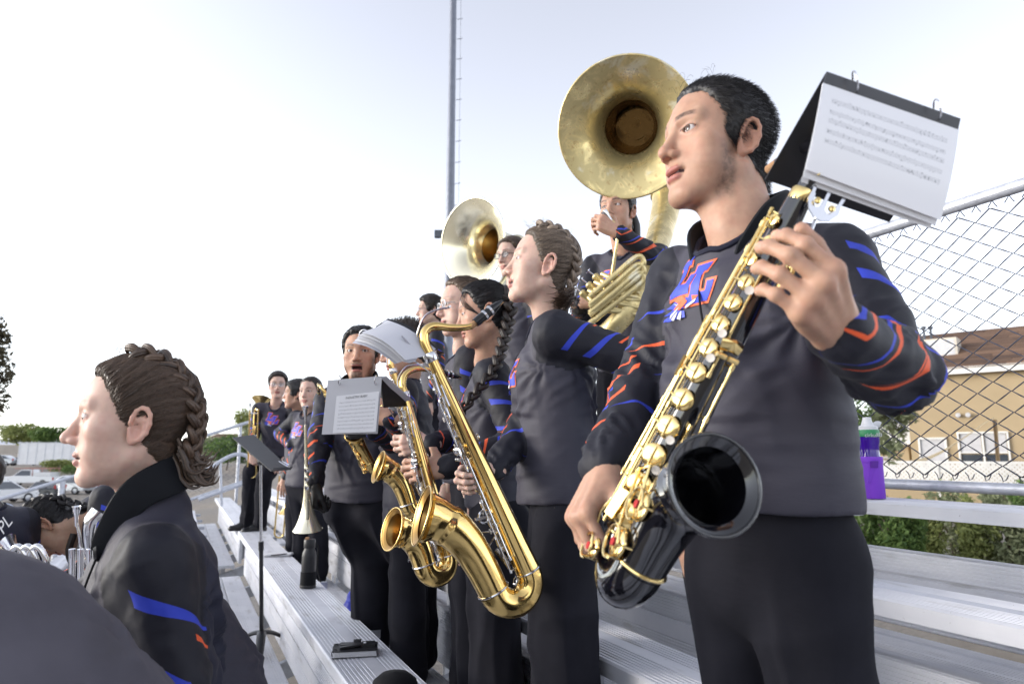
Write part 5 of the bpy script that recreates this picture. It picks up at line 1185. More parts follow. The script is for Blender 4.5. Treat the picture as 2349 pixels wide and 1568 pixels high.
def cap_hair(line, thick, mat, n=0, length=0.03, seed=1, front=0.0, flow=None, rad=0.00045, lift=0.002, noise_amp=0.0025, groove=None, rough=0.25):
    """close-lying hair: an offset shell plus (optionally) fine strands"""
    def go(I):
        G = hair_shell(I['F'], line, thick, seed, 0, front); V, Q = G.mesh(); V = relax(V, Q, 1, 0.4); yl = np.interp(V[:, 2], HAIR_Z, line) + front; keep = (yl - V[:, 1]) > -0.007
        N = vnormals(V, Q); d = noise_amp*vnoise(V*np.array((70, 70, 70)), seed) + noise_amp*0.6*vnoise(V*np.array((190, 190, 110)), seed + 1)
        if groove is not None: d = d + groove(V)
        V = V + N*d[:, None]; Q = Q[keep[Q].all(1)]
        used = np.unique(Q); rm = -np.ones(len(V), int); rm[used] = np.arange(len(used)); V, Q, N = V[used], rm[Q], N[used]
        W = xf(I['HM'], V); o = wlink('hair', np_mesh('hair', W, Q), M_[mat], I['t']); I['hair'] = o
        if n:
            rg = np.random.RandomState(seed); ix = rg.choice(len(V), min(n, len(V)), replace=False); roots = V[ix] + N[ix]*0.0005; M = np.array(I['HM'])[:3, :3]
            surf = BVHTree.FromPolygons([tuple(p) for p in V], [tuple(q) for q in Q]) if lift is not None else None
            fl = flow or (lambda p, u: np.stack([p[:, 0]*2, -0.3 - 0*p[:, 0], -0.6 + 0*p[:, 0]], 1))
            def st(p, u): d = fl(p, u); return d/(np.linalg.norm(d, axis=1)[:, None] + 1e-9)
            o2 = strands('hair_strands', roots, st, 7, length, rad, mat, None, seed, surf, lift or 0); o2.data.transform(I['HM']); o2.parent = o; o2.matrix_parent_inverse = pmat(o).inverted(); o2['kind'] = 'stuff'
        return o
    return go
# ================================================================== instruments
def mat_brass(name, col, rough=0.13, tarnish=0.25, tcol=(0.30, 0.19, 0.06), scale=9):
    m = Mat(name); n = m.noise(scale, 6, 0.6); n2 = m.noise(60, 4)
    c = m.mix(m.smooth(n, 0.52, 0.66, 0, tarnish), (*col, 1), (*tcol, 1)); m.set(col=c, metal=1.0, rough=m.math('ADD', m.smooth(n, 0.45, 0.7, rough, rough + tarnish*0.35), m.math('MULTIPLY', n2, 0.05))); m.bump(n, 0.03, 0.002); return m.m
M_['gold'] = mat_brass('gold_lacquer', (0.86, 0.60, 0.22), 0.10, 0.08)
M_['gold_bright'] = mat_brass('gold_lacquer_bright', (0.93, 0.70, 0.30), 0.13, 0.05)
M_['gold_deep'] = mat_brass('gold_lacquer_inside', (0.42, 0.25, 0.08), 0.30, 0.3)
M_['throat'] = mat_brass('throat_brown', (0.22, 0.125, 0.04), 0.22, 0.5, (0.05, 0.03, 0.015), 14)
def mat_patina():
    m = Mat('worn_brass'); n = m.noise(11, 7, 0.62, dist=0.6); n2 = m.noise(5, 6, 0.6, dist=0.4); n3 = m.noise(46, 5)
    c = m.mix(m.smooth(n, 0.40, 0.56), (0.86, 0.69, 0.33, 1), (0.60, 0.49, 0.24, 1)); c = m.mix(m.smooth(n2, 0.56, 0.66, 0, 0.75), c, (0.86, 0.82, 0.66, 1)); c = m.mix(m.smooth(n3, 0.60, 0.66, 0, 0.5), c, (0.42, 0.26, 0.10, 1))
    m.set(col=c, metal=0.60, rough=m.smooth(n, 0.35, 0.62, 0.24, 0.45)); m.bump(n, 0.10, 0.004); return m.m
M_['old_brass'] = mat_patina()
M_['pale_brass'] = mat_brass('pale_brass', (0.93, 0.87, 0.66), 0.17, 0.35, (0.60, 0.52, 0.27), 6)
M_['pale_brass'].node_tree.nodes['Principled BSDF'].inputs['Metallic'].default_value = 0.75
M_['silver'] = mat_brass('silver_plate', (0.84, 0.84, 0.86), 0.10, 0.05, (0.5, 0.48, 0.44))
M_['chrome'] = mat_brass('nickel', (0.68, 0.68, 0.70), 0.16, 0.1, (0.4, 0.38, 0.34))
M_['black_lacquer'] = simple('black_lacquer', (0.004, 0.004, 0.006), 0.10, 0, coat=1.0, spec=0.6)
M_['bore'] = simple('bell_inside_black', (0.002, 0.002, 0.003), 0.45, 0, spec=0.2)
M_['pearl'] = simple('pearl_button', (0.72, 0.66, 0.60), 0.25, 0, 0.06, 80)
M_['ebonite'] = simple('ebonite', (0.008, 0.008, 0.010), 0.22)
M_['cork'] = simple('cork', (0.36, 0.20, 0.10), 0.9, 0, 0.2, 200)
M_['red_felt'] = simple('red_felt', (0.45, 0.03, 0.03), 0.9)
# ================================================================== the band members, placed along the rows
FZ = lambda k: foot_z(k)
def toward_cam(p): return (Vector((0, 0, H)) - Vector(p)).normalized()
def std_legs(J, x, y, fz, uf=(-1, 0, 0), gap=0.10, kf=0.02):
    """standing legs under a pelvis"""
    uf = Vector(uf).normalized(); ur = uf.cross(Vector((0, 0, 1)))
    if abs(fz - FZ(3)) < 0.01: x = max(x, 0.96)          # feet on the boards behind the bench
    for s, sg in (('L', -1), ('R', 1)):
        J['A' + s] = Vector((x, y, fz + 0.09)) + ur*sg*gap; J['K' + s] = Vector((x, y, fz + 0.49)) + ur*sg*gap*0.95 + uf*kf
    return J
# ---- the boy at the right with the black saxophone
def boy_black_sax():
    SL_, SR = P(1905, 605, 1.11), P(1562, 640, 1.39); NK = Vector((0.885, 0.89, 4.178)); PV = Vector((0.885, 0.90, 3.70))
    W = P(1919, 757, 0.81); M = P(1873, 659, 0.745); EL = P(2050, 848, 0.93)
    WR = P(1384, 1078, 1.03); ER = P(1478, 888, 1.27); MR = P(1352, 1135, 1.0)
    J = dict(head=face_frame(P(1640, 347, 1.285), (-1, 0.12, 0.05), roll=R(0), s=1.0), neck=NK, pelvis=PV, SL=SL_, SR=SR, EL=EL, ER=ER, WL=W, WR=WR, belly=Vector((0.32, 0.03, 0.135)), base=Vector((0, 0, FZ(3))),
             HL=dict(distal=M - W, dorsal=toward_cam(M) + Vector((0.1, 0, 0.35)), flex=[(50, 36, 34), (54, 38, 34), (56, 42, 36), (50, 52, 36)], thumb=(0.45, 0.2, 0.9), h=0.0024, spread=0.05, scale=0.98),
             HR=dict(distal=MR - WR, dorsal=-cR*0.85 + toward_cam(WR)*0.45, flex=[(58, 40, 20), (56, 46, 24), (56, 48, 26), (54, 46, 26)], thumb=(0.5, 0.2, 0.7), h=0.0024, scale=0.98))
    std_legs(J, 0.92, 0.90, FZ(3), gap=0.098); J['legr'] = Vector((0.084, 0.084, 0.090))
    def fl(p, u):
        o = p - np.array((0, -0.01, 0.03)); o /= np.linalg.norm(o, axis=1)[:, None]; return np.stack([0.55*o[:, 0], -0.55 + 0.5*o[:, 1], -0.15 - 0.5*np.abs(o[:, 0]) + 0.62*o[:, 2]], 1)
    return person('teenage boy with cropped black hair holding a black saxophone', J, 'olive',
        cap_hair(HAIR_SHORT, 0.0085, 'hair_black', 9000, 0.014, 3, flow=fl, lift=None, rad=0.00032, noise_amp=0.0012), dict(sex='m', mouth=0.0022, full=0.009, jaw=1.05, nose=1.03, lid=1.2), h=0.0062, hh=0.0021,
        tint=dict(beard=0.62, bchin=0.15, brow=0.95), hem=0.13, girth=(0.182, 0.172, 0.178), depth=(0.130, 0.124, 0.121), arm_r=(0.065, 0.054, 0.048, 0.037), neck_r=0.062, gaze=(-1, -0.10, 0.08), seed=1, emb_s=0.82, emb_off=(0.034, 0.048), folds=2.0)
P1 = boy_black_sax()
def flyaways(I, pts, n, ln, mat, seed, up=0.8):
    rg = np.random.RandomState(seed); r0 = np.array(pts)[rg.randint(0, len(pts), n)] + rg.normal(size=(n, 3))*0.006; ph = rg.uniform(-1, 1, (n, 3))
    st = strands('flyaway_hair', r0, lambda p, u: np.stack([ph[:, 0]*0.5, 0.7*ph[:, 1] + 0.9*u*ph[:, 2], up - 1.4*u + 0.2*ph[:, 2]], 1), 8, ln, 0.00022, mat, None, seed); st.data.transform(I['HM']); st.parent = I['hair']; st.matrix_parent_inverse = pmat(I['hair']).inverted(); st['kind'] = 'stuff'
flyaways(P1, [(0.0, 0.075, 0.118), (0.02, 0.07, 0.118), (-0.02, 0.065, 0.122), (-0.03, 0.03, 0.134)], 16, 0.028, 'hair_black', 2, 0.5)
def rig(NK, PV, uf, sw=0.165, drop=0.055, base=None):
    """shoulders from neck, pelvis and the way the chest faces"""
    NK, PV, uf = Vector(NK), Vector(PV), Vector(uf).normalized(); ur = uf.cross(Vector((0, 0, 1))).normalized()
    J = dict(neck=NK, pelvis=PV, SL=NK - ur*sw - Vector((0, 0, drop)), SR=NK + ur*sw - Vector((0, 0, drop)), base=Vector((0, 0, base if base is not None else PV.z - 0.9)))
    return J, ur
def hang(J, side, ur, uf, out=0.05, fw=0.03, flex='relax'):
    """an arm hanging down"""
    sg = 1 if side == 'R' else -1; S = J['S' + side]; E = S + ur*sg*out - Vector((0, 0, 0.28)) - Vector(uf)*0.02; W = E + Vector(uf)*(0.05 + fw) - Vector((0, 0, 0.24)); J['E' + side], J['W' + side] = E, W
    J['H' + side] = dict(distal=(0, 0, -1), dorsal=ur*sg, flex=flex); return J
# flows for pulled back hair, in head coordinates
FLOW_BACK = lambda p, u: np.stack([-p[:, 0]*2.0, -0.9 + 0*p[:, 0], 0.25 - 4.0*np.clip(-p[:, 1], 0, 1)], 1)
def flow_side(sx):
    return lambda p, u: np.stack([sx*0.035 - p[:, 0], -0.085 - p[:, 1], 0.05 - p[:, 2]], 1) if False else np.stack([(sx*0.03 - p[:, 0])*6, -0.8 + 0*p[:, 0], 0.35 - 5*np.clip(-p[:, 1] - 0.01, 0, 1)], 1)
def groove_back(V): 
    a = np.arctan2(V[:, 2] - 0.02, np.abs(V[:, 0]) + 0.02); return 0.0009*np.sin(a*34 + 3*V[:, 1]*20) + 0.0007*np.sin(a*71)
def hx(I, pts): return [I['HM'] @ Vector(p) for p in pts]
def hdir(I, v): return I['HM'].to_3x3() @ Vector(v)
def glasses(I, mat='black_plastic', w=0.0015):
    g = MB(); M = I['HM']
    for s in (-1, 1):
        pts = [(s*0.0345 + 0.0215*math.copysign(abs(math.cos(a))**0.6, math.cos(a)), 0.0985 - 0.004*abs(math.cos(a)), 0.010 + 0.0165*math.copysign(abs(math.sin(a))**0.6, math.sin(a))) for a in np.linspace(0, 2*math.pi, 24, endpoint=False)]
        g.tube(pts, w, 6, closed=True); g.tube([(s*0.0565, 0.0935, 0.014), (s*0.0740, 0.060, 0.013), (s*0.0775, 0.0, 0.012), (s*0.0765, -0.018, -0.004)], w, 6)
    g.tube([(-0.013, 0.0985, 0.013), (0, 0.1005, 0.0155), (0.013, 0.0985, 0.013)], w, 6); g.v = [tuple(M @ Vector(v)) for v in g.v]; o = g.obj('glasses', M_[mat], I['t'])
    for s in (-1, 1):
        m = MB().add([M @ Vector((s*0.0345 + 0.0205*math.copysign(abs(math.cos(a))**0.6, math.cos(a)), 0.0975 - 0.004*abs(math.cos(a)), 0.010 + 0.0155*math.copysign(abs(math.sin(a))**0.6, math.sin(a)))) for a in np.linspace(0, 2*math.pi, 20, endpoint=False)], [tuple(range(20))]); m.obj('lens', M_['lens'], o, False)
def neck_strap(label, I, front, cords=True, toggles=True, hook=None, pad=1.0):
    """padded collar strap round the neck, running down to a hook on the instrument"""
    NK, uf, ur, uz = I['NK'], I['uf'], I['ur'], I['uz']; t = thing('neck_strap', label, 'strap', NK)
    rr = 0.088
    pts = [NK + uf*front[0] - ur*front[1] + uz*front[2], NK - ur*rr*0.92 + uf*0.028 + uz*0.014, NK - ur*rr*0.82 - uf*0.035 + uz*0.045, NK - uf*0.072 + uz*0.060, NK + ur*rr*0.82 - uf*0.035 + uz*0.045, NK + ur*rr*0.92 + uf*0.028 + uz*0.014, NK + uf*front[0] + ur*front[1] + uz*front[2]]
    p = bez(pts, 42); b = MB(); n = len(p); base = []
    for i, q in enumerate(p):
        d = (p[min(i+1, n-1)] - p[max(i-1, 0)]).normalized(); o = (q - NK - uz*0.03); o = (o - d*o.dot(d)).normalized(); w = d.cross(o).normalized(); f = math.sin(math.pi*min(1, max(0, i/(n-1))))**0.5; hw = (0.012 + 0.019*f)*pad; th = 0.0055
        for a in np.linspace(0, 2*math.pi, 12, endpoint=False): b.v.append(tuple(q + w*math.copysign(abs(math.cos(a))**0.6, math.cos(a))*hw + o*(0.004 + math.copysign(abs(math.sin(a))**0.6, math.sin(a))*th)))
    b.f = [(i*12 + k, i*12 + (k+1) % 12, (i+1)*12 + (k+1) % 12, (i+1)*12 + k) for i in range(n-1) for k in range(12)] + [tuple(reversed(range(12))), tuple((n-1)*12 + k for k in range(12))]
    b.obj('neck_pad', M_['strap_mesh'], t)
    if hook is not None:
        hook = Vector(hook); sl = (p[0] + p[-1])/2*0.35 + hook*0.65
        for e in (p[0], p[-1]):
            if toggles: MB().lathe([(0.001, -0.006), (0.010, -0.005), (0.0135, 0), (0.010, 0.005), (0.001, 0.006)], 18, frame(e + uf*0.004, uf, uz) @ Matrix.Diagonal((1.35, 0.95, 1, 1))).obj('toggle', M_['black_plastic'], t)
            MB().tube(bez([e, e.lerp(sl, 0.5) + uf*0.004, sl, sl.lerp(hook, 0.5), hook], 16), 0.0021, 6).obj('cord', M_['black_cloth'], t)
        MB().lathe([(0.001, -0.007), (0.009, -0.006), (0.0125, 0), (0.009, 0.006), (0.001, 0.007)], 18, frame(sl + uf*0.008, uf, uz) @ Matrix.Diagonal((1.0, 1.8, 1, 1))).obj('slider', M_['black_plastic'], t)
    return t
M_['strap_mesh'] = mat_cloth('strap_mesh', (0.010, 0.011, 0.014), 0.7, 0.03)
neck_strap('black padded saxophone strap round the neck of the boy at right', P1, (0.070, 0.045, -0.055), hook=P(1600, 900, 0.98), pad=1.1)

# ---- ash blonde girl with a braid, gold tenor saxophone
def girl_blonde():
    uf = Vector((-0.92, 0.38, 0)); NK = P(1262, 738, 2.10); PV = NK + Vector((0.02, -0.01, -0.54)); J, ur = rig(NK, PV, uf, 0.142, 0.06, FZ(3))
    J['head'] = face_frame(P(1243, 617, 2.10), (-0.90, 0.40, 0.16), s=0.98)
    J['EL'] = P(1478, 832, 1.93); J['WL'] = P(1430, 965, 2.10); J['HL'] = dict(distal=(-0.5, 0.3, -0.6), dorsal=(0.5, -0.6, 0.2))
    J['WR'] = P(1128, 1085, 1.86); J['ER'] = P(1215, 965, 2.10); J['HR'] = dict(distal=-cR*1.0 - cF*0.35 - cU*0.1, dorsal=cF*0.75 - cR*0.45 + cU*0.1, flex=[(58, 66, 40), (60, 70, 40), (62, 70, 40), (60, 66, 40)], thumb=(0.9, 0.1, 0.2), h=0.0028, scale=0.9)
    std_legs(J, PV.x + 0.02, PV.y, FZ(3), uf, 0.09); J['legr'] = Vector((0.098, 0.090, 0.092))
    def hair(I):
        cap_hair(HAIR_PULLED, 0.009, 'hair_blonde', 8000, 0.070, 5, flow=flow_side(-1), lift=0.0022, groove=groove_back, noise_amp=0.0008, front=-0.002, rad=0.0004)(I)
        N_ = [hdir(I, v) for v in ((-0.75, 0.0, 0.65), (-0.55, -0.8, 0.1))]
        braid(hx(I, [(-0.028, 0.040, 0.126), (-0.040, 0.005, 0.127), (-0.047, -0.035, 0.115), (-0.048, -0.070, 0.088), (-0.044, -0.096, 0.048), (-0.038, -0.103, 0.0), (-0.032, -0.094, -0.040), (-0.028, -0.088, -0.075)]), 0.024, 'hair_blonde', 'braid', I['t'], N_, 0.9)
        braid(hx(I, [(0.028, 0.040, 0.126), (0.040, 0.005, 0.127), (0.047, -0.035, 0.115), (0.048, -0.070, 0.088), (0.044, -0.096, 0.048), (0.038, -0.103, 0.0), (0.032, -0.094, -0.040)]), 0.024, 'hair_blonde', 'braid', I['t'], [hdir(I, v) for v in ((0.75, 0.0, 0.65), (0.55, -0.8, 0.1))], 0.9)
        rg = np.random.RandomState(4); r0 = np.array((-0.030, -0.092, -0.070)) + rg.normal(size=(420, 3))*np.array((0.013, 0.010, 0.012)); M = I['HM']
        st = strands('ponytail', r0, lambda p, u: np.stack([-0.5 - 0.6*u + 0*p[:, 0], 0.55*u + 0*p[:, 0], -0.75 + 0.45*u + 0*p[:, 0]], 1), 9, 0.085, 0.0011, 'hair_brown', None, 3); st.data.transform(M); st.parent = I['hair']; st.matrix_parent_inverse = pmat(I['hair']).inverted(); st['kind'] = 'stuff'
    I = person('girl with ash blonde French braids turned in profile', J, 'pale', hair, dict(sex='f', mouth=0.0028, lid=1.25, nose=1.0, smile=0.002, neck_r=0.050), h=0.0072, hh=0.0025, tint=dict(brow=0.6, browc=(0.16, 0.09, 0.06), moles=[(-0.062, 0.030, -0.040)], lipc=(0.42, 0.17, 0.15)),
        girth=(0.156, 0.142, 0.158), depth=(0.125, 0.118, 0.130), arm_r=(0.066, 0.056, 0.050, 0.036), neck_r=0.050, gaze=(-1, 0.3, 0.05), seed=2, hem=0.12, folds=1.8, emb_s=0.85, emb_off=(0.0, 0.0), slim=0.98)
    return I
P2 = girl_blonde()
flyaways(P2, [(0.0, 0.055, 0.125), (-0.03, 0.03, 0.13), (-0.05, 0.02, 0.10), (-0.045, -0.08, 0.05), (-0.03, -0.06, 0.11)], 90, 0.045, 'hair_blonde', 4)
# ---- dark haired girl with a long braid
def girl_dark():
    uf = Vector((-0.93, 0.33, 0)); NK = P(1122, 842, 2.53); PV = NK + Vector((0.03, 0, -0.48)); J, ur = rig(NK, PV, uf, 0.145, 0.05, FZ(3))
    J['head'] = face_frame(P(1110, 724, 2.5), (-0.92, 0.37, -0.16), s=0.94)
    J['EL'] = P(1192, 1015, 2.26); J['WL'] = P(1018, 1074, 2.13); J['HL'] = dict(distal=-cR - cU*0.02, dorsal=toward_cam(P(980, 1060, 2.1)) + cU*0.25, flex=[(30, 40, 20), (34, 44, 22), (36, 46, 22), (36, 44, 22)], thumb=(1.15, 0.1, 0.0), h=0.0032, scale=0.95)
    hang(J, 'R', ur, uf); std_legs(J, PV.x + 0.02, PV.y, FZ(3), uf, 0.09); J['legr'] = Vector((0.098, 0.090, 0.095))
    def hair(I):
        cap_hair(HAIR_PULLED, 0.010, 'hair_black', 2600, 0.07, 6, flow=FLOW_BACK, lift=0.0018, groove=groove_back, noise_amp=0.0015, front=0.004)(I)
        braid(hx(I, [(-0.030, -0.075, 0.085), (-0.042, -0.098, 0.045), (-0.050, -0.100, 0.0), (-0.058, -0.080, -0.055)]) + [P(1150, 800, 2.36), P(1132, 850, 2.30), P(1104, 885, 2.27), P(1080, 915, 2.25), P(1058, 945, 2.24)], 0.034, 'hair_dark', 'braid', I['t'], [hdir(I, (-0.9, -0.4, 0)), -cF], 0.55)
        p0 = hx(I, [(-0.030, 0.070, 0.095)])[0]
        wisp = MB(); 
        for k in range(6): wisp.tube(bez(hx(I, [(-0.035 - k*0.002, 0.070 - k*0.003, 0.094), (-0.056, 0.082 - k*0.003, 0.060), (-0.066, 0.066 - k*0.004, 0.026), (-0.071, 0.036 - k*0.004, 0.004 - k*0.003)]), 12), 0.0011, 5)
        wisp.obj('loose_strands', M_['hair_black'], I['t'])
    return person('dark haired girl with a long black braid over her shoulder', J, 'warm', hair, dict(sex='f', lid=0.6, nose=0.85, full=0.004, neck_r=0.049), h=0.009, hh=0.003, tint=dict(brow=0.7), girth=(0.145, 0.130, 0.142), depth=(0.112, 0.105, 0.118), arm_r=(0.064, 0.054, 0.048, 0.035), neck_r=0.049, gaze=(-1, 0.3, -0.5), seed=3, hem=0.10, folds=1.8, emb_s=0.85)
P3 = girl_dark()
# ---- girl with glasses next to her
def girl_glasses():
    uf = Vector((-0.93, 0.25, 0)); NK = P(1070, 812, 2.80); PV = NK + Vector((0.03, 0, -0.49)); J, ur = rig(NK, PV, uf, 0.155, 0.05, FZ(3))
    J['head'] = face_frame(P(1062, 709, 2.78), (-0.98, 0.05, -0.04), s=0.96)
    J['EL'] = P(1080, 1000, 2.62); J['WL'] = P(985, 1020, 2.42); J['HL'] = dict(distal=-cR, dorsal=-cF + cU*0.3, flex='keys'); hang(J, 'R', ur, uf); std_legs(J, PV.x + 0.02, PV.y, FZ(3), uf, 0.10)
    def hair(I): cap_hair(HAIR_PULLED, 0.012, 'hair_mid', 900, 0.06, 7, flow=FLOW_BACK, lift=0.002, groove=groove_back, front=-0.004, rad=0.0007)(I); glasses(I, 'silver', 0.0017)
    return person('girl in pale framed glasses behind the dark haired girl', J, 'fair', hair, dict(sex='f', full=0.007, neck_r=0.052), h=0.011, hh=0.0034, tint=dict(brow=0.5, browc=(0.1, 0.06, 0.04)), girth=(0.160, 0.148, 0.158), depth=(0.12, 0.115, 0.122), seed=4, hem=0.10, folds=1.8, emb_s=0.85, gaze=(-1, 0, -0.1))
P4 = girl_glasses()
# ---- big sousaphone player on the upper row
def sousa_player():
    uf = Vector((-0.80, -0.45, 0)); NK = P(1432, 578, 3.36); PV = NK + Vector((0.02, 0.02, -0.52)); J, ur = rig(NK, PV, uf, 0.17, 0.055, seat_z(2))
    J['head'] = face_frame(P(1416, 488, 3.32), (-0.80, -0.52, -0.02), s=0.99)
    J['EL'] = P(1522, 605, 3.10); J['WL'] = P(1418, 533, 2.98); J['HL'] = dict(distal=-cR*0.9 + cU*0.55, dorsal=-cF*0.8 + cU*0.4 - cR*0.1, flex=[(45, 55, 25), (50, 58, 28), (55, 60, 28), (60, 60, 30)], thumb=(0.9, 0.3, 0.4), scale=0.98)
    J['ER'] = P(1322, 690, 3.32); J['WR'] = P(1330, 695, 3.10); J['ER'] = P(1335, 735, 3.35); J['HR'] = dict(distal=cR*0.9 - cF*0.2 + cU*0.2, dorsal=cU*0.7 - cF*0.7, flex='loose')
    std_legs(J, PV.x + 0.02, PV.y, seat_z(2), uf, 0.10)
    def hair(I):
        cap_hair(HAIR_PULLED, 0.012, 'hair_black', 1200, 0.05, 8, flow=FLOW_BACK, lift=0.002, front=0.006)(I)
        pts = hx(I, [(-0.035, -0.10, 0.02), (-0.045, -0.115, -0.04), (-0.05, -0.11, -0.10), (-0.055, -0.09, -0.15)]); MB().tube(bez(pts, 12), lerp_list([0.02, 0.026, 0.022, 0.008], 13), 10).obj('ponytail', M_['hair_black'], I['t'])
    return person('sousaphone player with dark hair raising a hand to the mouthpiece', J, 'warm', hair, dict(sex='m', full=0.004, jaw=0.96), h=0.010, hh=0.0032, tint=dict(brow=0.95), girth=(0.165, 0.155, 0.168), depth=(0.118, 0.115, 0.12), seed=5, hem=0.05, folds=1.8, emb_s=0.80, emb_off=(0.02, -0.01), gaze=(-0.95, -0.25, 0.05))
P6 = sousa_player()
def sousa_player_far():
    uf = Vector((-0.9, -0.25, 0)); NK = P(1185, 668, 4.35); PV = NK + Vector((0.02, 0.02, -0.52)); J, ur = rig(NK, PV, uf, 0.17, 0.055, seat_z(2)); J['head'] = face_frame(P(1174, 592, 4.32), (-0.88, -0.34, -0.12)); hang(J, 'L', ur, uf); hang(J, 'R', ur, uf); std_legs(J, PV.x, PV.y, seat_z(2), uf, 0.1)
    def hair(I): cap_hair(HAIR_SHORT, 0.014, 'hair_mid', 700, 0.03, 9, lift=0.002, rad=0.0009)(I); glasses(I, 'black_plastic', 0.0024)
    return person('sousaphone player in dark glasses half hidden behind the blonde girl', J, 'fair', hair, dict(sex='m'), h=0.014, hh=0.004, seed=6, folds=1.8, emb_s=0.85)
P5 = sousa_player_far()
# ---- boy in glasses far behind, and the player whose head is hidden by the music
def boy_profile_far():
    uf = Vector((-0.95, 0.2, 0)); NK = P(995, 765, 5.65); PV = NK + Vector((0.02, 0, -0.52)); J, ur = rig(NK, PV, uf, 0.165, 0.055, FZ(1)); J['head'] = face_frame(P(986, 714, 5.62), (-0.93, 0.20, -0.05)); hang(J, 'L', ur, uf); hang(J, 'R', ur, uf); std_legs(J, PV.x, PV.y, FZ(1), uf, 0.1)
    def hair(I): cap_hair(HAIR_SHORT, 0.020, 'hair_dark', 600, 0.035, 10, lift=0.002, rad=0.0012, front=0.010)(I); glasses(I, 'chrome', 0.002)
    return person('boy with brown hair in profile high at the back', J, 'fair', hair, dict(sex='m'), h=0.016, hh=0.0045, seed=7)
boy_profile_far()
def player_hidden():
    uf = Vector((-0.9, 0.35, 0)); NK = P(932, 880, 3.15); PV = NK + Vector((0.02, 0, -0.52)); J, ur = rig(NK, PV, uf, 0.165, 0.055, FZ(3)); J['head'] = face_frame(P(927, 802, 3.13), (-0.95, 0.25, -0.25)); J['EL'] = P(925, 985, 2.82); J['WL'] = P(1005, 975, 2.72); J['HL'] = dict(distal=cR, dorsal=-cF, flex='keys'); hang(J, 'R', ur, uf); std_legs(J, PV.x, PV.y, FZ(3), uf, 0.1)
    J['WL'] = P(893, 960, 2.62); J['HL'] = dict(distal=-cR + cU*0.3, dorsal=-cF, flex='keys')
    def hair(I):
        cap_hair(HAIR_SHORT, 0.012, 'hair_dark', 900, 0.018, 11, lift=None, flow=lambda p, u: np.stack([p[:, 0]*5, p[:, 1]*4 - 0.2, 0.9 + 0*p[:, 0]], 1), rad=0.0012)(I)
    return person('saxophone player in navy whose face is hidden by the upper music folder', J, 'warm', hair, dict(sex='m'), h=0.012, hh=0.0042, seed=8, folds=1.8, logo=False)
player_hidden()
# ---- bearded player with open mouth and black gloves
def beard():
    uf = Vector((-0.70, -0.70, 0)); NK = P(826, 888, 3.30); PV = NK + Vector((0.03, 0.03, -0.52)); J, ur = rig(NK, PV, uf, 0.18, 0.06, FZ(3)); J['head'] = face_frame(P(828, 815, 3.28), (-0.42, -0.90, -0.03), s=1.02)
    J['ER'] = P(728, 1035, 3.12); J['WR'] = P(722, 1110, 2.98); J['HR'] = dict(distal=-cU, dorsal=-cR - cF*0.4, flex='grip', thumb=(0.4, 0.5, 0.6)); J['EL'] = P(905, 1010, 3.0); J['WL'] = P(850, 985, 2.82); J['HL'] = dict(distal=-cR, dorsal=-cF, flex='keys'); std_legs(J, PV.x + 0.02, PV.y, FZ(3), uf, 0.12); J['legr'] = Vector((0.115, 0.10, 0.098))
    def hair(I): cap_hair(HAIR_SHORT, 0.016, 'hair_black', 900, 0.03, 12, lift=0.002, rad=0.0009)(I)
    I = person('bearded player with mouth wide open above a hanging trumpet', J, 'warm', hair, dict(sex='m', mouth=0.013, full=0.006), h=0.010, hh=0.0032, tint=dict(beard=0.8, brow=0.9, bfront=0.03), girth=(0.185, 0.178, 0.185), depth=(0.135, 0.132, 0.13), seed=9, hem=0.11, folds=1.8, glove=True, logo=False, gaze=(-0.2, -1, 0))
    neck_strap('black saxophone strap round the neck of the bearded player', I, (0.07, 0.05, -0.06), hook=P(845, 985, 2.85)); return I
P8 = beard()
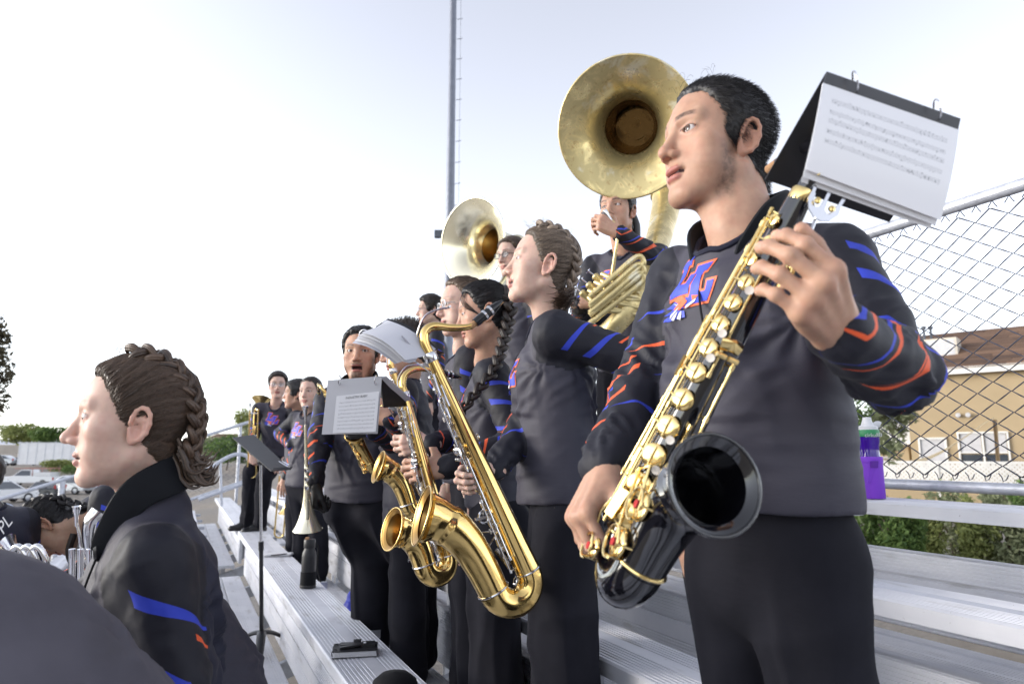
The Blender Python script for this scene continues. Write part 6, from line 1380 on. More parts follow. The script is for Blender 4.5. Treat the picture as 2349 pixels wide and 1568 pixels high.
# ---- three boys at the far end
def far_boys():
    uf = Vector((-0.45, -0.88, 0)); NK = P(634, 925, 6.85); PV = P(632, 1040, 6.95); J, ur = rig(NK, PV, uf, 0.175, 0.055, seat_z(4)); J['head'] = face_frame(P(637, 885, 6.8), (-0.12, -0.98, -0.05), s=1.03)
    J['KL'] = P(606, 1092, 6.62); J['AL'] = P(597, 1200, 6.85); J['KR'] = P(576, 1080, 6.80); J['AR'] = P(568, 1195, 6.98); J['toeL'] = Vector((-1, -0.25, 0)); J['toeR'] = Vector((-1, -0.1, 0))
    J['EL'] = P(682, 1000, 6.75); J['WL'] = P(655, 1062, 6.6); J['HL'] = dict(distal=-cR*0.6 - cU*0.6, dorsal=-cF, flex='relax'); J['ER'] = P(585, 985, 6.9); J['WR'] = P(580, 1040, 6.7); J['HR'] = dict(distal=-cU, dorsal=-cF, flex='grip')
    def h1(I): cap_hair(HAIR_SHORT, 0.020, 'hair_dark', 500, 0.03, 13, lift=0.002, rad=0.0014, front=0.006)(I); glasses(I, 'chrome', 0.002)
    person('boy in glasses perched with both shoes on the bench', J, 'fair', h1, dict(sex='m', mouth=0.002), h=0.014, hh=0.0045, seed=10, hem=0.06, folds=1.6, emb_s=0.85, emb_off=(0, 0.02), girth=(0.15, 0.14, 0.155))
    uf = Vector((-0.85, -0.5, 0)); NK = P(712, 945, 5.5); PV = NK + Vector((-0.03, 0.02, -0.52)); J, ur = rig(NK, PV, uf, 0.165, 0.055, FZ(3)); J['head'] = face_frame(P(712, 902, 5.45), (-0.62, -0.78, -0.03)); J['ER'] = P(643, 995, 5.6); J['WR'] = P(668, 1022, 5.4); J['HR'] = dict(distal=cR - cU*0.4, dorsal=-cF, flex='relax'); hang(J, 'L', ur, uf); std_legs(J, PV.x, PV.y, FZ(3), uf, 0.1)
    person('short haired boy with a hand on his hip at the far end', J, 'fair', lambda I: cap_hair(HAIR_SHORT, 0.009, 'hair_dark', 500, 0.014, 14, lift=0.002, rad=0.0012)(I), dict(sex='m', full=0.003), h=0.014, hh=0.0045, seed=11, hem=0.05, folds=1.6, emb_s=0.85)
    uf = Vector((-0.95, 0.3, 0)); NK = P(688, 945, 6.15); PV = NK + Vector((0, 0, -0.52)); J, ur = rig(NK, PV, uf, 0.165, 0.055, FZ(3)); J['head'] = face_frame(P(679, 906, 6.1), (-0.92, 0.30, 0.0)); hang(J, 'L', ur, uf); hang(J, 'R', ur, uf); std_legs(J, PV.x, PV.y, FZ(3), uf, 0.1)
    person('black haired boy in profile between the two far boys', J, 'warm', lambda I: cap_hair(HAIR_SHORT, 0.022, 'hair_black', 500, 0.03, 15, lift=0.002, rad=0.0014, front=0.012)(I), dict(sex='m'), h=0.016, hh=0.0045, seed=12)
far_boys()
# ---- big profile at the left
def girl_left():
    uf = Vector((-0.93, 0.36, 0)); NK = P(345, 1148, 1.33); PV = NK + Vector((0.05, 0.0, -0.48)); J, ur = rig(NK, PV, uf, 0.145, 0.055, FZ(5)); J['SL'] = P(352, 1282, 1.21); J['SR'] = P(345, 1235, 1.46); J['head'] = face_frame(P(308, 975, 1.31), (-0.985, 0.06, 0.0), s=0.99)
    J['EL'] = P(405, 1560, 1.20); J['WL'] = P(330, 1720, 1.12); J['ER'] = J['SR'] + Vector((-0.05, 0.06, -0.27)); J['WR'] = J['ER'] + Vector((-0.2, -0.05, -0.05)); std_legs(J, PV.x + 0.03, PV.y, FZ(5), uf, 0.09)
    def groove(V):
        a = np.arctan2(V[:, 2] + 0.02, -V[:, 1] + 0.09); return 0.0009*np.sin(a*38) + 0.0007*np.sin(a*83 + V[:, 0]*60)
    def hair(I):
        fl = lambda p, u: np.stack([(-0.030 - p[:, 0])*5, -0.75 + 0*p[:, 0], 0.55 - 6.5*np.clip(-p[:, 1] - 0.005, 0, 1)], 1)
        cap_hair(HAIR_PULLED, 0.010, 'hair_brown', 13000, 0.080, 16, flow=fl, lift=0.0026, groove=groove, noise_amp=0.0008, front=0.004, rad=0.00034)(I)
        for sx in (-1, 1):
            braid(hx(I, [(sx*0.026, 0.022, 0.134), (sx*0.034, -0.012, 0.136), (sx*0.040, -0.048, 0.122), (sx*0.042, -0.080, 0.092), (sx*0.040, -0.102, 0.050), (sx*0.036, -0.110, 0.004), (sx*0.032, -0.104, -0.040), (sx*0.028, -0.098, -0.072)]), 0.024, 'hair_brown', 'braid', I['t'], [hdir(I, v) for v in ((sx*0.75, 0.1, 0.65), (sx*0.55, -0.8, 0.1))], 0.95)
        # curled tail below the braid: locks that hang and flick outwards
        rg = np.random.RandomState(9); m = MB()
        for k in range(46):
            o = np.array((-0.018 + rg.normal()*0.014, -0.088 + rg.normal()*0.008, -0.040 + rg.normal()*0.012)); ln = rg.uniform(0.6, 0.95); ph = rg.uniform(-0.5, 0.5)
            pts = [o, o + np.array((-0.004, -0.014, -0.026))*ln, o + np.array((-0.008 + ph*0.01, -0.022, -0.052))*ln, o + np.array((-0.012 + ph*0.02, -0.040, -0.066 + ph*0.012))*ln, o + np.array((-0.014 + ph*0.03, -0.058, -0.062 + ph*0.02))*ln, o + np.array((-0.012 + ph*0.03, -0.066, -0.046 + ph*0.02))*ln]
            m.tube(bez(hx(I, [tuple(q) for q in pts]), 15), lerp_list([0.0040, 0.0046, 0.0042, 0.0034, 0.0022, 0.0006], 16), 6)
        m.obj('curled_tail', M_['hair_brown'], I['hair'])
    I = person('girl with brown braids in large profile at the left', J, 'pale', hair, dict(sex='f', lid=1.25, nose=1.10, jaw=1.02, neck_r=0.050), h=0.0072, hh=0.0022, tint=dict(brow=0.6, browc=(0.16, 0.09, 0.07), lipc=(0.44, 0.20, 0.18), moles=[(-0.02, 0.085, -0.088)]), girth=(0.150, 0.138, 0.150), depth=(0.115, 0.108, 0.118), arm_r=(0.060, 0.054, 0.050, 0.038), neck_r=0.050, gaze=(-1, -0.15, -0.12), seed=20, folds=1.8, logo=False, slim=1.0, arm_t=(0.58, 0.01))
    neck_strap('wide black padded strap round the neck of the profile girl', I, (0.085, 0.050, -0.075), hook=P(130, 1560, 1.1), pad=1.2); return I
L1 = girl_left()
flyaways(L1, [(0.0, 0.055, 0.13), (-0.03, 0.03, 0.135), (-0.055, 0.03, 0.08), (-0.045, -0.09, 0.05), (-0.03, -0.06, 0.12), (-0.06, -0.06, 0.06), (-0.03, -0.11, 0.0)], 160, 0.035, 'hair_brown', 6)
# ---- the rounded back close to the lens, and another behind the profile girl
def bent_backs():
    NK, PV = P(-200, 1345, 0.82), P(290, 1900, 0.82); uf = Vector((-0.75, 0.1, -0.65)); ur = uf.cross(Vector((0, 0, 1))).normalized(); J = dict(neck=NK, pelvis=PV, SL=P(-330, 1520, 0.78), SR=P(-140, 1400, 1.0), base=Vector((0, 0, FZ(5))), head=face_frame(P(-420, 1300, 0.8), (-0.9, 0.1, -0.4)))
    J['EL'] = J['SL'] + Vector((-0.16, 0.02, -0.22)); J['ER'] = J['SR'] + Vector((-0.12, 0.1, -0.22)); J['WL'] = J['EL'] + Vector((-0.2, 0, -0.05)); J['WR'] = J['ER'] + Vector((-0.2, 0, -0.05))
    std_legs(J, PV.x, PV.y, FZ(5), (-1, 0, 0), 0.1)
    person('person bending forward at the lower left with only a charcoal back showing', J, 'fair', lambda I: cap_hair(HAIR_SHORT, 0.014, 'hair_dark')(I), dict(sex='m'), h=0.010, hh=0.005, girth=(0.150, 0.150, 0.155), depth=(0.125, 0.128, 0.125), seed=21, logo=False, folds=0.8, backp=0.0, hem=-0.06, shirt='skylit_shirt')
    PV, NK = P(490, 1668, 1.55), P(400, 1400, 1.62); J, ur = rig(NK, PV, (-1, 0.1, -0.3), 0.13, 0.05, FZ(5)); J['head'] = face_frame(NK + Vector((-0.10, 0.05, -0.02)), (-0.5, 0.1, -0.9)); J['EL'] = J['SL'] + Vector((-0.08, -0.02, -0.25)); J['WL'] = J['EL'] + Vector((-0.2, 0, 0)); J['ER'] = J['SR'] + Vector((-0.08, 0.02, -0.25)); J['WR'] = J['ER'] + Vector((-0.2, 0, 0)); std_legs(J, PV.x, PV.y, FZ(5), (-1, 0, 0), 0.1)
    person('seated person behind the profile girl with only a dark rounded back showing', J, 'fair', lambda I: cap_hair(HAIR_SHORT, 0.014, 'hair_dark')(I), dict(sex='f'), h=0.011, hh=0.005, girth=(0.17, 0.16, 0.15), depth=(0.14, 0.135, 0.125), seed=22, logo=False, folds=1.2, backp=0.3, hem=-0.05)
bent_backs()
def bent_reader():
    NK = P(226, 1190, 2.85); PV = P(345, 1345, 3.05); J = dict(neck=NK, pelvis=PV, SL=P(248, 1148, 2.72), SR=P(215, 1170, 3.02), base=Vector((0, 0, FZ(6))), head=face_frame(P(124, 1208, 2.80), -cU*0.92 - cR*0.28 - cF*0.22, -cR, s=0.98))
    J['EL'] = P(222, 1290, 2.62); J['WL'] = P(180, 1330, 2.6); J['ER'] = P(200, 1310, 2.95); J['WR'] = P(150, 1330, 2.8); std_legs(J, PV.x, PV.y, FZ(6), (-1, 0, 0), 0.1)
    def hair(I):
        cap_hair(HAIR_PULLED, 0.010, 'hair_black', 1600, 0.06, 17, flow=FLOW_BACK, lift=0.002, groove=groove_back)(I)
        braid(hx(I, [(-0.015, 0.045, 0.132), (-0.02, 0.0, 0.142), (-0.022, -0.045, 0.130), (-0.022, -0.085, 0.098), (-0.020, -0.110, 0.045), (-0.018, -0.115, 0.0), (-0.016, -0.118, -0.05), (-0.014, -0.120, -0.11)]), 0.030, 'hair_black', 'braid', I['t'], [hdir(I, (-0.3, 0.2, 0.9)), hdir(I, (-0.3, -0.9, 0))], 0.8)
        MB().tube(bez(hx(I, [(-0.05, -0.01, -0.12), (-0.055, 0.05, -0.13), (-0.055, 0.085, -0.15), (-0.055, 0.10, -0.175), (-0.055, 0.085, -0.19)]), 14), lerp_list([0.013, 0.013, 0.011, 0.006, 0.002], 15), 8).obj('hanging_lock', M_['hair_dark'], I['t'])
    person('player with black braids bowing the head over a silver horn', J, 'tan', hair, dict(sex='f', lid=0.4), h=0.010, hh=0.0032, tint=dict(brow=0.8), seed=23, logo=False, folds=1.6, girth=(0.15, 0.14, 0.15))
    # two more players cut by the left edge
    NK, PV = P(-35, 1178, 2.55), P(-10, 1420, 2.6); J, ur = rig(NK, PV, (-0.8, 0.55, 0), 0.16, 0.05, FZ(7)); J['head'] = face_frame(P(-75, 1110, 2.55), (-0.9, 0.3, 0)); hang(J, 'L', ur, (-1, 0, 0)); hang(J, 'R', ur, (-1, 0, 0)); std_legs(J, PV.x, PV.y, FZ(7), (-1, 0, 0), 0.1)
    I = person('player at the left edge in a grey shirt with white letters on the back', J, 'fair', lambda I: cap_hair(HAIR_SHORT, 0.012, 'hair_dark')(I), dict(sex='m'), h=0.011, hh=0.005, seed=24, logo=False, girth=(0.16, 0.15, 0.165))
    M_T = text_on(I, 'PL', P(18, 1212, 2.3), 0.055)
    NK, PV = P(-42, 1165, 3.6), P(-20, 1345, 3.6); J, ur = rig(NK, PV, (-0.9, 0.4, 0), 0.16, 0.05, FZ(8)); J['head'] = face_frame(P(-58, 1118, 3.55), (-0.95, -0.3, 0)); hang(J, 'L', ur, (-1, 0, 0)); hang(J, 'R', ur, (-1, 0, 0)); std_legs(J, PV.x, PV.y, FZ(8), (-1, 0, 0), 0.1)
    person('spectator in a pale blue shirt cut off by the left edge', J, 'tan', lambda I: cap_hair(HAIR_SHORT, 0.012, 'hair_dark')(I), dict(sex='m'), h=0.012, hh=0.005, seed=25, logo=False, shirt='pale_shirt')
M_['pale_shirt'] = mat_cloth('pale_blue_shirt', (0.42, 0.48, 0.58))
def text_on(I, s, at, size):
    """white script letters printed on the shirt, wrapped onto its surface"""
    cu = bpy.data.curves.new('letters', 'FONT'); cu.body = s; cu.size = size; cu.align_x = 'CENTER'; cu.shear = 0.35; tmp = bpy.data.objects.new('tmp', cu); COL.objects.link(tmp)
    dg = bpy.context.evaluated_depsgraph_get(); me = bpy.data.meshes.new_from_object(tmp.evaluated_get(dg)); bpy.data.objects.remove(tmp)
    out = -cF; rt = Matrix.Rotation(R(52), 3, out) @ cR; up = Matrix.Rotation(R(52), 3, out) @ cU; at = Vector(at)
    for v in me.vertices:
        o = at + rt*v.co.x + up*v.co.y; hit, nr, _, _ = I['bvh'].ray_cast(o + out*0.5, -out, 2.0); v.co = (hit + out*0.003) if hit is not None else o
    wlink('back_lettering', me, M_['print_white'], I['shirt'])
bent_reader()
def hollow_bell(path, rad, n, mat_out, mat_in, name, parent, M, lip=0.0035):
    """outer skin, rolled lip and inner skin as two meshes"""
    pts = [Vector(p) for p in path]
    a = MB().tube(pts, list(rad), n, caps=False)
    end = pts[-1]; d = (pts[-1] - pts[-2]).normalized(); u = d.orthogonal().normalized(); w = d.cross(u)
    a.tube([end + (u*math.cos(q) + w*math.sin(q))*rad[-1] for q in np.linspace(0, 2*math.pi, 40, endpoint=False)], lip, 8, closed=True)
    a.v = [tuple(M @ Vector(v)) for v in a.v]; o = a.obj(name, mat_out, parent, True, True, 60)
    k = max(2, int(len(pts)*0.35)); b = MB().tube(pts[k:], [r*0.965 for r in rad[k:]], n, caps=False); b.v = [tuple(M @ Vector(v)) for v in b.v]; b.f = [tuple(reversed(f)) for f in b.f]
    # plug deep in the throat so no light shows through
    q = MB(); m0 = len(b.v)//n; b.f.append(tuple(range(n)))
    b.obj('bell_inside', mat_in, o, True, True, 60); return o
def saxophone(label, bow, top, fwd, mats, length=0.545, neck='alto', keys=True, group=None, detail=1, roll_keys=0.0, parts_mouth=True, bell_tilt=1.0, bh=1.0, rim=0.066, big=1.0, fat=1.0):
    """bow: centre of the U between the tubes at the bottom of the body tube; top: top of the body tube; fwd: direction of the bell side"""
    bow, top = Vector(bow), Vector(top); ax = (top - bow); s = ax.length/length; F4 = frame(bow, ax, Vector(fwd).cross(ax)); 
    # frame(): local x near given, so local y = z cross x -> forward
    y = (F4.to_3x3() @ Vector((0, 1, 0)))
    if y.dot(Vector(fwd)) < 0: F4 = F4 @ Matrix.Diagonal((-1, -1, 1, 1))
    M = F4 @ Matrix.Scale(s, 4); t = thing('saxophone', label, 'saxophone', bow, 0, group)
    mb, mk, mi = mats['body'], mats['keys'], mats['inside']; Lb = length; c = 0.092
    put = lambda m, name, mat, par, ang=45: (setattr(m, 'v', [tuple(M @ Vector(v)) for v in m.v]), m.obj(name, mat, par, True, True, ang))[1]
    rb = lambda z: (0.0120 + (0.0295 - 0.0120)*(1 - z/Lb))*(1 + (fat - 1)*min(1, max(0, z/0.1)))
    bt = put(MB().tube([(0, 0, Lb*q/14) for q in range(14, -1, -1)], [rb(Lb*q/14) for q in range(14, -1, -1)], 22, caps=False), 'body_tube', mb, t, 60)
    ub = [(0, c/2 - c/2*math.cos(a), -c/2*math.sin(a)*1.05) for a in np.linspace(0, math.pi, 18)]
    put(MB().tube(ub, list(np.linspace(0.0295, 0.0350, 18)), 22, caps=False), 'bow', mb, t, 60)
    for (yy, r) in ((0, 0.0305), (c, 0.036)): put(MB().tube([(r*math.cos(a), yy + r*math.sin(a), 0.004) for a in np.linspace(0, 2*math.pi, 30, endpoint=False)], 0.0026, 6, closed=True), 'bow_ring', mk, t)
    bt_ = bell_tilt
    bp = bez([(0, c, 0), (0, c + 0.002, 0.06*bh), (0, c + 0.009*bt_, 0.12*bh), (0, c + 0.025*bt_, 0.170*bh), (0, c + 0.048*bt_, 0.205*bh), (0, c + 0.070*bt_, 0.225*bh)], 30); br = lerp_list([0.0350, 0.0370, 0.0395, 0.0430, 0.0480, 0.0550, rim], len(bp))
    de = (bp[-1] - bp[-2]).normalized(); bp = bp + [bp[-1] + de*0.004, bp[-1] + de*0.0065, bp[-1] + de*0.008]; br = [r*0.90 if q > 20 else r for q, r in enumerate(br)]; br[-1] = rim*0.80; br += [rim*0.88, rim*0.95, rim]
    hollow_bell(bp, br, 36, mb, mi, 'bell', t, M, 0.0026)
    put(MB().bar((0, rb(0.15), 0.155), (0, c - 0.03, 0.165), 0.012, 0.006), 'bell_brace', mk, t); put(MB().tube([(0, (c - 0.012)/2 + 0.014*math.cos(a), 0.16 + 0.014*math.sin(a)) for a in np.linspace(0, 6.28, 16, endpoint=False)], 0.003, 6, closed=True), 'brace_ring', mk, t)
    # neck and mouthpiece
    if neck == 'alto': npth = [(0, 0, Lb), (0, 0, Lb + 0.035), (0, -0.020, Lb + 0.066), (0, -0.065, Lb + 0.078), (0, -0.120, Lb + 0.066), (0, -0.160, Lb + 0.050)]
    else: npth = [(0, 0, Lb), (0, 0, Lb + 0.034), (0, -0.012, Lb + 0.057), (0, -0.036, Lb + 0.062), (0, -0.075, Lb + 0.042), (0, -0.115, Lb + 0.028), (0, -0.138, Lb + 0.032)]
    nb = bez(npth, 26); nk = put(MB().tube(nb, lerp_list([0.0125, 0.0118, 0.0105, 0.0085, 0.0068], len(nb)), 16), 'neck', mats.get('neck', mb), t, 60)
    put(MB().lathe([(0.0150, Lb - 0.012), (0.0165, Lb - 0.008), (0.0165, Lb + 0.006), (0.0145, Lb + 0.010)], 20), 'neck_receiver', mk, t)
    e, d = nb[-1], (nb[-1] - nb[-2]).normalized(); put(MB().tube([e - d*0.022, e + d*0.004], 0.0078, 14), 'cork', M_['cork'], nk)
    if parts_mouth:
        mp = put(MB().tube([e - d*0.006, e + d*0.002, e + d*0.030, e + d*0.052, e + d*0.070, e + d*0.084], [0.0105, 0.0115, 0.0120, 0.0110, 0.0075, 0.0028], 16), 'mouthpiece', M_['ebonite'], t)
        for q in (0.022, 0.040): put(MB().tube([e + d*q, e + d*(q + 0.006)], 0.0132, 16), 'ligature', mk, mp)
        put(MB().bar(e + d*0.010 - Vector((0, 0, 0.0115)), e + d*0.084 - Vector((0, 0, 0.004)), 0.010, 0.0018), 'reed', M_['cork'], mp)
    okp = bez([(0, 0.02, Lb + 0.03), (0.012, 0.004, Lb + 0.062), (0.004, -0.03, Lb + 0.093), (0, -0.065, Lb + 0.094), (0, -0.09, Lb + 0.088)], 16); put(MB().tube(okp, 0.0022, 6).lathe([(0.001, 0), (0.006, 0), (0.006, 0.004), (0.001, 0.005)], 12, Matrix.Translation(okp[-1])), 'octave_key', mk, nk)
    if not keys: return t, M
    # key work: ang measured from +y (bell side) towards +x
    def on(z, ang, off=0.0): a = R(ang) + roll_keys; r = rb(min(max(z, 0), Lb)) + off; return Vector((math.sin(a)*r, math.cos(a)*r, z)), Vector((math.sin(a), math.cos(a), 0))
    cup = lambda r: [(r*0.92, 0.0), (r, 0.0008), (r, 0.0035), (r*0.93, 0.0048), (r*0.5, 0.0056), (0.0005, 0.0060)]
    stack = [(0.500, 62, 0.0075), (0.470, 40, 0.0085), (0.440, 66, 0.0090), (0.408, 44, 0.0105), (0.376, 50, 0.0115), (0.342, 52, 0.0120), (0.306, 50, 0.0130), (0.268, 48, 0.0138), (0.226, 46, 0.0150), (0.182, 46, 0.0162), (0.136, 44, 0.0172), (0.088, 42, 0.0182), (0.040, 40, 0.0190)]
    for i, (z, a, r) in enumerate(stack):
        r *= big
        p, n = on(z, a, 0.006); kc = put(MB().lathe(cup(r), 22, frame(p, n)), 'key_cup', mk, t, 50)
        put(MB().tube([p + n*0.0055 - Vector((0, 0, r*0.8)), p + n*0.0075, p + n*0.0055 + Vector((0, 0, r*0.8))], 0.0016, 6), 'cup_arm', mk, kc)
        q, n2 = on(z, 84, 0.012); put(MB().tube([p + n*0.006, (p + q)/2 + n*0.008, q], 0.0018, 6), 'lever', mk, t)
        if i in (3, 5, 6, 9, 10, 11): w, n3 = on(z - r*0.75, a - 18, 0.014); put(MB().lathe([(0.0058, 0), (0.0062, 0.001), (0.0062, 0.003), (0.0040, 0.0026), (0.0003, 0.0024)], 16, frame(w, n3)), 'pearl_button', M_['pearl'], t)
    for a, z0, z1, r in ((84, 0.27, 0.515, 0.0022), (84, 0.01, 0.262, 0.0024), (98, 0.03, 0.50, 0.0020), (112, 0.08, 0.46, 0.0022), (124, 0.20, 0.43, 0.0018), (20, 0.27, 0.44, 0.0018), (8, 0.02, 0.20, 0.0020), (70, 0.06, 0.50, 0.0020), (138, 0.10, 0.36, 0.0020), (-16, 0.05, 0.30, 0.0022)):
        p0, n0 = on(z0, a, 0.012); p1, n1 = on(z1, a, 0.012); rd = put(MB().tube([p0, p1], r, 8), 'rod', mk, t)
        for q in np.linspace(0.02, 0.98, 4): pq = p0.lerp(p1, float(q)); put(MB().tube([pq - n0*0.012, pq], 0.0017, 6).tube([pq - Vector((0, 0, 0.004)), pq + Vector((0, 0, 0.004))], r*1.5, 8), 'post', mk, rd)
    # side paddles, palm keys, little finger table, low key cups with guards
    for z, a in ((0.33, 118), (0.30, 130), (0.265, 112)): p, n = on(z, a, 0.014); put(MB().obox(p, Vector((0, 0, 0.016)), n.cross(Vector((0, 0, 1)))*0.0045, n*0.0016), 'side_paddle', mk, t)
    for z, a in ((0.475, -30), (0.445, -45), (0.42, -28)): p, n = on(z, a, 0.012); put(MB().tube(bez([p + Vector((0, 0, 0.03)) - n*0.004, p + n*0.004, p - Vector((0, 0, 0.02)) + n*0.006], 8), 0.004, 8, flat=(1.4, 0.6, tuple(n))), 'palm_key', mk, t)
    p, n = on(0.315, 10, 0.020); tb = put(MB().tube(bez([p + Vector((-0.016, -0.004, 0.006)), p + Vector((-0.002, 0.003, 0.008)), p + Vector((0.014, 0.0, 0.004))], 8), 0.006, 8, flat=(0.5, 1.5, (0, 1, 0))), 'thumb_table', mk, t)
    for q in (-0.010, 0.008): put(MB().tube([p + Vector((q - 0.007, 0.004, -0.010)), p + Vector((q + 0.007, 0.004, -0.010))], 0.0042, 10), 'roller', mk, tb)
    for (yy, zz, r, a) in ((c + 0.012, 0.085, 0.021, 90), (c - 0.004, 0.020, 0.022, 80), (0.010, -0.030, 0.018, 75)):
        n = Vector((math.sin(R(a)), math.cos(R(a))*0.3, 0)).normalized(); p = Vector((0, yy, zz)) + n*0.040; kc = put(MB().lathe(cup(r), 24, frame(p, n)), 'low_key_cup', mk, t, 50)
        put(MB().tube([p + n*0.013 + Vector((0, math.cos(q)*r*1.05, math.sin(q)*r*1.05)) for q in np.linspace(0, 5.4, 18)], 0.0020, 6), 'key_guard', mk, kc)
        for q in (0.3, 2.4, 4.6): e2 = p + Vector((0, math.cos(q)*r*1.05, math.sin(q)*r*1.05)); put(MB().tube([e2 - n*0.010, e2 + n*0.013], 0.0020, 6), 'guard_foot', mk, kc)
        put(MB().lathe([(0.0004, 0.001), (0.006, 0.001), (0.006, 0.006), (0.0004, 0.007)], 12, frame(p + n*0.006, n)), 'felt_bumper', M_['red_felt'], kc)
        put(MB().tube([p + n*0.008, p + n*0.010 + Vector((0, -0.02, 0.05)), Vector((rb(0.1), 0.02, 0.11))], 0.0022, 6), 'lever', mk, t)
    p, n = on(0.05, 60, 0.018); put(MB().obox(p, Vector((0, 0.006, 0.024)), n.cross(Vector((0, 0, 1)))*0.009, n*0.002), 'low_c_key', mk, t)
    p, n = on(0.33, 180, 0.003); put(MB().tube([p + n*0.006 + Vector((math.cos(q)*0.007, 0, math.sin(q)*0.007)) for q in np.linspace(0, 6.28, 14, endpoint=False)], 0.0018, 6, closed=True), 'strap_ring', mk, t)
    return t, M
GOLD = dict(body=M_['gold'], keys=M_['gold_bright'], inside=M_['gold_deep'])
GOLD_S = dict(body=M_['gold'], keys=M_['chrome'], inside=M_['gold_deep'])
BLACK = dict(body=M_['black_lacquer'], keys=M_['gold_bright'], inside=M_['black_lacquer'])
saxophone('black lacquered saxophone with gold keys held by the boy at right', P(1436, 1228, 0.95), P(1838, 450, 0.87), cR*0.36 + toward_cam(P(1500, 900, 0.9))*1.0, BLACK, bell_tilt=1.0, bh=0.72, rim=0.062, parts_mouth=False, roll_keys=R(2), big=1.08, fat=1.35)
saxophone('gold tenor saxophone slung in front of the blonde girl', P(1212, 1310, 1.80), P(988, 818, 1.80), -cR*0.9 - cF*0.30, dict(GOLD_S, neck=M_['gold']), neck='tenor', roll_keys=R(-20))
saxophone('gold saxophone with its bell above the others, held by the hidden player', P(985, 1140, 2.42), P(902, 850, 2.45), -cR*0.92 - cF*0.42, GOLD_S, group=None, roll_keys=R(-20), bh=0.8)
saxophone('gold saxophone with the lower bell, held by the dark haired girl', P(1028, 1275, 2.08), P(930, 905, 2.14), -cR*0.80 - cF*0.62, GOLD_S, roll_keys=R(-20), bh=0.62)
saxophone('gold saxophone half hidden behind the lower music folder', P(842, 1062, 2.98), P(748, 905, 2.95), -cF*0.9 + cR*0.5, GOLD)
# ---------------------------------------------------------------- sousaphones
def sousaphone(label, C, n, coil, crad, mat, valves, vdir, lead, rimr=0.315, mat_in=None):
    C, n = Vector(C), Vector(n).normalized(); t = thing('sousaphone', label, 'sousaphone', coil[len(coil)//2])
    prof = [(0.100, -0.46), (0.112, -0.38), (0.122, -0.30), (0.131, -0.23), (0.144, -0.165), (0.166, -0.110), (0.202, -0.066), (0.245, -0.034), (0.287, -0.012), (rimr, 0.0)]
    M = frame(C, n); k = rimr/0.315; prof = [(r*k, h*k) for r, h in prof]; b = MB().lathe(prof, 64, M); b.tube([M @ Vector((rimr*math.cos(a), rimr*math.sin(a), 0)) for a in np.linspace(0, 6.2832, 64, endpoint=False)], 0.006, 8, closed=True)
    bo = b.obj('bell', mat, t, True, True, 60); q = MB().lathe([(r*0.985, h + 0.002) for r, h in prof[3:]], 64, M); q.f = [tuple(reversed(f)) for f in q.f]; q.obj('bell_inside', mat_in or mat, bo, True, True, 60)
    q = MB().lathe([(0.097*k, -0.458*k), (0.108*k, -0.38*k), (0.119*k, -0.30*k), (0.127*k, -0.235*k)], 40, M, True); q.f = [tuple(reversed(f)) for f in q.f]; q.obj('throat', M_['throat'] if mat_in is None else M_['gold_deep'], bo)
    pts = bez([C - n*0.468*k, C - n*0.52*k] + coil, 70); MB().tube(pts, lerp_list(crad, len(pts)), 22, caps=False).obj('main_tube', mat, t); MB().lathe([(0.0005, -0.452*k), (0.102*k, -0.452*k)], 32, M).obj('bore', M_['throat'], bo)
    for i in (18, 40): MB().tube([pts[i] - (pts[i+1] - pts[i])*0.4, pts[i] + (pts[i+1] - pts[i])*0.4], lerp_list(crad, len(pts))[i] + 0.006, 22).obj('ferrule', mat, t)
    if valves is not None:
        v = Vector(valves); d = Vector(vdir).normalized(); s = (-cR*0.6 - cU*0.75); s = (s - d*s.dot(d)).normalized(); up = d.cross(s)
        for i in range(3):
            o = v + s*0.046*(i - 1); va = MB().lathe([(0.001, -0.012), (0.012, -0.012), (0.017, -0.006), (0.017, 0.0), (0.0155, 0.002), (0.0155, 0.105), (0.017, 0.107), (0.017, 0.115), (0.010, 0.122), (0.001, 0.123)], 18, frame(o, d)).obj('valve', mat, t)
            MB().tube([o - d*0.012, o - d*0.040], 0.0045, 8).lathe([(0.001, -0.002), (0.012, -0.001), (0.0125, 0.003), (0.001, 0.004)], 16, frame(o - d*0.042, -d)).obj('piston', M_['silver'], va)
            for q, ln in ((0.03, 0.13 + 0.05*i), (0.075, 0.10 + 0.05*((i*2) % 3))):
                a = o + d*q - cF*0.014; a2 = a + up*0.0; e = a + d*ln*0.9 + cR*0.05 + cU*0.05; MB().tube(bez([a, a + d*0.05 - cF*0.03, e - cF*0.02, e + cU*0.035 - cF*0.01, a + d*0.06 + cU*0.045 - cF*0.03, a + cU*0.03], 26), 0.0105, 10).obj('valve_loop', mat, t)
        for k2, (dx, w) in enumerate(((0.0, 0.013), (0.035, 0.013), (0.07, 0.012))):
            a = v + d*0.12 - cF*0.05 + cU*(dx - 0.05) - cR*0.10; e = a + cR*0.20 + cU*0.17; MB().tube(bez([a, a.lerp(e, 0.5) - cF*0.01, e, e + cR*0.03 - cU*0.02, e - cU*0.05 + cR*0.01, a.lerp(e, 0.45) - cU*0.05, a - cU*0.045], 30), w, 12).obj('tuning_slide', mat, t)
    if lead:
        pl = bez(lead, 26); MB().tube(pl, lerp_list([0.006, 0.0075, 0.011], len(pl)), 10).obj('lead_pipe', mat, t); d0 = (pl[0] - pl[1]).normalized()
        MB().lathe([(0.006, -0.02), (0.008, 0.0), (0.014, 0.018), (0.0195, 0.034), (0.0195, 0.038), (0.014, 0.036), (0.004, 0.014)], 18, frame(pl[0], d0)).obj('mouthpiece', M_['silver'], t)
    return t
C1 = P(1437, 295, 3.14)
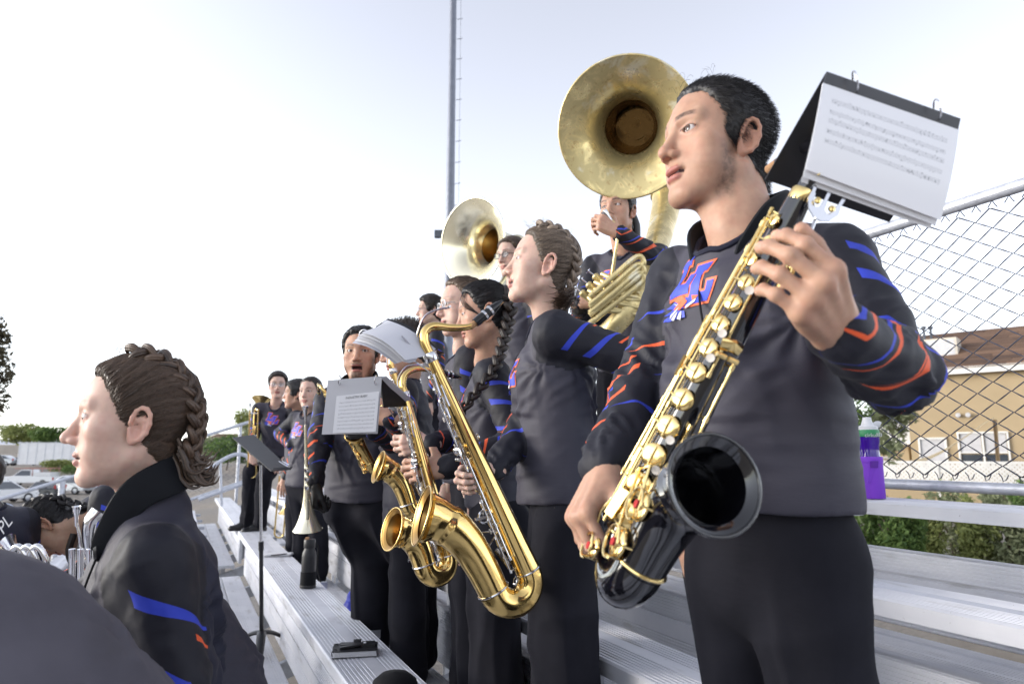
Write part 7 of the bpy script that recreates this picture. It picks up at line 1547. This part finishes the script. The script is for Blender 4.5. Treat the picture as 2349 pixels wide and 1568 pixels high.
sousaphone('large tarnished brass sousaphone with its bell over the upper player', C1, toward_cam(C1) - cR*0.10 - cU*0.02, [P(1500, 372, 3.78), P(1528, 445, 3.86), P(1520, 512, 3.66), P(1506, 562, 3.42), P(1492, 622, 3.12), P(1470, 668, 3.0), P(1432, 722, 2.95), P(1385, 768, 3.0), P(1325, 790, 3.15), P(1280, 740, 3.4)],
    [0.104, 0.098, 0.090, 0.082, 0.072, 0.062, 0.056, 0.050, 0.046, 0.044, 0.042, 0.040], M_['old_brass'], P(1352, 654, 2.98), cR*0.7 - cU*0.55 - cF*0.1, [P(1398, 500, 2.99), P(1410, 515, 2.98), P(1416, 545, 2.97), P(1410, 590, 2.97), P(1404, 640, 2.98), P(1410, 672, 3.0), P(1422, 690, 3.02)])
C2 = P(1082, 556, 4.75)
sousaphone('smaller pale sousaphone with its bell turned to the left before the pole', C2, toward_cam(C2)*0.70 - cR*0.66 + cU*0.12, [P(1170, 600, 5.0), P(1185, 560, 5.05), P(1172, 640, 4.8), P(1150, 680, 4.6), P(1150, 740, 4.45), P(1180, 800, 4.4), P(1230, 800, 4.6)], [0.10, 0.095, 0.085, 0.07, 0.06, 0.055, 0.05], M_['pale_brass'], None, None, None, 0.31, M_['pale_brass'])
# ---------------------------------------------------------------- trumpet, trombones, silver horns
def bell_prof(L, r0, r1): return [(r0 + (r1 - r0)*(u**5*0.82 + 0.18*u), L*u) for u in np.linspace(0, 1, 18)]
def trumpet(label, rim, axis, mat, L=0.40, r=0.061, side=None):
    """axis points out of the bell"""
    rim, a = Vector(rim), Vector(axis).normalized(); t = thing('trumpet', label, 'trumpet', rim); M = frame(rim - a*L, a); pr = bell_prof(L, 0.006, r)
    b = MB().lathe(pr, 30, M); b.tube([M @ Vector((r*math.cos(q), r*math.sin(q), L)) for q in np.linspace(0, 6.2832, 30, endpoint=False)], 0.0015, 6, closed=True); b.obj('bell', mat, t, True, True, 60)
    sd_ = Vector(side or a.orthogonal()); sd_ = (sd_ - a*sd_.dot(a)).normalized(); p0 = rim - a*L
    MB().tube(bez([p0, p0 - a*0.05, p0 - a*0.075 + sd_*0.03, p0 - a*0.05 + sd_*0.06, p0 + a*0.10 + sd_*0.06, p0 + a*0.26 + sd_*0.06, p0 + a*0.285 + sd_*0.085, p0 + a*0.26 + sd_*0.11, p0 + sd_*0.11, p0 - a*0.10 + sd_*0.11], 50), 0.0062, 10).obj('tubing', mat, t)
    w = a.cross(sd_)
    for i in range(3):
        o = p0 + a*(0.08 + 0.036*i) + sd_*0.045; va = MB().lathe([(0.001, 0), (0.0095, 0.001), (0.0095, 0.105), (0.001, 0.107)], 14, frame(o - sd_*0.02, sd_)).obj('valve', mat, t); MB().tube([o + sd_*0.085, o + sd_*0.105], 0.003, 8).lathe([(0.001, 0), (0.008, 0.001), (0.008, 0.004), (0.001, 0.005)], 12, frame(o + sd_*0.105, sd_)).obj('piston', M_['silver'], va)
    e = p0 - a*0.10 + sd_*0.11; MB().lathe([(0.004, 0.0), (0.005, 0.03), (0.0095, 0.058), (0.0135, 0.075), (0.0135, 0.079), (0.009, 0.077), (0.002, 0.06)], 16, frame(e, -a)).obj('mouthpiece', M_['silver'], t); return t
trumpet('brass trumpet hanging bell down from the black glove', P(706, 1214, 2.93), -cU + cR*0.02, M_['pale_brass'], 0.36, 0.062, side=cR*0.3 - cF)
def trombone(label, top, bottom, mat, bell, bdir):
    top, bottom = Vector(top), Vector(bottom); d = (bottom - top).normalized(); s = d.cross(cF).normalized(); t = thing('trombone', label, 'trombone', bottom); 
    for k in (-0.042, 0.042): MB().tube([top + s*k, bottom + s*k], 0.0085, 10).obj('slide_tube', mat, t)
    MB().tube([bottom + s*0.042*math.cos(q) + d*0.042*math.sin(q) for q in np.linspace(0, math.pi, 12)], 0.0085, 10).obj('slide_crook', mat, t)
    for f in (0.05, 0.4): MB().tube([top.lerp(bottom, f) - s*0.042, top.lerp(bottom, f) + s*0.042], 0.005, 8).obj('brace', M_['silver'], t)
    MB().lathe([(0.005, 0), (0.006, 0.03), (0.012, 0.06), (0.013, 0.064), (0.003, 0.05)], 14, frame(top - s*0.042, -d)).obj('mouthpiece', M_['silver'], t)
    bell = Vector(bell); bdir = Vector(bdir).normalized(); M = frame(bell - Vector(bdir).normalized()*0.32, Vector(bdir)); MB().lathe(bell_prof(0.32, 0.009, 0.095), 30, M).obj('bell', mat, t); e = bell - Vector(bdir).normalized()*0.32
    MB().tube(bez([e, e - Vector(bdir).normalized()*0.1, (e + top)/2 - d*0.08, top + s*0.042], 16), 0.009, 10).obj('neck_tube', mat, t)
trombone('brass trombone upright beside the boy in glasses', P(583, 940, 6.75), P(578, 1085, 6.75), M_['gold_bright'], P(600, 915, 7.0), cU*0.8 + cF*0.5)
trombone('brass trombone standing against the legs of the far boys', P(652, 1092, 6.3), P(640, 1222, 6.3), M_['gold_bright'], P(662, 1175, 6.35), -cU)
def silver_horn():
    t = thing('mellophone', 'silver horn lying in front of the bowed player', 'horn', P(150, 1270, 2.5)); M = M_['silver']
    MB().lathe(bell_prof(0.30, 0.008, 0.115), 34, frame(P(205, 1345, 2.4), -cR*0.95 + cU*0.30 - cF*0.2)).obj('bell', M, t)
    p = lambda x, y, z=2.42: P(x, y, z)
    MB().tube(bez([p(176, 1200), p(182, 1225), p(187, 1265), p(200, 1300)], 14), lerp_list([0.005, 0.006, 0.007], 15), 10).obj('lead_pipe', M, t)
    MB().lathe([(0.005, 0.0), (0.006, 0.03), (0.012, 0.055), (0.0145, 0.066), (0.0145, 0.070), (0.003, 0.05)], 16, frame(p(175, 1206), cU)).obj('mouthpiece', M, t)
    MB().tube(bez([p(225, 1320, 2.5), p(205, 1260, 2.5), p(206, 1200, 2.5), p(226, 1172, 2.52)], 20), lerp_list([0.018, 0.02, 0.024, 0.030], 21), 14).obj('bell_tail', M, t)
    for x in (30, 52, 74): MB().tube(bez([p(x, 1315, 2.3), p(x - 6, 1270, 2.3), p(x + 12, 1252, 2.3), p(x + 30, 1278, 2.3), p(x + 34, 1315, 2.3)], 20), 0.010, 10).obj('valve_loop', M, t)
    for x in (165, 185, 205): MB().lathe([(0.001, 0), (0.011, 0.001), (0.011, 0.11), (0.001, 0.112)], 14, frame(p(x, 1330, 2.4), cU)).obj('valve', M, t)
silver_horn()
# ================================================================== music folders, lyres, stand, bottles, things on the bench
def mat_sheet(name, staves, base=(0.82, 0.82, 0.86), dense=1.0):
    """printed music: uses the sheet's own UV (0..1 across, 0..1 up); staves = [(v, half height)]"""
    m = Mat(name); uv = m.N('ShaderNodeUVMap'); sx = m.N('ShaderNodeSeparateXYZ'); m.L(uv.outputs[0], sx.inputs[0]); u, v = sx.outputs[0], sx.outputs[1]
    ink = None; inx = m.math('MULTIPLY', m.math('GREATER_THAN', u, 0.08), m.math('LESS_THAN', u, 0.93))
    nz = m.noise(1.0, 2, 0.5, m.co((1, 1, 1), 'UV')); 
    mp = m.N('ShaderNodeMapping'); mp.inputs['Scale'].default_value = (70*dense, 26, 1); m.L(uv.outputs[0], mp.inputs['Vector']); nn = m.noise(1.0, 1, 0.5, mp.outputs[0])
    for c, hh in staves:
        d = m.math('ABSOLUTE', m.math('SUBTRACT', v, c))
        lines = m.math('LESS_THAN', m.math('ABSOLUTE', m.math('SUBTRACT', m.math('FRACT', m.math('MULTIPLY', m.math('SUBTRACT', v, c - hh), 2.0/hh)), 0.5)), 0.16)
        st = m.math('MULTIPLY', m.math('LESS_THAN', d, hh), m.math('MULTIPLY', lines, 0.75)); notes = m.math('MULTIPLY', m.math('LESS_THAN', d, hh*1.35), m.math('GREATER_THAN', nn, 0.66))
        k = m.math('MULTIPLY', m.math('MAXIMUM', st, notes), inx); ink = k if ink is None else m.math('MAXIMUM', ink, k)
    m.set(col=m.mix(m.math('MULTIPLY', ink, 0.7), (*base, 1), (0.06, 0.06, 0.09, 1)), rough=0.35, coat=0.3); return m.m
M_['folder'] = simple('folder_black_plastic', (0.010, 0.010, 0.013), 0.5, 0, 0.2, 40)
M_['clear_strip'] = simple('smoky_plastic_strip', (0.045, 0.045, 0.055), 0.25, 0, 0.2, 8)
M_['paper'] = simple('paper', (0.70, 0.70, 0.73), 0.6, 0, 0.04, 12)
M_['grey_plastic'] = simple('grey_plastic_sleeve', (0.58, 0.58, 0.62), 0.3)
M_['sheet_a'] = mat_sheet('sheet_music_a', [(0.83, 0.028), (0.70, 0.025), (0.60, 0.028), (0.48, 0.026), (0.37, 0.026)])
M_['sheet_b'] = mat_sheet('sheet_music_b', [(0.80 - 0.098*i, 0.020) for i in range(8)])
M_['sheet_c'] = mat_sheet('sheet_music_c', [(0.85 - 0.11*i, 0.03) for i in range(7)], (0.50, 0.51, 0.58))
def panel(name, c, mat, parent, t=0.0012, n=(10, 8), bulge=0.0, uv=False, rnd=0.0):
    """four corners tl,tr,br,bl -> thin curved board"""
    tl, tr, br, bl_ = [Vector(q) for q in c]; nr = (tr - tl).cross(bl_ - tl).normalized(); nu, nv = n; m = MB(); U = []
    if nr.dot(toward_cam(tl)) < 0: nr = -nr
    for s in (0, 1):
        for j in range(nv + 1):
            for i in range(nu + 1):
                a, b = i/nu, j/nv
                if rnd:
                    # pull the corners in for rounded ends
                    ca = min(a, 1-a); cb = min(b, 1-b); 
                p = tl.lerp(tr, a).lerp(bl_.lerp(br, a), b) + nr*(bulge*math.sin(math.pi*b) - s*t); m.v.append(tuple(p)); U.append((a, 1-b))
    K = (nu+1)*(nv+1); idx = lambda s, i, j: s*K + j*(nu+1) + i
    for j in range(nv):
        for i in range(nu): m.f.append((idx(0,i,j), idx(0,i,j+1), idx(0,i+1,j+1), idx(0,i+1,j))); m.f.append((idx(1,i,j), idx(1,i+1,j), idx(1,i+1,j+1), idx(1,i,j+1)))
    for i in range(nu): m.f.append((idx(0,i,0), idx(0,i+1,0), idx(1,i+1,0), idx(1,i,0))); m.f.append((idx(0,i,nv), idx(1,i,nv), idx(1,i+1,nv), idx(0,i+1,nv)))
    for j in range(nv): m.f.append((idx(0,0,j), idx(1,0,j), idx(1,0,j+1), idx(0,0,j+1))); m.f.append((idx(0,nu,j), idx(0,nu,j+1), idx(1,nu,j+1), idx(1,nu,j)))
    o = m.obj(name, mat, parent, True)
    if uv:
        l = o.data.uv_layers.new(name='UVMap'); 
        for lp_ in o.data.loops: l.data[lp_.index].uv = U[lp_.vertex_index]
    return o
def ring(name, c, ax, r, w, mat, parent): M = frame(c, ax); MB().tube([M @ Vector((r*math.cos(q), r*math.sin(q), 0)) for q in np.linspace(0, 6.2832, 22, endpoint=False)], w, 6, closed=True).obj(name, mat, parent)
def q4(pts, z): return [P(x, y, zz) for (x, y), zz in zip(pts, z if isinstance(z, (list, tuple)) else [z]*4)]
# folder of the boy at right
f1 = thing('music_folder', 'open flip folder with white music above the hand of the boy at right', 'music folder', P(2000, 350, 0.86))
panel('back_cover', q4([(1895, 168), (2190, 268), (2040, 510), (1755, 412)], [0.868, 0.868, 0.95, 0.95]), M_['folder'], f1, 0.003)
panel('top_strip', q4([(1897, 164), (2204, 272), (2196, 308), (1889, 192)], 0.858), M_['clear_strip'], f1, 0.002)
for k, (dx, dy) in enumerate(((0, 0), (-4, 10), (-8, 16))):
    c = q4([(1888 + dx*0.2, 190 + dy*0.2), (2200 + dx*0.2, 298 + dy*0.2), (2158 + dx*3, 505 + dy*1.2), (1848 + dx*1.2, 388 + dy*1.8)], [0.852 + k*0.004]*2 + [0.846 + k*0.005]*2); panel('music_sheet', c, M_['sheet_a'] if k == 0 else M_['paper'], f1, 0.0006, bulge=0.004, uv=True)
for x, y in ((1962, 183), (2150, 247)): ring('binder_ring', P(x, y + 4, 0.855), cR*0.9 + cU*0.2 - cF*0.3, 0.0125, 0.0011, M_['chrome'], f1)
def lyre(label, stem0, stem1, c, w, n, parent_thing=None):
    """three-pronged music clip: plate, prongs and a stem"""
    t = thing('lyre_clip', label, 'clip', c); c = Vector(c); up = (c - Vector(stem0)).normalized(); rt = up.cross(Vector(n)).normalized(); nn = rt.cross(up)
    MB().tube([Vector(stem0), Vector(stem1)], 0.0022, 8).obj('stem', M_['chrome'], t)
    pl = [(-0.5, 0.35), (-0.52, 0.1), (-0.36, -0.22), (-0.12, -0.38), (0.12, -0.38), (0.36, -0.22), (0.52, 0.1), (0.5, 0.35), (0.36, 0.35), (0.34, 0.1), (0.2, -0.06), (0.08, 0.02), (0.06, 0.3), (-0.06, 0.3), (-0.08, 0.02), (-0.2, -0.06), (-0.34, 0.1), (-0.36, 0.35)]
    M = Matrix(((rt.x, up.x, nn.x, c.x), (rt.y, up.y, nn.y, c.y), (rt.z, up.z, nn.z, c.z), (0, 0, 0, 1))); MB().prism([(x*w, y*w) for x, y in pl], M, 0.0016).obj('plate', M_['chrome'], t, False)
    for x, e in ((-0.43, -0.25), (0, 0.0), (0.43, 0.25)): MB().bar(c + rt*x*w + up*0.3*w, c + rt*(x + e*0.4)*w + up*1.15*w, 0.10*w, 0.0016, up=nn).obj('prong', M_['chrome'], t, False)
    for x in (-0.24, 0.24): MB().lathe([(0.001, 0), (0.10*w, 0.001), (0.10*w, 0.004), (0.001, 0.005)], 12, frame(c + rt*x*w + up*0.12*w + nn*0.0018, nn)).obj('screw', M_['gold_bright'], t)
    return t
lyre('steel music clip held between finger and thumb of the boy at right', P(1858, 535, 0.84), P(1872, 500, 0.85), P(1884, 480, 0.85), 0.042, -cF)
# folder at centre, white page facing the lens
f2 = thing('music_folder', 'grey plastic flip folder with a printed white page at centre left', 'music folder', P(810, 930, 1.95))
panel('sleeve', q4([(752, 872), (876, 862), (866, 994), (738, 996)], 1.96), M_['grey_plastic'], f2, 0.002)
panel('music_sheet', q4([(772, 908), (870, 897), (862, 990), (763, 993)], 1.952), M_['sheet_b'], f2, 0.0006, uv=True)
for k in range(4): panel('back_page', q4([(874, 864 + k), (886, 862 + k), (950, 921 + k*2.2), (936, 926 + k*2.2)], [1.96, 1.97, 2.16, 2.16]), M_['paper'], f2, 0.001)
panel('back_cover', q4([(872, 866), (888, 864), (952, 930), (880, 935)], [1.965, 1.98, 2.18, 2.05]), M_['folder'], f2, 0.003)
for x in (779, 862): ring('binder_ring', P(x, 872, 1.95), cR, 0.014, 0.0013, M_['chrome'], f2)
def printed_text(s, c, rt, up, size, mat, parent, name='lettering'):
    cu = bpy.data.curves.new('t', 'FONT'); cu.body = s; cu.size = size; cu.align_x = 'CENTER'; tmp = bpy.data.objects.new('tmp', cu); COL.objects.link(tmp); dg = bpy.context.evaluated_depsgraph_get(); me = bpy.data.meshes.new_from_object(tmp.evaluated_get(dg)); bpy.data.objects.remove(tmp)
    rt, up, c = Vector(rt).normalized(), Vector(up).normalized(), Vector(c)
    for v in me.vertices: v.co = c + rt*v.co.x + up*v.co.y
    return wlink(name, me, mat, parent)
M_['ink'] = simple('ink', (0.02, 0.02, 0.03), 0.7)
printed_text('INDUSTRY BABY', P(818, 912, 1.949), P(870, 897, 1.95) - P(772, 908, 1.95), cU, 0.0085, M_['ink'], f2)
# curved pages above, seen from behind
f3 = thing('music_folder', 'flip folder with translucent curved pages fanned above the tenor saxophone', 'music folder', P(900, 790, 1.75))
for k in range(5):
    z = 1.80 - 0.006*k; c = q4([(808 + 5*k, 786 - 6*k), (886 + 3*k, 733 + 1.5*k), (1000 - 2*k, 800 + 3*k), (906 + 6*k, 834 - 2*k)], [z, z + 0.05, z + 0.03, z - 0.05]); panel('music_sheet', c, M_['sheet_c'] if k == 0 else M_['paper'] if k % 2 else M_['grey_plastic'], f3, 0.0008, (14, 8), 0.018, True)
panel('back_cover', q4([(862, 748), (890, 730), (1006, 800), (985, 806)], [1.83, 1.86, 1.84, 1.82]), M_['folder'], f3, 0.003, bulge=0.02)
ring('binder_ring', P(835, 770, 1.79), cR*0.5 + cF, 0.016, 0.0014, M_['chrome'], f3)
lyre('steel music clip holding the fanned pages on the tenor saxophone', P(985, 852, 1.80), P(952, 828, 1.79), P(942, 816, 1.78), 0.046, -cF)
lyre('steel music clip under the centre left folder', P(905, 960, 2.3), P(892, 935, 2.2), P(884, 928, 2.15), 0.04, -cF)
# ---------------------------------------------------------------- music stand
sb_ = atZ(598, 1492, foot_z(4) + 0.006)
ms = thing('music_stand', 'black folding music stand on the foot boards by the bench', 'music stand', sb_); D = (sb_ - Vector((0, 0, H))).dot(cF)
kn_ = P(598, 1058, D*1.005); base = sb_ + Vector((0, 0, 0.09))
MB().tube([base, base.lerp(kn_, 0.52)], 0.0125, 14).obj('lower_pole', M_['black_plastic'], ms); MB().tube([base.lerp(kn_, 0.50), kn_], 0.0085, 12).obj('upper_pole', M_['chrome'], ms)
MB().tube([base.lerp(kn_, 0.49), base.lerp(kn_, 0.54)], 0.016, 14).obj('clutch', M_['black_plastic'], ms)
for a in (20, 140, 262):
    d = Vector((math.cos(R(a)), math.sin(R(a)), 0)); MB().tube(bez([base + Vector((0, 0, 0.02)), base + d*0.07 + Vector((0, 0, 0.005)), base + d*0.16 - Vector((0, 0, 0.045)), base + d*0.215 - Vector((0, 0, 0.082))], 12), lerp_list([0.020, 0.018, 0.016, 0.011], 13), 10, flat=(1.5, 0.7, (-d.y, d.x, 0))).obj('foot', M_['black_plastic'], ms)
desk = panel('desk', [P(533, 1003, D*1.06), P(582, 996, D*1.10), P(668, 1076, D*0.97), P(622, 1080, D*0.93)], M_['folder'], ms, 0.003); panel('desk_lip', [P(622, 1080, D*0.93), P(668, 1076, D*0.97), P(672, 1070, D*0.95), P(627, 1074, D*0.91)], M_['folder'], ms, 0.003)
MB().lathe([(0.001, -0.02), (0.018, -0.016), (0.024, 0), (0.018, 0.016), (0.001, 0.02)], 14, frame(kn_, cR)).obj('tilt_knob', M_['black_plastic'], ms)
for k in range(2): MB().tube([P(640 + 8*k, 1058, D*0.97), P(664, 1072 - 6*k, D*0.94)], 0.003, 6).obj('page_clip', M_['chrome'], ms)
# ---------------------------------------------------------------- bottles
def bottle_black():
    b = atZ(706, 1346, seat_z(4) + 0.003); t = thing('water_bottle', 'black insulated water bottle standing on the bench', 'bottle', b); M = Matrix.Translation(b); r = 0.041; s = 1.04
    body = MB().lathe([(0.001, 0), (r*0.95, 0), (r, 0.004), (r, 0.165*s), (r*0.96, 0.185*s), (r*0.72, 0.205*s), (r*0.70, 0.214*s), (0.001, 0.214*s)], 28, M).obj('body', simple('bottle_black', (0.012, 0.012, 0.015), 0.45, 0, 0.2, 60, 0.1), t)
    MB().lathe([(r*1.05, 0.0), (r*1.10, 0.002), (r*1.08, 0.085), (r*1.03, 0.088)], 28, M).obj('sleeve', M_['black_cloth'], t); MB().lathe([(r*1.12, 0.0), (r*1.14, 0.010), (r*1.12, 0.016)], 28, M).obj('boot', M_['black_plastic'], t)
    cp = MB().lathe([(r*0.80, 0.212*s), (r*0.82, 0.216*s), (r*0.82, 0.252*s), (r*0.76, 0.258*s), (0.001, 0.258*s)], 24, M).obj('cap', M_['black_plastic'], t)
    MB().obox(b + Vector((-0.018, -0.012, 0.262*s)), cR*0.010, cF*0.008, Vector((0, 0, 0.008))).obj('spout', M_['cork'], cp, False); MB().tube(bez([b + Vector((0.03, 0.0, 0.25*s)), b + Vector((0.052, 0.01, 0.2*s)), b + Vector((0.052, 0.02, 0.1*s)), b + Vector((0.075, 0.02, 0.02))], 14), 0.006, 8, flat=(1.8, 0.5, (0, 1, 0))).obj('carry_strap', M_['black_cloth'], t)
bottle_black()
def bottle_purple():
    b = atX(2003, 1139, seat_x(1) + 0.10); b.z = seat_z(1) + 0.003; D = (b - Vector((0, 0, H))).dot(cF); s = D/FV*0.99; t = thing('water_bottle', 'purple water bottle with white spout on the top bench', 'bottle', b); M = Matrix.Translation(b); r = 25*s; h = lambda px: px*s
    m_p = Mat('purple_plastic'); m_p.set(col=(0.055, 0.008, 0.34, 1), rough=0.12, trans=0.25, coat=0.4); m_s = Mat('purple_sleeve'); vn = m_p
    n_ = m_s.N('ShaderNodeTexVoronoi'); n_.inputs['Scale'].default_value = 420; m_s.L(m_s.co(), n_.inputs['Vector']); m_s.set(col=(0.22, 0.045, 0.62, 1), rough=0.6); m_s.bump(n_.outputs[0], 0.4, 0.002)
    MB().lathe([(0.001, 0), (r*0.95, 0), (r, h(4)), (r, h(88)), (r*0.86, h(100)), (r*0.86, h(120)), (r*0.95, h(130)), (r*0.95, h(140)), (r*0.80, h(144)), (0.001, h(144))], 30, M).obj('body', m_p.m, t)
    sl = MB().lathe([(r*1.03, 0.0), (r*1.06, h(2)), (r*1.04, h(86)), (r*1.02, h(92)), (r*1.0, h(93))], 30, M).obj('sleeve', m_s.m, t); 
    MB().lathe([(r*1.07, h(80)), (r*1.09, h(83)), (r*1.08, h(93)), (r*1.05, h(95))], 30, M).obj('strap', m_s.m, sl); MB().obox(b + Vector((0, 0, h(82))) - cF*r*1.08 - cR*r*0.2, cR*h(8), cF*h(2), cU*h(8)).obj('buckle', simple('buckle', (0.12, 0.02, 0.36), 0.4), sl, False)
    MB().bar(b + Vector((0, 0, h(78))) - cF*r*1.06 - cR*r*0.3, b + Vector((0, 0, h(40))) - cF*r*0.9 - cR*r*0.75, h(7), h(2), up=-cF).obj('strap_tail', m_s.m, sl, False)
    wr_ = MB().lathe([(r*0.97, h(141)), (r*0.98, h(142)), (r*0.98, h(156)), (r*0.95, h(157))], 30, M).obj('label_band', simple('green_band', (0.03, 0.26, 0.10), 0.45), t)
    printed_text('cirkul', b + Vector((0, 0, h(144))) - cF*(r*1.0) - cR*r*0.25, cR, cU, h(13), M_['print_white'], wr_)
    for i in range(3):
        for j in range(2): MB().obox(b + Vector((0, 0, h(147 + 4*j))) - cF*r*0.97 + cR*(r*0.42 + h(4)*i), cR*h(1.3), cF*h(0.6), cU*h(1.3)).obj('band_dot', M_['print_white'], wr_, False)
    cp = MB().lathe([(r*0.90, h(157)), (r*0.88, h(164)), (r*0.55, h(168)), (r*0.42, h(178)), (r*0.36, h(186)), (0.001, h(187))], 24, M).obj('spout_cap', M_['print_white'], t)
    MB().tube(bez([b + Vector((0, 0, h(160))) + cR*r*0.3, b + Vector((0, 0, h(170))) + cR*r*0.9, b + Vector((0, 0, h(168))) + cR*r*1.2], 8), h(5), 8, flat=(1.6, 0.6, tuple(cU))).obj('flip_tab', M_['print_white'], cp)
bottle_purple()
# ---------------------------------------------------------------- small things left on the bench
def booklet(label, px, py, w, d, h_, rot, clip, name='music_book'):
    c = atZ(px, py, seat_z(4) + 0.002); t = thing(name, label, 'music book', c, rot); 
    for k in range(5): MB().box((-w/2 + 0.002*k, -d/2, 0.002 + k*h_/6), (w/2 - 0.001*k, d/2 - 0.002*k, 0.002 + k*h_/6 + h_/9)).obj('page_block', M_['paper'], t, False, False)
    MB().box((-w/2 - 0.002, -d/2 - 0.002, 0.0), (w/2 + 0.002, d/2 + 0.002, 0.002)).obj('cover', M_['folder'], t, False, False)
    if clip:
        MB().box((-w/2 - 0.002, -d/2 - 0.002, h_), (w/2 + 0.002, d/2 + 0.002, h_ + 0.002)).obj('front_cover', M_['folder'], t, False, False); m = MB()
        for a in (-0.5, 0.1, 0.55): m.bar((-w*0.35, a*d*0.5, h_ + 0.008), (w*0.3, 0, h_ + 0.012), 0.018, 0.006)
        m.box((w*0.15, -0.02, h_ + 0.002), (w*0.45, 0.03, h_ + 0.014)); m.box((-0.01, d*0.3, h_), (0.02, d*0.62, h_ + 0.012)); m.obj('lyre_clip', M_['black_plastic'], t, False, False); MB().box((w*0.18, -0.006, h_ + 0.0145), (w*0.24, 0.012, h_ + 0.016)).obj('clip_mark', M_['print_white'], t, False, False)
        for y in (-d*0.3, d*0.3): MB().tube([(-w/2 + 0.008 + 0.013*math.cos(q), y, h_/2 + 0.016*math.sin(q)) for q in np.linspace(0, 6.2832, 16, endpoint=False)], 0.0015, 6, closed=True).obj('ring', M_['black_plastic'], t, True, False)
    else:
        MB().tube([(-0.04, -d/2 - 0.012, 0.012), (0.07, -d/2 + 0.004, 0.02)], 0.004, 8).obj('pen', M_['black_plastic'], t, True, False)
booklet('black flip book with a clip lying on the near bench', 815, 1497, 0.165, 0.115, 0.022, R(-15), True)
booklet('small closed music book with a pen on the bench by the bottle', 640, 1273, 0.19, 0.13, 0.016, R(-20), False)
# black bag rim at the bottom edge, blue cloth and strap under the bench
bg_ = atZ(905, 1585, seat_z(4) + 0.002); t = thing('cap', 'round black cap lying on the bench at the bottom edge', 'cap', bg_); MB().lathe([(0.075, 0), (0.078, 0.01), (0.070, 0.035), (0.045, 0.055), (0.001, 0.062)], 24, Matrix.Translation(bg_), True).obj('crown', M_['black_cloth'], t); MB().lathe([(0.078, 0.004), (0.085, 0.004), (0.084, 0.010)], 24, Matrix.Translation(bg_)).obj('brim', M_['black_cloth'], t)
bb = atZ(820, 1395, foot_z(3) + 0.1); S = SDF(np.array(bb) - 0.2, np.array(bb) + 0.2, 0.008); S.ell(bb, (0.08, 0.10, 0.09), 0.02).ell(bb + Vector((0, 0.06, 0.05)), (0.05, 0.06, 0.07), 0.03); V, Q = S.mesh(); V = V + vnormals(V, Q)*(0.012*vnoise(V*22, 3))[:, None]
t = thing('bag', 'crumpled bright blue bag on the floor behind the bench', 'bag', bb - Vector((0, 0, 0.09))); wlink('pouch', np_mesh('pouch', V, Q), simple('blue_nylon', (0.03, 0.05, 0.55), 0.4, 0, 0.2, 15), t); MB().tube(bez([bb + Vector((0, 0, 0.08)), bb + Vector((0, 0.02, 0.16)), bb + Vector((0, 0.06, 0.10))], 10), 0.008, 8).obj('handle', M_['black_cloth'], t)
sp = [P(722, 1472, 3.92), P(716, 1490, 3.92), P(724, 1510, 3.9), P(735, 1508, 3.9), P(736, 1488, 3.92), P(730, 1470, 3.92)]
t = thing('hanging_strap', 'black looped strap hanging below the near bench', 'strap', P(725, 1468, 3.92)); MB().tube(bez(sp, 26), 0.011, 8, flat=(1.3, 0.4, tuple(cR))).obj('loop', M_['black_cloth'], t); MB().tube(bez([P(698, 1462, 3.95), P(715, 1460, 3.93), P(735, 1474, 3.9)], 8), 0.030, 10).obj('roll', M_['black_cloth'], t)
